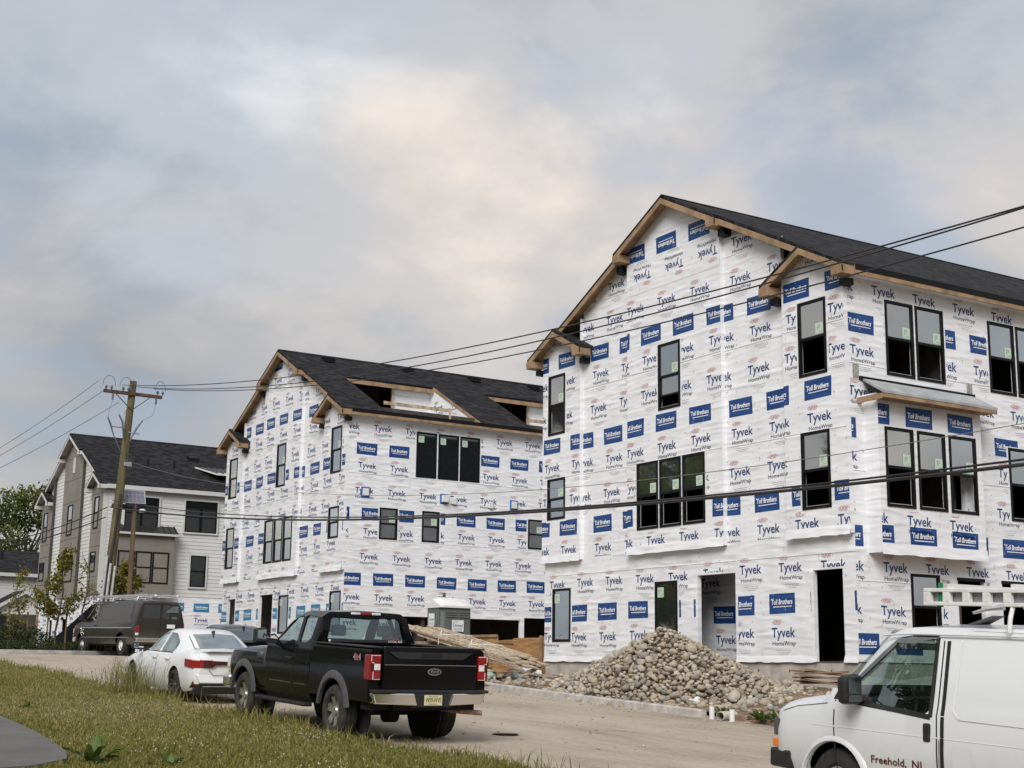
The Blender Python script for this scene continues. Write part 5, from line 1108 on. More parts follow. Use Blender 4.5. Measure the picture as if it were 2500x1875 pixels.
    MB().prism([(-.92,yb-1.58,.5),(.92,yb-1.58,.5),(.90,yb-1.58,1.25),(.72,yb-1.58,h-.12),(-.72,yb-1.58,h-.12),(-.90,yb-1.58,1.25)], (0,-.04,0)).build('cargo_bulkhead', 'under', root)
    return root, sh_, body, dict(yf=yf, ye=ye, yb=yb)
V1, s1, bd1, q = van('cargo_van', 'paint_white_van', .95, 1.30, 3.43, 2.08, 'white'); yb = q['yb']
place(V1, 12.05, 9.47, zr(9.47)-.01, R(1.2), .0455); tag(V1, 'white cargo van with ladder rack cropped by the right edge of the picture', 'van')
for sd in (-1, 1):
    MB().prism([(sd*.06,q['ye']-.014,1.36),(sd*.74,q['ye']-.014,1.36),(sd*.68,q['ye']-.014,1.84),(sd*.06,q['ye']-.014,1.84)], (0,.02,0)).build('rear_window', 'auto_glass_dark', V1, bevel=.02)
    boxobj('tail_lamp', 'lamp_red', (min(sd*.86,sd*.965),max(sd*.86,sd*.965),q['ye']-.02,q['ye']+.10,.86,1.22), V1, bevel=.015)
boxobj('door_gap', 'under', (-.008,.008,q['ye']-.006,q['ye']+.01,.62,1.9), V1)
# pressed panel outline, belt crease, wheel lip, lettering, rust line
for pts in ([(yb-1.62,1.98),(yb-1.62,1.24),(yb-1.70,1.17),(yb-3.6,1.14)], [(yb-1.70,2.02),(yb-3.6,2.0)]): s1.seam('panel_press', pts, bd1, -1, .022, 'decal_white', .008)
s1.seam('sliding_gap', [(yb-1.50,.50),(yb-1.50,1.20),(yb-1.46,1.90)], bd1, -1, .045, 'under', .004); s1.seam('door_edge_wear', [(yb-1.465,.50),(yb-1.465,.95)], bd1, -1, .02, 'decal_grey', .006)
n = 24; V = []
for k in range(n+1):
    a = math.pi*k/n; c, s_ = math.cos(a), math.sin(a)
    for (r_, x) in ((.43,-.985),(.44,-1.02),(.47,-1.018),(.50,-.99)): V.append((x, 1.715+c*r_, .38+s_*r_))
MB().poly(V, [(4*k+i,4*k+i+1,4*k+5+i,4*k+4+i) for k in range(n) for i in range(3)]).build('wheel_lip', 'paint_white_van', bd1, smooth=60)
for wd, u0, ww in (('Freehold,', 0, .46), ('NJ', .53, .12)):
    e = MB()
    for t in text2d(wd, ww, .075, .018): e.face([(-(s1.sx(yb-.60-u0-p[0], .655+p[1])+.006), yb-.60-u0-p[0], .655+p[1]) for p in t])
    e.build('door_lettering', 'decal_maroon', bd1, recalc=False)
# roof rack: perforated white rails on legs
def rack(root, h, y0, y1):
    rk = empty('roof_rack', (0,0,0), parent=root)
    return rk
for sd in (-1, 1):
    y0, y1 = yb-3.9, yb-1.14; x = sd*.80; m = MB(); zt, zb_ = 2.415, 2.245
    m.box(x-.03,x+.03,y0,y1,zt-.038,zt); m.box(x-.03,x+.03,y0,y1,zb_,zb_+.038)
    y = y1; holes = 0
    while y > y0: m.box(x-.029,x+.029,max(y-.085,y0),y,zb_+.037,zt-.037); y -= .24
    rr = m.build('rack_rail', 'rack_white', V1, bevel=.006)
    for yy in (y1-1.05, y1-2.4): MB().tube([(x,yy,zb_),(sd*.84,yy,2.14),(sd*.86,yy,2.0)], .022, 8).build('rack_leg', 'rack_white', rr)
for yy in (yb-1.45, yb-2.2, yb-3.2): MB().box(-.80,.80,yy-.03,yy+.03,2.41,2.46).build('rack_crossbar', 'rack_white', V1)
for sd in (-1,1): MB().box(-.795,-.79,yb-1.36,yb-1.30,2.23,2.47).build('rack_strap', 'strap_green', V1) if sd < 0 else None
MB().tube([(-.84,yb-2.12,2.24),(-.86,yb-1.96,2.22),(-.86,yb-1.78,2.18)], [.03,.022,.014], 8).build('clamp_handle', 'aluminium', V1)
MB().prism([(-.12,yb-1.05,2.06),(.12,yb-1.05,2.06),(.05,yb-1.35,2.17),(-.05,yb-1.35,2.17)], (0,-.12,0)).build('roof_fin', 'grey_plastic', V1, bevel=.02)
for sd in (-1, 1):
    MB().tube([(sd*.825,yb-.62,1.93),(sd*.832,yb-1.0,1.955),(sd*.832,yb-2.0,1.965),(sd*.832,q['ye']+.2,1.965)], .012, 6).build('drip_rail', 'paint_white_van', V1)
    MB().box(sd*.80-sd*.05-.006,sd*.80-sd*.05+.006,yb-3.9,yb-1.14,2.255,2.405).build('rack_plate', 'decal_grey', V1)
s1.seam('body_highlight', [(yb+.25,.97),(q['ye']+.2,.97)], bd1, -1, .012, 'decal_white', .004); s1.seam('sill_seam', [(yb-.9,.53),(q['ye']+.9,.53)], bd1, -1, .012, 'grey_plastic', .004)  # the white strip is a painted highlight along the lower side
s1.patch('fuel_door', 'paint_white_van', rounded([(yb-1.85,.70),(yb-1.62,.70),(yb-1.62,.90),(yb-1.85,.90)], .03), bd1, -1, .008)
s1.seam('bonnet_seam', [(yb+.02,1.20),(yb+.5,1.135),(yb+.70,1.07)], bd1, -1, .010, 'grey_plastic', .003)
# ladder carried on the near van's rack: a thing of its own
def ladder(name, length, width, step=.3, sect=.07, mat='aluminium'):
    root = empty(name)
    for x in (-width/2, width/2): MB().box(x-.015,x+.015,0,length,-sect/2,sect/2).build('stile', mat, root, bevel=.004)
    k = step*.6
    while k < length-.1: MB().cyl((-width/2,k,0),(width/2,k,0),.016,8).build('rung', mat, root); k += step
    return root
V2, s2, bd2, q2 = van('work_van', 'paint_bronze', .90, 1.22, 3.51, 2.06, 'dark'); ye, yb2 = q2['ye'], q2['yb']
place(V2, 17.0, 54.83, zr(54.83)+.02, R(7.4), .012); tag(V2, 'dark bronze work van with ladders on its roof, parked by the far kerb', 'van')
# rear doors: windows, lamps, plate, seams, side moulding
for sd in (-1, 1):
    m = MB(); m.prism([(sd*.06,ye-.014,1.36),(sd*.74,ye-.014,1.36),(sd*.68,ye-.014,1.84),(sd*.06,ye-.014,1.84)], (0,.02,0)); m.build('rear_window', 'auto_glass_dark', V2, bevel=.02)
    boxobj('tail_lamp', 'lamp_red', (min(sd*.84,sd*.965),max(sd*.84,sd*.965),ye-.02,ye+.10,.84,1.10), V2, bevel=.015); boxobj('reverse_lamp', 'lamp_white', (min(sd*.84,sd*.965),max(sd*.84,sd*.965),ye-.015,ye+.10,.74,.835), V2, bevel=.015)
    s2.seam('side_moulding', [(yb2-.1,1.02),(ye+.3,1.02)], bd2, sd, .03, 'decal_grey', .006); s2.seam('side_moulding', [(yb2-.1,.66),(ye+.4,.66)], bd2, sd, .02, 'decal_grey', .006)
    s2.patch('side_panel', 'paint_bronze', rounded([(yb2-1.5,1.32),(yb2-1.5,1.88),(ye+.45,1.88),(ye+.45,1.32)], .08), bd2, sd, .008)
boxobj('door_gap', 'under', (-.008,.008,ye-.006,ye+.01,.62,1.9), V2); boxobj('plate_recess', 'black_plastic', (.16,.66,ye-.012,ye-.002,.98,1.20), V2); p_ = MB().box(.26,.58,ye-.02,ye-.013,1.02,1.16).build('licence_plate', 'decal_white', V2)
# painted side logo (loose script strokes)
e = MB()
for (a, b, c, d) in ((.30,.93,.16,.035),(.34,.86,.08,.02),(.50,.88,.10,.02),(.42,.78,.14,.03),(.30,.76,.05,.05),(.56,.74,.07,.04),(.40,.68,.12,.02)):
    for t in [ellipse(a, b, c*.6, d, 10)]: e.face([(-(s2.sx(yb2+.30-p[0], p[1]+.06)+.007), yb2+.30-p[0], p[1]+.06) for p in t])
e.build('side_logo', 'decal_white', bd2, recalc=False)
for yy in (yb2-.9, yb2-2.3, ye+.35):
    MB().tube([(-.82,yy,2.0),(-.78,yy,2.14),(.78,yy,2.14),(.82,yy,2.0)], .022, 8).build('rack_crossbar', 'aluminium', V2)
def on_van(o, van, x, y, z, rz_=0, pitch=0.0):
    M = Matrix.Translation(van.location) @ van.rotation_euler.to_matrix().to_4x4() @ Matrix.Translation((x,y,z)) @ Matrix.Rotation(rz_,4,'Z') @ Matrix.Rotation(pitch,4,'X')
    o.location = M.to_translation(); o.rotation_euler = M.to_euler()
l1 = ladder('extension_ladder', 4.6, .42); on_van(l1, V2, -.42, ye-.05, 2.21); tag(l1, 'aluminium ladder on the kerb-side half of the dark van rack', 'ladder', 'ladders on van roofs')
l2 = ladder('extension_ladder', 4.2, .40); on_van(l2, V2, .30, ye-.35, 2.21, R(-1)); tag(l2, 'aluminium ladder jutting past the rear of the dark van', 'ladder', 'ladders on van roofs')
l3 = ladder('extension_ladder', 3.2, .42); on_van(l3, V1, -.35, yb-4.5, 2.34); tag(l3, 'ladder lying flat inside the white van roof rack', 'ladder', 'ladders on van roofs')
# ------------------------------------------------------------------ utility pole, solar post, wires
plain('pole_wood', (.11,.09,.042), .85, .35, 2.2, .4, 25, stretch=(3,3,.3)); plain('pole_wood2', (.19,.125,.07), .85, .3, 2.5, .4, 25, stretch=(3,3,.3)); plain('arm_wood', (.085,.045,.032), .85, .4, 4, .3, 30)
plain('porcelain', (.10,.115,.16), .25, coat=.5); plain('conduit', (.42,.43,.43), .5, .15, 6); plain('wire', (.018,.018,.022), .5); plain('wire_grey', (.16,.165,.17), .5); plain('galvanised', (.38,.39,.40), .45, .2, 14, metal=.6)
PX, PY = 17.0, 57.0; zb0 = zr(57)
pole = empty('utility_pole', (PX-.18, PY, zb0)); lean = .62
tag(pole, 'leaning wooden utility pole with crossarm and cable risers behind the dark van', 'utility pole')
H = 11.45-zb0
def PL(z, dx=0, dy=0): return (lean*z/H+dx-.1, dy, z)
MB().tube([PL(-.3), PL(H*.3), PL(H*.7), PL(H)], [.215,.20,.165,.14], 14).build('shaft', 'pole_wood', pole, smooth=40)
az = H-.62
arm = MB().prism([(lean*.95-.1-1.22,-.22,az),(lean*.95-.1+1.22,-.22,az-.02),(lean*.95-.1+1.22,-.22,az+.12),(lean*.95-.1-1.22,-.22,az+.14)], (0,.10,0)).build('crossarm', 'arm_wood', pole, bevel=.01)
cx = lean*.95-.1
for sd in (-1, 1): MB().tube([(cx+sd*.75,-.2,az+.02),(cx-.02,-.17,az-.62)], .018, 6).build('arm_brace', 'wire', pole)
ATT = []
for dx in (-1.12, -.42, 1.02):
    for k, e in enumerate((-.0, .22)):
        m = MB().lathe([(0,0),(0,.025),(.05,.03),(.06,.065),(.09,.045),(.10,.065),(.14,.05),(.17,.03),(.19,0)], 10, 'z'); o = m.build('insulator', 'porcelain', pole, smooth=40); o.location = (cx+dx+e, -.17, az+.14)
    x = cx+dx+.11; n = 10
    MB().tube([(x+(.22 if dx > 0 else .26)*math.cos(math.pi*k/n), -.17, az+.30+.42*math.sin(math.pi*k/n)) for k in range(n+1)], .010, 6).build('jumper', 'wire', pole)
    ATT.append((PX-.18+cx+dx+.11, PY-.17, zb0+az+.33))
for dx in (-.85, .95): MB().cyl((cx+dx,-.25,az-.02),(cx+dx,-.25,az-.28),.045,8).build('cutout', 'porcelain', pole)
# riser cables with potheads
for pts in ([(cx-.85,-.25,az-.30),(cx-.95,-.25,az-.75),(cx-.98,-.25,az-1.0)], [(cx-.20,-.22,az-.50),(cx-.35,-.25,az-.85)], [(cx+.95,-.25,az-.30),(cx+.85,-.25,az-.75),(cx+.45,-.25,az-1.0)]): MB().tube(pts, .010, 6).build('lead', 'wire_grey', pole)
for pts in ([(cx-1.0,-.25,az-1.02),(cx-.88,-.25,az-1.25),(cx-.70,-.24,az-1.75),(cx-.38,-.20,az-2.35)], [(cx-.55,-.25,az-.86),(cx-.38,-.25,az-1.15),(cx-.30,-.22,az-1.8)], [(cx+.45,-.25,az-1.0),(cx+.22,-.24,az-1.35),(cx-.02,-.2,az-1.9)]): MB().tube(pts, [.03,.045]+[.022]*(len(pts)-2), 8).build('cable_riser', 'porcelain', pole)
MB().tube([(cx-.85,-.24,az-1.38),(cx-.25,-.2,az-1.38)], .03, 6).build('standoff', 'galvanised', pole); MB().tube([(cx-.1,-.2,az-1.55),(cx+.35,-.24,az-1.58)], .03, 6).build('standoff', 'galvanised', pole)
for dx, z1 in ((-.26, 3.9), (-.10, 3.6), (.08, 3.5)): MB().cyl((dx-.1,-.26,-.2),(dx+.12,-.26,z1),.05,10).build('conduit', 'conduit', pole)
MB().tube([(.0,-.20,3.5),(.25,-.20,6.4)], .05, 8).build('cable_guard', 'black_plastic', pole)
boxobj('pole_box', 'galvanised', (.30,.62,-.22,-.02,7.55,7.72), pole, bevel=.02)
# solar post
sp = empty('solar_post', (17.92, 57.6, zr(57.6))); tag(sp, 'thin wooden post carrying a small solar panel and antenna right of the utility pole', 'post')
h = 6.45-zr(57.6)
MB().tube([(.02,0,-.2),(0,0,h)], [.11,.09], 12).build('shaft', 'pole_wood2', sp, smooth=40)
plain('solar_cell', (.18,.18,.24), .2, .15, 30, coat=.6)
pf = MB().prism([(-.72,-.32,h+.02),(.36,-.32,h+.02),(.36,-.10,h+.58),(-.72,-.10,h+.58)], (0,.04,0)).build('solar_panel', 'aluminium', sp)
for i in range(6):
    for j in range(3):
        x0 = -.68+.168*i; t0, t1 = (j+.04)/3, (j+.96)/3; f_ = lambda t: (-.326+.212*t*1.0+.004, h+.045+.51*t)
        a, b = f_(t0), f_(t1); MB().face([(x0,a[0],a[1]),(x0+.16,a[0],a[1]),(x0+.16,b[0],b[1]),(x0,b[0],b[1])]) if 0 else MB().poly([(x0,a[0],a[1]),(x0+.16,a[0],a[1]),(x0+.16,b[0],b[1]),(x0,b[0],b[1])],[(0,1,2,3)]).build('solar_cell', 'solar_cell', pf, recalc=False)
MB().cyl((0,-.1,h-.1),(0,-.1,h+.2),.03,8).build('bracket', 'galvanised', sp); MB().lathe([(0,0),(0,.12),(.10,.14),(.14,.08),(.14,0)], 14, 'z', (.28,-.15,h-.32)).build('antenna', 'vent_plastic', sp, smooth=40)
m = MB(); m.lathe([(-.45,.03),(-.40,.10),(.40,.10),(.45,.03)], 12, 'x', (-.55,-.15,h-.12)); m.build('splice_case', 'black_plastic', sp, smooth=40)
# wires: near-parabolic spans towards the camera side pole
def span(name, x0, y0, z0, m_, c1, c2, y1, r, mat, label, group, n=60):
    pts = []
    for k in range(n+1):
        y = y0+(y1-y0)*k/n; d = y-y0; pts.append((x0+m_*(y0-y), y, z0+c1*d+c2*d*d))
    o = MB().tube(pts, r, 6, caps=True).build(name, mat, smooth=60); tag(o, label, 'wire', group); return o
span('power_line', 16.870, 56.85, 11.220, 0.012, 0.17486, 0.001771, -20.0, 0.015, 'wire', 'topmost overhead power wire running to the upper right', 'overhead wires')
span('power_line', 17.170, 56.85, 11.200, 0.012, 0.18981, 0.002173, -20.0, 0.015, 'wire', 'middle overhead power wire of the three on the crossarm', 'overhead wires')
span('power_line', 18.150, 56.85, 11.210, 0.012, 0.18350, 0.002054, -20.0, 0.015, 'wire', 'lowest overhead power wire of the three on the crossarm', 'overhead wires')
span('cable', 16.710, 56.85, 6.190, 0.012, 0.13296, 0.001387, -20.0, 0.031, 'wire', 'thick black communication cable crossing both wrapped houses', 'overhead wires')
span('cable', 16.770, 56.85, 6.460, 0.012, 0.14703, 0.001613, -20.0, 0.019, 'wire', 'thinner black cable just above the thick communication cable', 'overhead wires')
span('cable', 16.970, 56.85, 8.180, 0.012, 0.22223, 0.002737, -20.0, 0.0075, 'wire_grey', 'thin pale service wire crossing the house fronts at mid height', 'overhead wires')
_a=Vector((15.85,56.85,11.27)); _b=Vector((12.10,60.41,8.01)); o=MB().tube([_a.lerp(_b,k/12)+Vector((0,0,-.8*(k/12)*(1-k/12)*0.6)) for k in range(13)], 0.012, 6).build('power_line','wire_grey',smooth=60); tag(o,'upper left power wire leaving the pole towards the left edge','wire','overhead wires')
_a=Vector((16.17,56.85,10.97)); _b=Vector((12.42,62.12,7.93)); o=MB().tube([_a.lerp(_b,k/12)+Vector((0,0,-.8*(k/12)*(1-k/12)*0.6)) for k in range(13)], 0.012, 6).build('power_line','wire_grey',smooth=60); tag(o,'second power wire leaving the pole towards the left edge','wire','overhead wires')
_a=Vector((16.75,56.85,10.49)); _b=Vector((13.00,65.22,7.81)); o=MB().tube([_a.lerp(_b,k/12)+Vector((0,0,-.8*(k/12)*(1-k/12)*0.6)) for k in range(13)], 0.012, 6).build('power_line','wire_grey',smooth=60); tag(o,'third power wire leaving the pole towards the left edge','wire','overhead wires')
_a=Vector((16.58,56.85,6.18)); _b=Vector((12.83,62.80,4.74)); o=MB().tube([_a.lerp(_b,k/12)+Vector((0,0,-.8*(k/12)*(1-k/12)*1.2)) for k in range(13)], 0.02, 6).build('power_line','wire',smooth=60); tag(o,'upper of two cables leaving the pole leftwards below roof height','wire','overhead wires')
_a=Vector((16.54,56.85,5.78)); _b=Vector((12.79,62.49,4.59)); o=MB().tube([_a.lerp(_b,k/12)+Vector((0,0,-.8*(k/12)*(1-k/12)*1.2)) for k in range(13)], 0.02, 6).build('power_line','wire',smooth=60); tag(o,'lower of two cables leaving the pole leftwards below roof height','wire','overhead wires')
# ------------------------------------------------------------------ site things
plain('toilet_plastic', (.115,.128,.118), .55, .12, 2.0, .1, 8); plain('toilet_roof', (.72,.73,.73), .5, .08, 3); plain('sign_white', (.74,.76,.76), .5); plain('sign_blue', (.02,.10,.28), .5)
T = empty('portable_toilet', (23.95, 42.40, gz(24.4,43)+.02)); tag(T, 'grey-green portable toilet with white roof behind the lumber bundle', 'portable toilet')
TW, TD, TH = 1.18, 1.10, 2.14
m = MB(); c = .10; pl_ = [(c,0),(TW-c,0),(TW,c),(TW,TD-c),(TW-c,TD),(c,TD),(0,TD-c),(0,c)]; m.prism([(a,b,.08) for a, b in pl_], (0,0,TH-.08)); m.build('cabin', 'toilet_plastic', T, bevel=.012)
boxobj('skid', 'black_plastic', (.02,TW-.02,.02,TD-.02,-.05,.08), T)
dr = boxobj('door', 'toilet_plastic', (-.035,-.002,.16,TD-.14,.14,TH-.06), T, bevel=.015); boxobj('door_panel', 'toilet_plastic', (-.050,-.034,.26,TD-.24,.9,TH-.75), dr, bevel=.01); boxobj('latch', 'black_plastic', (-.065,-.036,.20,.27,.98,1.10), dr, bevel=.008); MB().tube([(-.055,.22,1.15),(-.085,.26,1.3),(-.085,.28,1.5),(-.055,.30,1.66)], .018, 8).build('door_handle', 'toilet_plastic', dr)
for x in (.16, .66):
    for k in range(3): MB().prism([(x,-.004,TH-.16-.075*k),(x+.42,-.004,TH-.16-.075*k),(x+.42,-.004,TH-.20-.075*k),(x,-.004,TH-.20-.075*k)], (0,-.028,-.018)).build('vent_louvre', 'toilet_plastic', T)
boxobj('side_rib', 'toilet_plastic', (.14,TW-.10,-.03,-.002,1.18,1.23), T, bevel=.008)
for x in (.13,.54,.95): boxobj('side_rib', 'toilet_plastic', (x,x+.05,-.018,-.002,.12,1.16), T, bevel=.006)
# vaulted roof
n = 12; V = []
for k in range(n+1):
    t = k/n; y = -.07+(TD+.14)*t; V += [(-.07, y, TH+.26*(1-abs(2*t-1))-.02), (.15, y, TH+.02+.30*math.sin(math.pi*t)**.7), (TW-.15, y, TH+.02+.28*math.sin(math.pi*t)**.7), (TW+.07, y, TH+.15*math.sin(math.pi*t)-.02)]
F_ = [(4*k+i, 4*k+i+1, 4*k+5+i, 4*k+4+i) for k in range(n) for i in range(3)]; b0 = len(V); V += [(-.07,-.07,TH-.05),(TW+.07,-.07,TH-.05),(TW+.07,TD+.07,TH-.05),(-.07,TD+.07,TH-.05)]
F_ += [(b0,b0+1,b0+2,b0+3),(0,1,2,3,b0+1,b0),(4*n+3,4*n+2,4*n+1,4*n,b0+3,b0+2),tuple([4*k for k in range(n,-1,-1)]+[b0,b0+3]),tuple([4*k+3 for k in range(n+1)]+[b0+2,b0+1])]
MB().poly(V, F_).build('roof', 'toilet_roof', T, smooth=30); MB().cyl((.35,.5,TH),(.35,.5,TH+.46),.055,12).build('vent_pipe', 'grey_plastic', T)
def sign(face, u0, z0, w, h):
    Pm = (lambda u, z, o: (u, -o, z)) if face == 'y' else (lambda u, z, o: (-o, u, z))
    mb = MB(); a = Pm(u0,z0,.036 if face == 'y' else .060); b = Pm(u0+w,z0+h,.030 if face == 'y' else .052); mb.box(min(a[0],b[0]),max(a[0],b[0]),min(a[1],b[1]),max(a[1],b[1]),z0,z0+h); s_ = mb.build('sign', 'sign_white', T)
    sg = 1 if face == 'y' else -1; ub = u0 if face == 'y' else u0+w; o = .0375 if face == 'y' else .0615; mb = MB()
    for t in sh(text2d('United', w*.80, h*.24, .02), w*.1, h*.42): mb.face([Pm(ub+sg*p[0], z0+p[1], o) for p in t])
    n = 10
    for k in range(n):
        a0, a1 = math.pi*(.95-.55*k/n), math.pi*(.95-.55*(k+1)/n); rr = w*.40
        f = lambda a, r: Pm(ub+sg*(w*.45+r*math.cos(a)), z0+h*.62+r*.55*math.sin(a), o); mb.face([f(a0,rr), f(a1,rr), f(a1,rr*.88), f(a0,rr*.93)])
    mb.build('sign_print', 'sign_blue', s_, recalc=False)
    mb = MB()
    for k in range(3): mb.face([Pm(ub+sg*w*.12,z0+h*(.30-.09*k),o), Pm(ub+sg*w*.88,z0+h*(.30-.09*k),o), Pm(ub+sg*w*.88,z0+h*(.265-.09*k),o), Pm(ub+sg*w*.12,z0+h*(.265-.09*k),o)])
    mb.build('sign_print', 'decal_grey', s_, recalc=False)
sign('y', .38, 1.30, .46, .38); sign('x', .42, 1.48, .40, .42)
# tied lumber bundle, tilted, one board at a time
LB = empty('lumber_bundle', (21.75, 34.0, gz(22,34)+.26)); LB.rotation_euler = (R(8.6), 0, R(-3.5)); tag(LB, 'long pale lumber bundle tied with white straps sloping down towards the stone pile', 'lumber')
for i in range(7):
    for j in range(5):
        x = -.02+.155*i+random.uniform(-.012,.012); z = .052*j; l = random.uniform(6.1,7.2) if j < 4 else random.uniform(5.5,6.4); y0 = random.uniform(-.1,.9)+(.5 if j > 2 else 0)
        p = boxobj('plank', 'lumber_pale', (-.07,.07,0,l,0,.042), LB, bevel=.003); p.location = (x, y0, z+random.uniform(0,.004)); p.rotation_euler = (random.uniform(-.004,.004), 0, random.uniform(-.016,.016))
for y in (3.0, 5.1):
    MB().tube([(-.11,y,-.02),(-.115,y+.02,.27),(.5,y+.03,.285),(1.03,y+.02,.27),(1.03,y,-.02)], .014, 6).build('strap', 'decal_white', LB); MB().tube([(-.05,y+.02,.29),(-.02,y+.05,.40),(.05,y+.12,.37),(.08,y+.2,.30)], .014, 6).build('strap_knot', 'decal_white', LB)
# scrap boards under and in front of it
for k in range(15):
    y = 32.6+random.uniform(0,5.5); x = 21.7+random.uniform(-.6,.9); l = random.uniform(.9,2.6); o = boxobj('scrap_board', 'lumber_old' if random.random() < .6 else 'lumber_pale', (-.07,.07,-l/2,l/2,0,.04), None, bevel=.003)
    o.location = (x, y, gz(x,y)+.06+.05*(k%4)); o.rotation_euler = (random.uniform(-.08,.12), random.uniform(-.1,.1), random.uniform(-1.2,1.2))
    tag(o, 'loose scrap board lying in the litter between the kerb and the lumber bundle', 'board', 'scrap boards by the lumber')
sup = boxobj('timber_block', 'lumber_old', (21.6,22.9,37.6,37.9,gz(22,37.7)-.05,gz(22,37.7)+.62)); tag(sup, 'dark timber block propping up the far end of the lumber bundle', 'timber')
sup = boxobj('timber_block', 'lumber_old', (21.6,22.9,40.1,40.4,gz(22,40)-.05,gz(22,40)+.95)); tag(sup, 'timber block under the raised end of the lumber by the toilet', 'timber')
# plywood bin
PB = empty('plywood_bin', (25.0, 38.6, gz(25,39))); tag(PB, 'open brown plywood waste bin at the left corner of the near house', 'bin')
for nm, dims in (('panel',(0,.03,1.9,4.6,0,1.28)),('panel',(.03,1.6,1.9,1.94,0,1.12)),('panel',(.62,1.9,.3,.34,0,1.25)),('panel',(.6,.63,.34,1.9,0,1.2)),('panel',(1.9,1.93,.3,4.6,0,1.2))): boxobj(nm, 'plywood', dims, PB, bevel=.004)
for nm, dims in (('rail',(-.05,0,1.9,4.6,1.22,1.31)),('rail',(.03,1.6,1.86,1.90,1.02,1.12)),('stud',(.60,.69,.26,.30,0,1.27))): boxobj(nm, 'lumber', dims, PB, bevel=.004)
# boards stacked at the door of the near house
SB = empty('board_stack', (23.3, 23.75, gz(23.3,23.8)+.02)); tag(SB, 'small untidy stack of reddish boards below the dark doorway', 'boards')
plain('board_red', (.19,.11,.07), .75, .3, 4, .2, 30)
for k in range(9): o = boxobj('plank', 'board_red', (-.6,.6,-.07,.07,0,.04), SB, bevel=.003); o.location = (.15+random.uniform(-.1,.1), .0+.16*(k%3), .11*(k//3)+.03); o.rotation_euler = (0, random.uniform(-.05,.15), R(-55)+random.uniform(-.12,.12))
# pvc stubs, corrugated pipe
plain('pvc', (.72,.72,.70), .4)
for k, (x, y) in enumerate(((19.5,23.15),(19.35,22.35))):
    o = MB().lathe([(-.2,.055),(.20,.055),(.20,.047),(-.2,.047)], 14, 'z').build('pipe_stub', 'pvc', smooth=40); o.location = (x, y, zr(y)+.06); tag(o, ('white plastic pipe stub just past the end of the kerb','white plastic pipe stub nearer the white van')[k], 'pipe', 'pipe stubs')
m = MB(); pr = []
for k in range(14): pr += [(.05*k,.085),(.05*k+.025,.098)]
m.lathe(pr+[(.70,.08),(0,.08)], 18, 'x'); o = m.build('corrugated_pipe', 'concrete', smooth=25); o.location = (19.35, 22.72, zr(22.7)+.10); o.rotation_euler = (0, 0, R(25)); tag(o, 'short grey corrugated pipe end lying between the two stubs', 'pipe')
tb = MB().prism([(19.80,10.5,zr(10.5)-.2),(19.98,10.5,zr(10.5)-.2),(19.98,10.5,zr(10.5)+.12),(19.80,10.5,zr(10.5)+.12)], (0,12.6,.0455*12.6)).build('edge_timber', 'lumber_old', bevel=.01); tag(tb, 'dark timber edging continuing the kerb towards the white van', 'timber')
# white plastic litter
plain('plastic_sheet', (.70,.72,.74), .35, .1, 6); plain('bag_green', (.35,.45,.38), .4, .2, 8)
def crumple(name, x, y, s, mat, label, h=.6):
    bm = bmesh.new(); bmesh.ops.create_icosphere(bm, subdivisions=3, radius=1)
    for v in bm.verts:
        d = 1+.35*math.sin(7*v.co.x+3*v.co.y)*math.cos(6*v.co.z+2*v.co.x)+random.uniform(-.16,.16); v.co = Vector((v.co.x*s*d, v.co.y*s*d*.8, max(-.1, v.co.z)*s*h*d))
    me = bpy.data.meshes.new(name); bm.to_mesh(me); bm.free(); me.materials.append(MATS[mat]); o = bpy.data.objects.new(name, me); COL.objects.link(o); o.location = (x, y, gz(x,y)+.03); tag(o, label, 'litter'); return o
crumple('plastic_sheet', 23.6, 36.6, .42, 'plastic_sheet', 'crumpled white plastic sheet at the left foundation corner', 1.0); crumple('plastic_sheet', 22.5, 34.4, .30, 'plastic_sheet', 'flat white plastic scrap on the dirt past the lumber end', .3); crumple('plastic_bag', 21.3, 35.0, .30, 'bag_green', 'pale green plastic bag on the dirt below the lumber', .6)
crumple('plastic_sheet', 20.6, 25.0, .16, 'plastic_sheet', 'shiny plastic scrap at the near foot of the stone pile', .7)
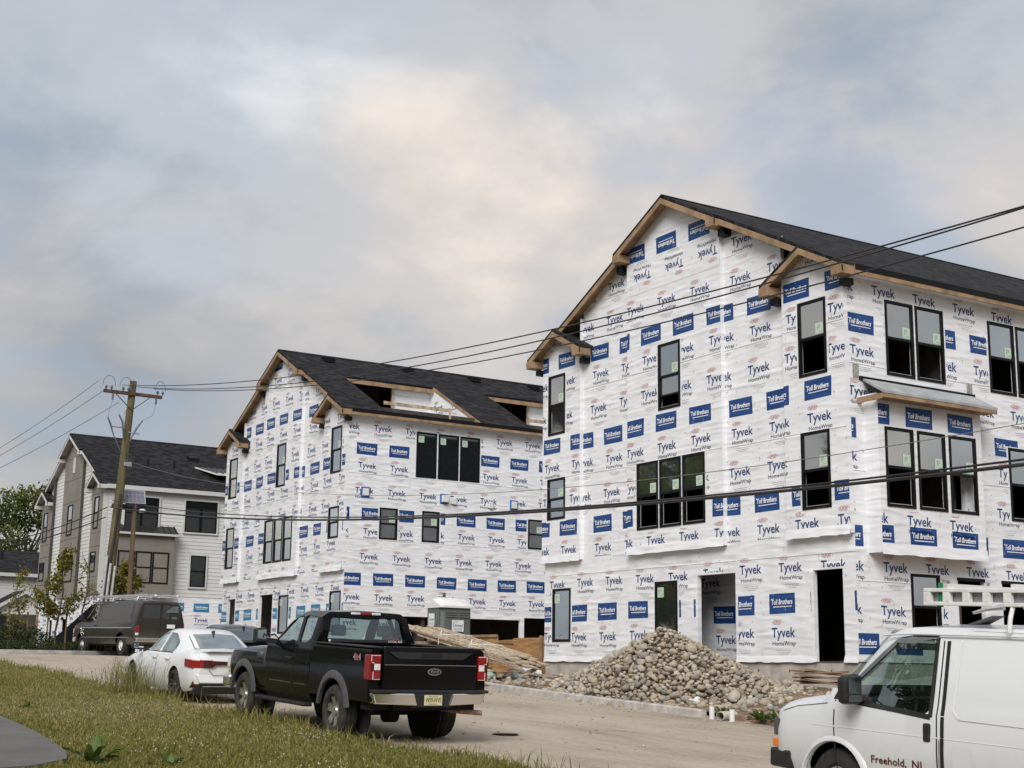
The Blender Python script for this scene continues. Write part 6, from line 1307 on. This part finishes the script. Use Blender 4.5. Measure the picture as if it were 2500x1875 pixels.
# ------------------------------------------------------------------ stone pile
def stone_mat():
    m, nt, p = newmat('stone'); n = nt.nodes; L = nt.links.new; setp(p, rough=.85, spec=.3)
    oi = n.new('ShaderNodeObjectInfo'); at = n.new('ShaderNodeAttribute'); at.attribute_name = 'tone'; ad = n.new('ShaderNodeMath'); L(oi.outputs['Random'], ad.inputs[0]); L(at.outputs['Fac'], ad.inputs[1]); fr = n.new('ShaderNodeMath'); fr.operation = 'FRACT'; L(ad.outputs[0], fr.inputs[0])
    r = n.new('ShaderNodeValToRGB'); e = r.color_ramp.elements; cols = [(0,(.24,.21,.165)),(.22,(.38,.335,.265)),(.45,(.49,.435,.345)),(.62,(.42,.34,.24)),(.8,(.56,.52,.45)),(.95,(.29,.265,.235))]
    while len(e) < len(cols): e.new(.5)
    for el, (ps, c) in zip(e, cols): el.position = ps; el.color = (*c, 1)
    L(fr.outputs[0], r.inputs[0]); tc = n.new('ShaderNodeTexCoord'); t = n.new('ShaderNodeTexNoise'); t.inputs['Scale'].default_value = 7; t.inputs['Detail'].default_value = 7; L(tc.outputs['Object'], t.inputs['Vector'])
    mx = n.new('ShaderNodeMix'); mx.data_type = 'RGBA'; mx.blend_type = 'MULTIPLY'; mx.inputs[0].default_value = .8; r2 = n.new('ShaderNodeValToRGB'); r2.color_ramp.elements[0].position = .3; r2.color_ramp.elements[0].color = (.55,.53,.5,1); r2.color_ramp.elements[1].position = .65; r2.color_ramp.elements[1].color = (1.1,1.1,1.1,1); L(t.outputs['Fac'], r2.inputs[0]); L(r.outputs[0], mx.inputs[6]); L(r2.outputs[0], mx.inputs[7]); L(mx.outputs[2], p.inputs['Base Color'])
    b = n.new('ShaderNodeBump'); b.inputs['Strength'].default_value = .5; b.inputs['Distance'].default_value = .02; t3 = n.new('ShaderNodeTexNoise'); t3.inputs['Scale'].default_value = 22; L(tc.outputs['Object'], t3.inputs['Vector']); L(t3.outputs['Fac'], b.inputs['Height']); L(b.outputs[0], p.inputs['Normal']); MATS['stone'] = m
stone_mat()
def stone_mesh(seed):
    r_ = random.Random(seed); bm = bmesh.new(); bmesh.ops.create_icosphere(bm, subdivisions=2, radius=1); ax = [Vector((r_.gauss(0,1), r_.gauss(0,1), r_.gauss(0,1))).normalized() for _ in range(6)]; cut = [r_.uniform(.50,.85) for _ in range(6)]
    sc = Vector((r_.uniform(.9,1.25), r_.uniform(.75,1.0), r_.uniform(.55,.85)))
    for v in bm.verts:
        for a, c in zip(ax, cut):
            d = v.co.dot(a)
            if d > c: v.co -= a*(d-c)*.92
        v.co = Vector((v.co.x*sc.x, v.co.y*sc.y, v.co.z*sc.z))*(1+r_.uniform(-.05,.05))
    me = bpy.data.meshes.new('stone'); bm.to_mesh(me); bm.free(); me.polygons.foreach_set('use_smooth', [True]*len(me.polygons)); me.materials.append(MATS['stone']); return me
SM = [stone_mesh(k) for k in range(16)]
SPX, SPY = 21.75, 27.55; RX, RY, SH = 1.9, 4.1, 1.50
SP = empty('stone_pile', (SPX, SPY, gz(SPX,SPY))); tag(SP, 'heap of rounded tan fieldstones behind the kerb in front of the near house', 'stone pile')
def pile_h(x, y):
    r_ = math.hypot(x/RX, y/(RY if y > 0 else RY*.86)); return SH*max(0, 1-r_)**1.06-.10*max(0, r_-.85)
def base(x, y): return gz(SPX+x, SPY+y)-gz(SPX,SPY)
n = 26; V = []; F_ = []
for i in range(n+1):
    for j in range(n+1):
        x = -RX*1.2+2.4*RX*i/n; y = -RY*1.2+2.4*RY*j/n; V.append((x, y, base(x,y)-.10+pile_h(x,y)))
MB().poly(V, [(i*(n+1)+j, (i+1)*(n+1)+j, (i+1)*(n+1)+j+1, i*(n+1)+j+1) for i in range(n) for j in range(n)]).build('pile_core', 'dirt', SP, smooth=60)
cand = []; tries = 0; grid = {}
while len(cand) < 2300 and tries < 60000:
    tries += 1; x = random.uniform(-RX*1.12,RX*1.12); y = random.uniform(-RY*1.12,RY*1.12); r_ = math.hypot(x/RX,y/(RY if y > 0 else RY*.86))
    if r_ > 1.16 or (r_ > 1 and random.random() < .6): continue
    s = random.choice((.04,.055,.07,.08,.09,.105,.12,.13)) if random.random() < .95 else random.uniform(.15,.20)
    z = base(x,y)+pile_h(x,y)+random.uniform(-.03,.05); gi, gj = int(x//.3), int(y//.3)
    if any((a-x)**2+(b-y)**2+(c-z)**2 < ((s+d)*.68)**2 for i in (-1,0,1) for j in (-1,0,1) for (a, b, c, d) in grid.get((gi+i,gj+j), ())): continue
    cand.append((x, y, z, s)); grid.setdefault((gi,gj), []).append((x, y, z, s))
def seen(c):   # size in view: facing the street and the camera
    x, y, z, s = c; d = math.hypot(SPX+x, SPY+y); front = (-x/RX*.8-y/RY*.55) ; return s/d*(1.0+.6*max(-.9, front))*(1.2 if z > .2 else 1)
cand.sort(key=seen, reverse=True)
for k, (x, y, z, s) in enumerate(cand[:300]):
    o = bpy.data.objects.new('stone', SM[k % 16]); COL.objects.link(o); o.parent = SP; o.location = (x, y, z); o.scale = (s, s*random.uniform(.85,1.1), s); o.rotation_euler = (random.uniform(-.7,.7), random.uniform(-.7,.7), random.uniform(0,6.28))
VV = []; FF = []; TT = []
for k, (x, y, z, s) in enumerate(cand[300:]):
    me = SM[k % 16]; M = Matrix.Translation((x,y,z)) @ Matrix.Rotation(random.uniform(0,6.28),4,'Z') @ Matrix.Rotation(random.uniform(-.7,.7),4,'X') @ Matrix.Diagonal((s,s,s,1)); b0 = len(VV); t_ = random.random()
    VV += [M @ v.co for v in me.vertices]; FF += [tuple(b0+i for i in p.vertices) for p in me.polygons]; TT += [t_]*len(me.polygons)
def joined(name, VV, FF, TT, parent):
    me = bpy.data.meshes.new(name); me.from_pydata([tuple(v) for v in VV], [], FF); me.materials.append(MATS['stone']); at = me.attributes.new('tone', 'FLOAT', 'FACE'); at.data.foreach_set('value', TT); me.polygons.foreach_set('use_smooth', [True]*len(FF)); me.update()
    o = bpy.data.objects.new(name, me); COL.objects.link(o); o.parent = parent; tag(o, kind='stuff'); return o
joined('smaller_stones', VV, FF, TT, SP)
# rubble and clods strewn between kerb and houses
VV = []; FF = []; TT = []
for k in range(1300):
    y = random.choice((random.uniform(20,38), random.gauss(27,4.5))) if random.random() < .85 else random.uniform(38,50); x = 20.25+abs(random.gauss(0,1.6))
    if x > 24.2: continue
    s = random.choice((.02,.03,.04,.05,.07,.10)); me = SM[k % 16]; M = Matrix.Translation((x,y,dz(x,y)+s*.2)) @ Matrix.Rotation(random.uniform(0,6.28),4,'Z') @ Matrix.Diagonal((s,s,s,1)); b0 = len(VV); t_ = random.random()
    VV += [M @ v.co for v in me.vertices]; FF += [tuple(b0+i for i in p.vertices) for p in me.polygons]; TT += [t_]*len(me.polygons)
o = joined('rubble', VV, FF, TT, None); tag(o, 'small stones and clods strewn over the dirt along the kerb', 'rubble', kind='stuff')
VV = []; FF = []; TT = []
for k in range(1600):          # grit on the road, thicker along both edges
    y = random.uniform(12,45); x = random.choice((10.2+abs(random.gauss(0,.5)), 19.6-abs(random.gauss(0,.45)), random.uniform(10,19.6))); s = random.choice((.008,.012,.016,.022,.03)); me = SM[k % 16]; M = Matrix.Translation((x,y,zr(y)+.012)) @ Matrix.Rotation(random.uniform(0,6.28),4,'Z') @ Matrix.Diagonal((s,s,s*.7,1)); b0 = len(VV); t_ = random.random()
    VV += [M @ v.co for v in me.vertices]; FF += [tuple(b0+i for i in p.vertices) for p in me.polygons]; TT += [t_]*len(me.polygons)
o = joined('road_grit', VV, FF, TT, None); tag(o, 'grit and small stones scattered over the dusty road', 'grit', kind='stuff')
# black screen fence with posts by the small house
plain('screen_cloth', (.012,.012,.013), .9, .3, 6)
FN = empty('screen_fence', (0,0,0)); tag(FN, 'black fabric screen fence with posts in front of the small house', 'fence')
fp = [(8.5,60.5),(10.6,60.8),(12.7,61.2),(14.2,61.6),(15.6,62.6)]
for k, (x, y) in enumerate(fp): boxobj('post', 'lumber_old', (x-.04,x+.04,y-.04,y+.04,zr(y),zr(y)+1.75), FN)
for k in range(3):
    (xa, ya_), (xb, yb_) = fp[k], fp[k+1]; n = 8; V = []
    for j in range(n+1):
        t = j/n; x = xa+(xb-xa)*t; y = ya_+(yb_-ya_)*t+.06*math.sin(5*t); V += [(x, y, zr(y)+.02), (x, y, zr(y)+1.68-.16*math.sin(math.pi*t))]
    MB().poly(V, [(2*j,2*j+2,2*j+3,2*j+1) for j in range(n)]).build('screen_panel', 'screen_cloth', FN, smooth=60, recalc=False)
m = MB(); n = 10; V = []
for j in range(n+1):
    t = j/n; x = 15.1+3.6*t; top = .05+2.15*min(1, t*1.55)-.25*max(0, t-.7); V += [(x, 60.1+.5*t+.10*math.sin(9*t), zr(60)), (x, 60.2+.5*t+.10*math.sin(9*t+1), zr(60)+top)]
m.poly(V, [(2*j,2*j+2,2*j+3,2*j+1) for j in range(n)]); m.build('screen_panel', 'screen_cloth', FN, smooth=60, recalc=False)
# ------------------------------------------------------------------ vegetation
def leafmat(name, cols, rough=.6, trans=.35):
    m = bpy.data.materials.new(name); m.use_nodes = True; nt = m.node_tree; n = nt.nodes; L = nt.links.new; p = n['Principled BSDF']; out = n['Material Output']
    setp(p, rough=rough, spec=.25); at = n.new('ShaderNodeAttribute'); at.attribute_name = 'tone'; r = n.new('ShaderNodeValToRGB'); e = r.color_ramp.elements
    while len(e) < len(cols): e.new(.5)
    for el, (ps, c) in zip(e, cols): el.position = ps; el.color = (*c, 1)
    L(at.outputs['Fac'], r.inputs[0]); L(r.outputs[0], p.inputs['Base Color']); tr = n.new('ShaderNodeBsdfTranslucent'); L(r.outputs[0], tr.inputs[0]); mx = n.new('ShaderNodeMixShader'); mx.inputs[0].default_value = trans; L(p.outputs[0], mx.inputs[1]); L(tr.outputs[0], mx.inputs[2]); L(mx.outputs[0], out.inputs[0]); MATS[name] = m
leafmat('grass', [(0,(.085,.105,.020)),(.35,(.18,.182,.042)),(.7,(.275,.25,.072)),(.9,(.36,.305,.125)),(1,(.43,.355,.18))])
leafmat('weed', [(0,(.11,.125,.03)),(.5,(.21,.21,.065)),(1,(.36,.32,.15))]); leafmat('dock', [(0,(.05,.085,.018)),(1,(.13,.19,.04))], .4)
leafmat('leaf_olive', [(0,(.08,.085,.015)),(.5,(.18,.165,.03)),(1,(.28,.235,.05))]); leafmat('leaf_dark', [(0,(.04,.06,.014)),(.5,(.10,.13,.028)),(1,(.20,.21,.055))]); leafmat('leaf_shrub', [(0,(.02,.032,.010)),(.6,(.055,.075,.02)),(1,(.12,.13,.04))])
leafmat('flower', [(0,(.65,.65,.6)),(1,(.75,.75,.72))]); plain('bark', (.10,.085,.065), .9, .3, 6, .4, 30)
def npmesh(name, V, F, tone, mat, parent=None, smooth=False):
    V = np.asarray(V, np.float32); F = np.asarray(F, np.int32); k = F.shape[1]; me = bpy.data.meshes.new(name)
    me.vertices.add(len(V)); me.vertices.foreach_set('co', V.ravel()); me.loops.add(F.size); me.loops.foreach_set('vertex_index', F.ravel()); me.polygons.add(len(F)); me.polygons.foreach_set('loop_start', np.arange(0, F.size, k, dtype=np.int32)); me.update(calc_edges=True)
    at = me.attributes.new('tone', 'FLOAT', 'FACE'); at.data.foreach_set('value', np.asarray(tone, np.float32)); me.materials.append(MATS[mat])
    o = bpy.data.objects.new(name, me); COL.objects.link(o)
    if parent: o.parent = parent
    return o
def blades(P, h, w, lean, tone):
    """bent triangles-in-two-segments at points P"""
    n = len(P); a = rng.uniform(0, 2*np.pi, n); ca, sa = np.cos(a), np.sin(a); b = rng.uniform(0, 2*np.pi, n); lx, ly = np.cos(b)*lean*h, np.sin(b)*lean*h
    V = np.zeros((n,5,3)); V[:,0] = P; V[:,1] = P; V[:,0,0] -= ca*w/2; V[:,0,1] -= sa*w/2; V[:,1,0] += ca*w/2; V[:,1,1] += sa*w/2
    mid = P+np.stack([lx*.35, ly*.35, h*.6], 1); V[:,2] = mid; V[:,3] = mid; V[:,2,0] -= ca*w*.35; V[:,2,1] -= sa*w*.35; V[:,3,0] += ca*w*.35; V[:,3,1] += sa*w*.35; V[:,4] = P+np.stack([lx, ly, h*(1-.25*lean)], 1)
    base = np.arange(n)[:,None]*5; F = np.concatenate([base+np.array([0,1,3]), base+np.array([0,3,2]), base+np.array([2,3,4])]); return V.reshape(-1,3), F, np.concatenate([tone, tone, tone])
edge_px = np.array(pe)[::-1]
def on_path(x, y):
    if y < 16.0: return False
    e = np.interp(y, [16.0,16.15,16.5,17.1,17.9,19,21,23,28,40,62], [1.0,3.2,4.2,4.72,4.93,5.07,5.25,5.33,5.36,5.4,5.5]); return x < e
N = 150000; xs = rng.uniform(4.0, 9.95, N); u = rng.uniform(0, 1, N); ys = 12.5+38*u**1.35
patch = np.array([wob(a*1.1, b*1.1) for a, b in zip(xs[:N], ys[:N])]); patch = (patch-patch.min())/(patch.max()-patch.min())
keep = np.array([(not on_path(x+abs(hash((round(x*37),round(y*23)))%100)/100*.12-.02, y)) and x < lawn_edge(y)+.04 for x, y in zip(xs, ys)]); keep &= rng.uniform(0,1,N) < (.45+.75*patch)
xs, ys, patch = xs[keep], ys[keep], patch[keep]; zs = np.array([lz(a, b) for a, b in zip(xs, ys)])-.01
ed = np.array([lawn_edge(y) for y in ys])-xs; hh = rng.uniform(.035,.085,len(xs))*(.7+.6*patch)*np.where(ed < .25, 1.7, 1); ww = rng.uniform(.010,.022,len(xs))
tone = np.clip(rng.normal(.66,.22,len(xs))-.6*(patch-.5), 0, 1)
V, F_, t_ = blades(np.stack([xs,ys,zs],1), hh, ww, rng.uniform(.2,1.0,len(xs)), tone); o = npmesh('grass', V, F_, t_, 'grass'); tag(o, 'mown grass of the verge with dry tufts', 'grass', kind='stuff')
# seedy tufts along the road edge
n = 1500; ys = rng.uniform(13, 42, n); xs = np.array([lawn_edge(y) for y in ys])-rng.uniform(-.06,.22,n)**1; zs = np.array([zr(y) for y in ys])+.04
V, F_, t_ = blades(np.stack([xs,ys,zs],1), rng.uniform(.10,.30,n), rng.uniform(.010,.018,n), rng.uniform(.2,.9,n), np.clip(rng.normal(.55,.25,n),0,1)); o = npmesh('edge_grass', V, F_, t_, 'grass'); tag(o, 'taller grass stems along the edge of the road', 'grass', kind='stuff')
# white clover heads
n = 170; V = []; F_ = []
cl = [(6.6,14.6,.8),(7.4,15.6,.7),(5.9,18.0,.9),(6.8,20.5,1.0),(8.6,19.0,.6),(7.6,24,1.3)]
for k in range(n):
    c = cl[k % 6] if k % 3 else (7.2,20,3.2); x = c[0]+random.gauss(0,c[2]*.5); y = c[1]+random.gauss(0,c[2]*.8)
    if on_path(x,y) or x > lawn_edge(y): continue
    z = lz(x,y)+random.uniform(.05,.10); s = random.uniform(.008,.013); b0 = len(V); V += [(x-s,y,z),(x+s,y,z),(x,y-s,z),(x,y+s,z),(x,y,z+s),(x,y,z-s)]; F_ += [(b0+i,b0+j,b0+l) for i, j, l in ((0,2,4),(2,1,4),(1,3,4),(3,0,4),(2,0,5),(1,2,5),(3,1,5),(0,3,5))]
o = npmesh('clover', V, F_, rng.uniform(0,1,len(F_)), 'flower'); tag(o, 'white clover heads dotted through the grass', 'flowers', kind='stuff')
# tall grass clump beside the white car
def tuft(name, x, y, n, h, spread, mat, label, w=.016, heads=True):
    root = empty(name, (x, y, lz(x,y))); tag(root, label, 'plant'); P = np.stack([rng.normal(0,spread*.7,n), rng.normal(0,spread*1.2,n), np.zeros(n)],1)
    V, F_, t_ = blades(P, rng.uniform(.45,1,n)*h, rng.uniform(.6,1,n)*w, rng.uniform(.1,.75,n), rng.uniform(0,1,n)); b = npmesh('blades', V, F_, t_, mat, root); b['kind'] = 'stuff'; return root
tuft('tall_grass', 9.25, 29.4, 260, .95, .38, 'weed', 'clump of tall seeding grass beside the white saloon')
tuft('tall_grass', 9.35, 27.2, 50, .40, .3, 'weed', 'low straggly grass tuft near the rear wheel of the white saloon'); tuft('tall_grass', 9.7, 15.6, 60, .30, .5, 'weed', 'low grass tuft at the bottom edge behind the pickup'); tuft('tall_grass', 9.3, 22.0, 60, .42, .5, 'weed', 'grass stems between the pickup wheels')
# broad-leaved weeds
def dock(name, x, y, n, h, label, z=None, mat='dock', cat='plant'):
    root = empty(name, (x, y, (lz(x,y) if z is None else z))); tag(root, label, cat, 'broad-leaved weeds')
    for k in range(n):
        a = random.uniform(0,6.28); l = h*random.uniform(.7,1.25); w = l*random.uniform(.13,.2); el = random.uniform(.35,1.25); segs = 5; V = []
        for j in range(segs+1):
            t = j/segs; r_ = l*t*math.cos(el)*(1+.25*t); zz = l*math.sin(el)*t-.35*l*t*t*math.cos(el); ww = w*math.sin(math.pi*min(1,.12+t*.9))**.8*(1.0 if j < segs else 0.05)
            c = (r_*math.cos(a), r_*math.sin(a)); V += [(c[0]-math.sin(a)*ww, c[1]+math.cos(a)*ww, zz+.02*math.sin(9*t)), (c[0], c[1], zz-.012), (c[0]+math.sin(a)*ww, c[1]-math.cos(a)*ww, zz+.02*math.cos(8*t))]
        F_ = [(3*j+i, 3*j+i+1, 3*j+4+i, 3*j+3+i) for j in range(segs) for i in range(2)]
        npmesh('leaf', V, F_, np.full(len(F_), random.random()), mat, root)
dock('dock_plant', 4.98, 17.0, 18, .34, 'dark broad-leaved dock plant at the corner of the footpath'); dock('dock_plant', 5.75, 16.5, 12, .22, 'small broad-leaved weed at the bottom edge of the lawn'); dock('dock_plant', 6.35, 25.6, 8, .14, 'flat green weed rosette in the lawn')
for k, (x, y, h_) in enumerate(((19.66,21.85,.24),(19.72,21.4,.28),(19.9,23.3,.20),(19.66,20.9,.26))): dock('roadside_weed', x, y, 34, h_, ('leafy green weed beside the white van headlamp','leafy green weed behind the white van bonnet','low weed at the end of the kerb','weed further behind the white van bonnet')[k], zr(y)+.08)
# shrubs and trees
def leaf_cloud(P, size, tone, flat=.6):
    n = len(P); d = rng.normal(0,1,(n,3)); d /= np.linalg.norm(d,axis=1)[:,None]; e = np.cross(d, rng.normal(0,1,(n,3))); e /= np.linalg.norm(e,axis=1)[:,None]; f = np.cross(d,e); s = size*rng.uniform(.6,1.3,n)[:,None]
    V = np.stack([P-e*s, P+f*s*.5, P+e*s, P-f*s*.5],1).reshape(-1,3); return V, np.arange(n*4).reshape(n,4), tone
def shrub(name, x, y, z, rx, ry, h, n, size, mat, label, group):
    root = empty(name, (x, y, z)); tag(root, label, 'shrub', group); m = MB()
    for k in range(6): a = random.uniform(0,6.28); m.tube([(0,0,-.05),(.4*rx*math.cos(a),.4*ry*math.sin(a),h*.4),(.75*rx*math.cos(a),.75*ry*math.sin(a),h*.7)], [.02,.014,.006], 5)
    m.build('stems', 'bark', root)
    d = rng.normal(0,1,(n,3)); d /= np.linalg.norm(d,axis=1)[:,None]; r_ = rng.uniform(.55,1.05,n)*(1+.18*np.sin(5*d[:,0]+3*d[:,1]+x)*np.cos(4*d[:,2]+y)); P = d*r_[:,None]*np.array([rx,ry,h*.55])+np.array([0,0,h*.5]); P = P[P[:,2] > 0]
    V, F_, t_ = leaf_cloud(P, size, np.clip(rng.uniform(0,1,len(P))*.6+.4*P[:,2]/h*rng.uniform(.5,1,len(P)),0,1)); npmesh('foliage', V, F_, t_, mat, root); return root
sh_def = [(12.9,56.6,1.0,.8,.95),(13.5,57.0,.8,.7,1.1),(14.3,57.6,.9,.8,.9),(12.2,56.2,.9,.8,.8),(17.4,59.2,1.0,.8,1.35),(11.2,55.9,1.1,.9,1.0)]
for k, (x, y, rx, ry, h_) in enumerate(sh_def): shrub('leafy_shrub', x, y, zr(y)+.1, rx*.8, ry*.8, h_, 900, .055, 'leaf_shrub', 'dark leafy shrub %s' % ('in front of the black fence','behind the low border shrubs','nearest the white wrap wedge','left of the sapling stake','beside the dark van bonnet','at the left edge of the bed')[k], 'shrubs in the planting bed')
for k in range(8): x = 12.6+.62*k; y = 54.25+.36*k; shrub('border_shrub', x, y+.55, zr(y)+.12, .36, .34, .38, 380, .03, 'leaf_shrub', '%s low rounded shrub from the left in the border behind the far kerb' % ('first','second','third','fourth','fifth','sixth','seventh','eighth')[k], 'low border shrubs')
def sapling(name, x, y, h, crown0, rw, n, mat, size, label, sparse=False, stake=True):
    root = empty(name, (x, y, zr(y)+.1)); tag(root, label, 'tree', 'young street trees'); m = MB(); pts = [(0,0,-.1)]+[(random.uniform(-.05,.05)*k, random.uniform(-.05,.05)*k, h*k/5) for k in range(1,6)]
    m.tube(pts, [.045,.042,.035,.026,.016,.006], 8)
    tips = []
    for k in range(16 if not sparse else 12):
        t = crown0+(1-crown0)*random.uniform(0,.9); z = h*t; a = random.uniform(0,6.28); l = rw*(1.15-(t-crown0)/(1-crown0)*.85)*random.uniform(.7,1.1); e = (l*math.cos(a), l*math.sin(a), z+l*random.uniform(.5,1.0)); m.tube([(0,0,z),(e[0]*.5,e[1]*.5,(z+e[2])/2-.03),e], [.016,.010,.004], 5); tips.append(((0,0,z), e))
    m.build('trunk', 'bark', root, smooth=60)
    P = []
    for k in range(n): b, e = random.choice(tips); t = random.uniform(.25,1.1); P.append([b[i]+(e[i]-b[i])*t+random.gauss(0,.10 if i < 2 else .13) for i in range(3)])
    P = np.array(P); V, F_, t_ = leaf_cloud(P, size, np.clip(rng.uniform(0,1,n),0,1)); npmesh('crown', V, F_, t_, mat, root)
    if stake:
        for dx in (-.35,.38): boxobj('stake', 'pole_wood2', (dx-.025,dx+.025,-.025,.025,-.1,1.5), root)
sapling('young_tree', 13.46, 57.0, 3.4, .30, .50, 550, 'leaf_olive', .065, 'staked sapling with thin yellow-green crown at far left')
sapling('young_tree', 15.35, 58.5, 4.0, .26, .90, 2000, 'leaf_olive', .08, 'fullest yellow-green sapling in front of the taupe panels')
sapling('young_tree', 16.80, 60.0, 4.1, .40, .60, 260, 'leaf_olive', .06, 'nearly bare sapling left of the utility pole', True, False)
sapling('young_tree', 18.55, 60.6, 4.3, .22, 1.1, 3200, 'leaf_olive', .085, 'bushy yellow-green sapling right of the utility pole above the van', False, False)
sapling('young_tree', 11.6, 57.6, 2.6, .35, .7, 220, 'leaf_olive', .06, 'reddish sparse young tree at the left picture edge', True, False)
def big_tree(name, x, y, z, h, rx, n, mat, size, label, seed):
    r_ = random.Random(seed); root = empty(name, (x, y, z)); tag(root, label, 'tree', 'background trees'); m = MB(); m.tube([(0,0,-.3),(.1,0,h*.3),(0,.1,h*.62)], [.38,.28,.10], 10); cl = []
    for k in range(34):
        a = r_.uniform(0,6.28); t = r_.uniform(.25,1); zz = h*t; q = rx*math.sqrt(max(.03,1-((t-.58)/.5)**2))*r_.uniform(.35,.95); c = (q*math.cos(a), q*math.sin(a), zz); cl.append((c, r_.uniform(.9,1.6)*h/11)); m.tube([(0,0,h*min(.6,t*.6)),(c[0]*.5,c[1]*.5,(zz+h*.5*t)/2),c], [.10,.06,.02], 6)
    m.build('trunk', 'bark', root, smooth=60); P = []; T_ = []
    for k in range(n):
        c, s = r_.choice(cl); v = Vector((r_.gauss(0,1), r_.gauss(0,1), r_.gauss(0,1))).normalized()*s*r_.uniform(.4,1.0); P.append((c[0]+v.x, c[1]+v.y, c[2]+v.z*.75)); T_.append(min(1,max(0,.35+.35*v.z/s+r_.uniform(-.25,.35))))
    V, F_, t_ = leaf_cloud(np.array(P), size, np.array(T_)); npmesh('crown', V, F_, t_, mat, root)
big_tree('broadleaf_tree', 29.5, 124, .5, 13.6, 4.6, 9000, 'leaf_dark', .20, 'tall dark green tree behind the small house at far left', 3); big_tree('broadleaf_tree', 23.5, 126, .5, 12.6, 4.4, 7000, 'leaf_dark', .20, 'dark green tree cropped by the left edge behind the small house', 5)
# trees on the near side of the street: outside the frame, but they stand in the window and paint reflections of the photograph
src = [o for o in COL.objects if o.name.startswith('broadleaf_tree')][0]
for k, (x, y, sc) in enumerate(((-14,2,1.0),(-16,14,1.1),(-13,26,.95),(-17,37,1.15),(-14,49,1.0),(-18,61,1.1),(-13,74,1.0),(-20,-8,1.1),(2,-22,1.1),(14,-26,1.0),(-9,-18,1.15),(26,-24,1.0),(-22,88,1.2),(38,-20,1.05))):
    t = copy_tree(src); t.location = (x, y, zr(y)-.3); t.rotation_euler = (0,0,k*1.9); t.scale = (sc,)*3
    t['label'] = 'tree on the near side of the street, seen only mirrored in the windows'; t['group'] = 'mirrored trees'
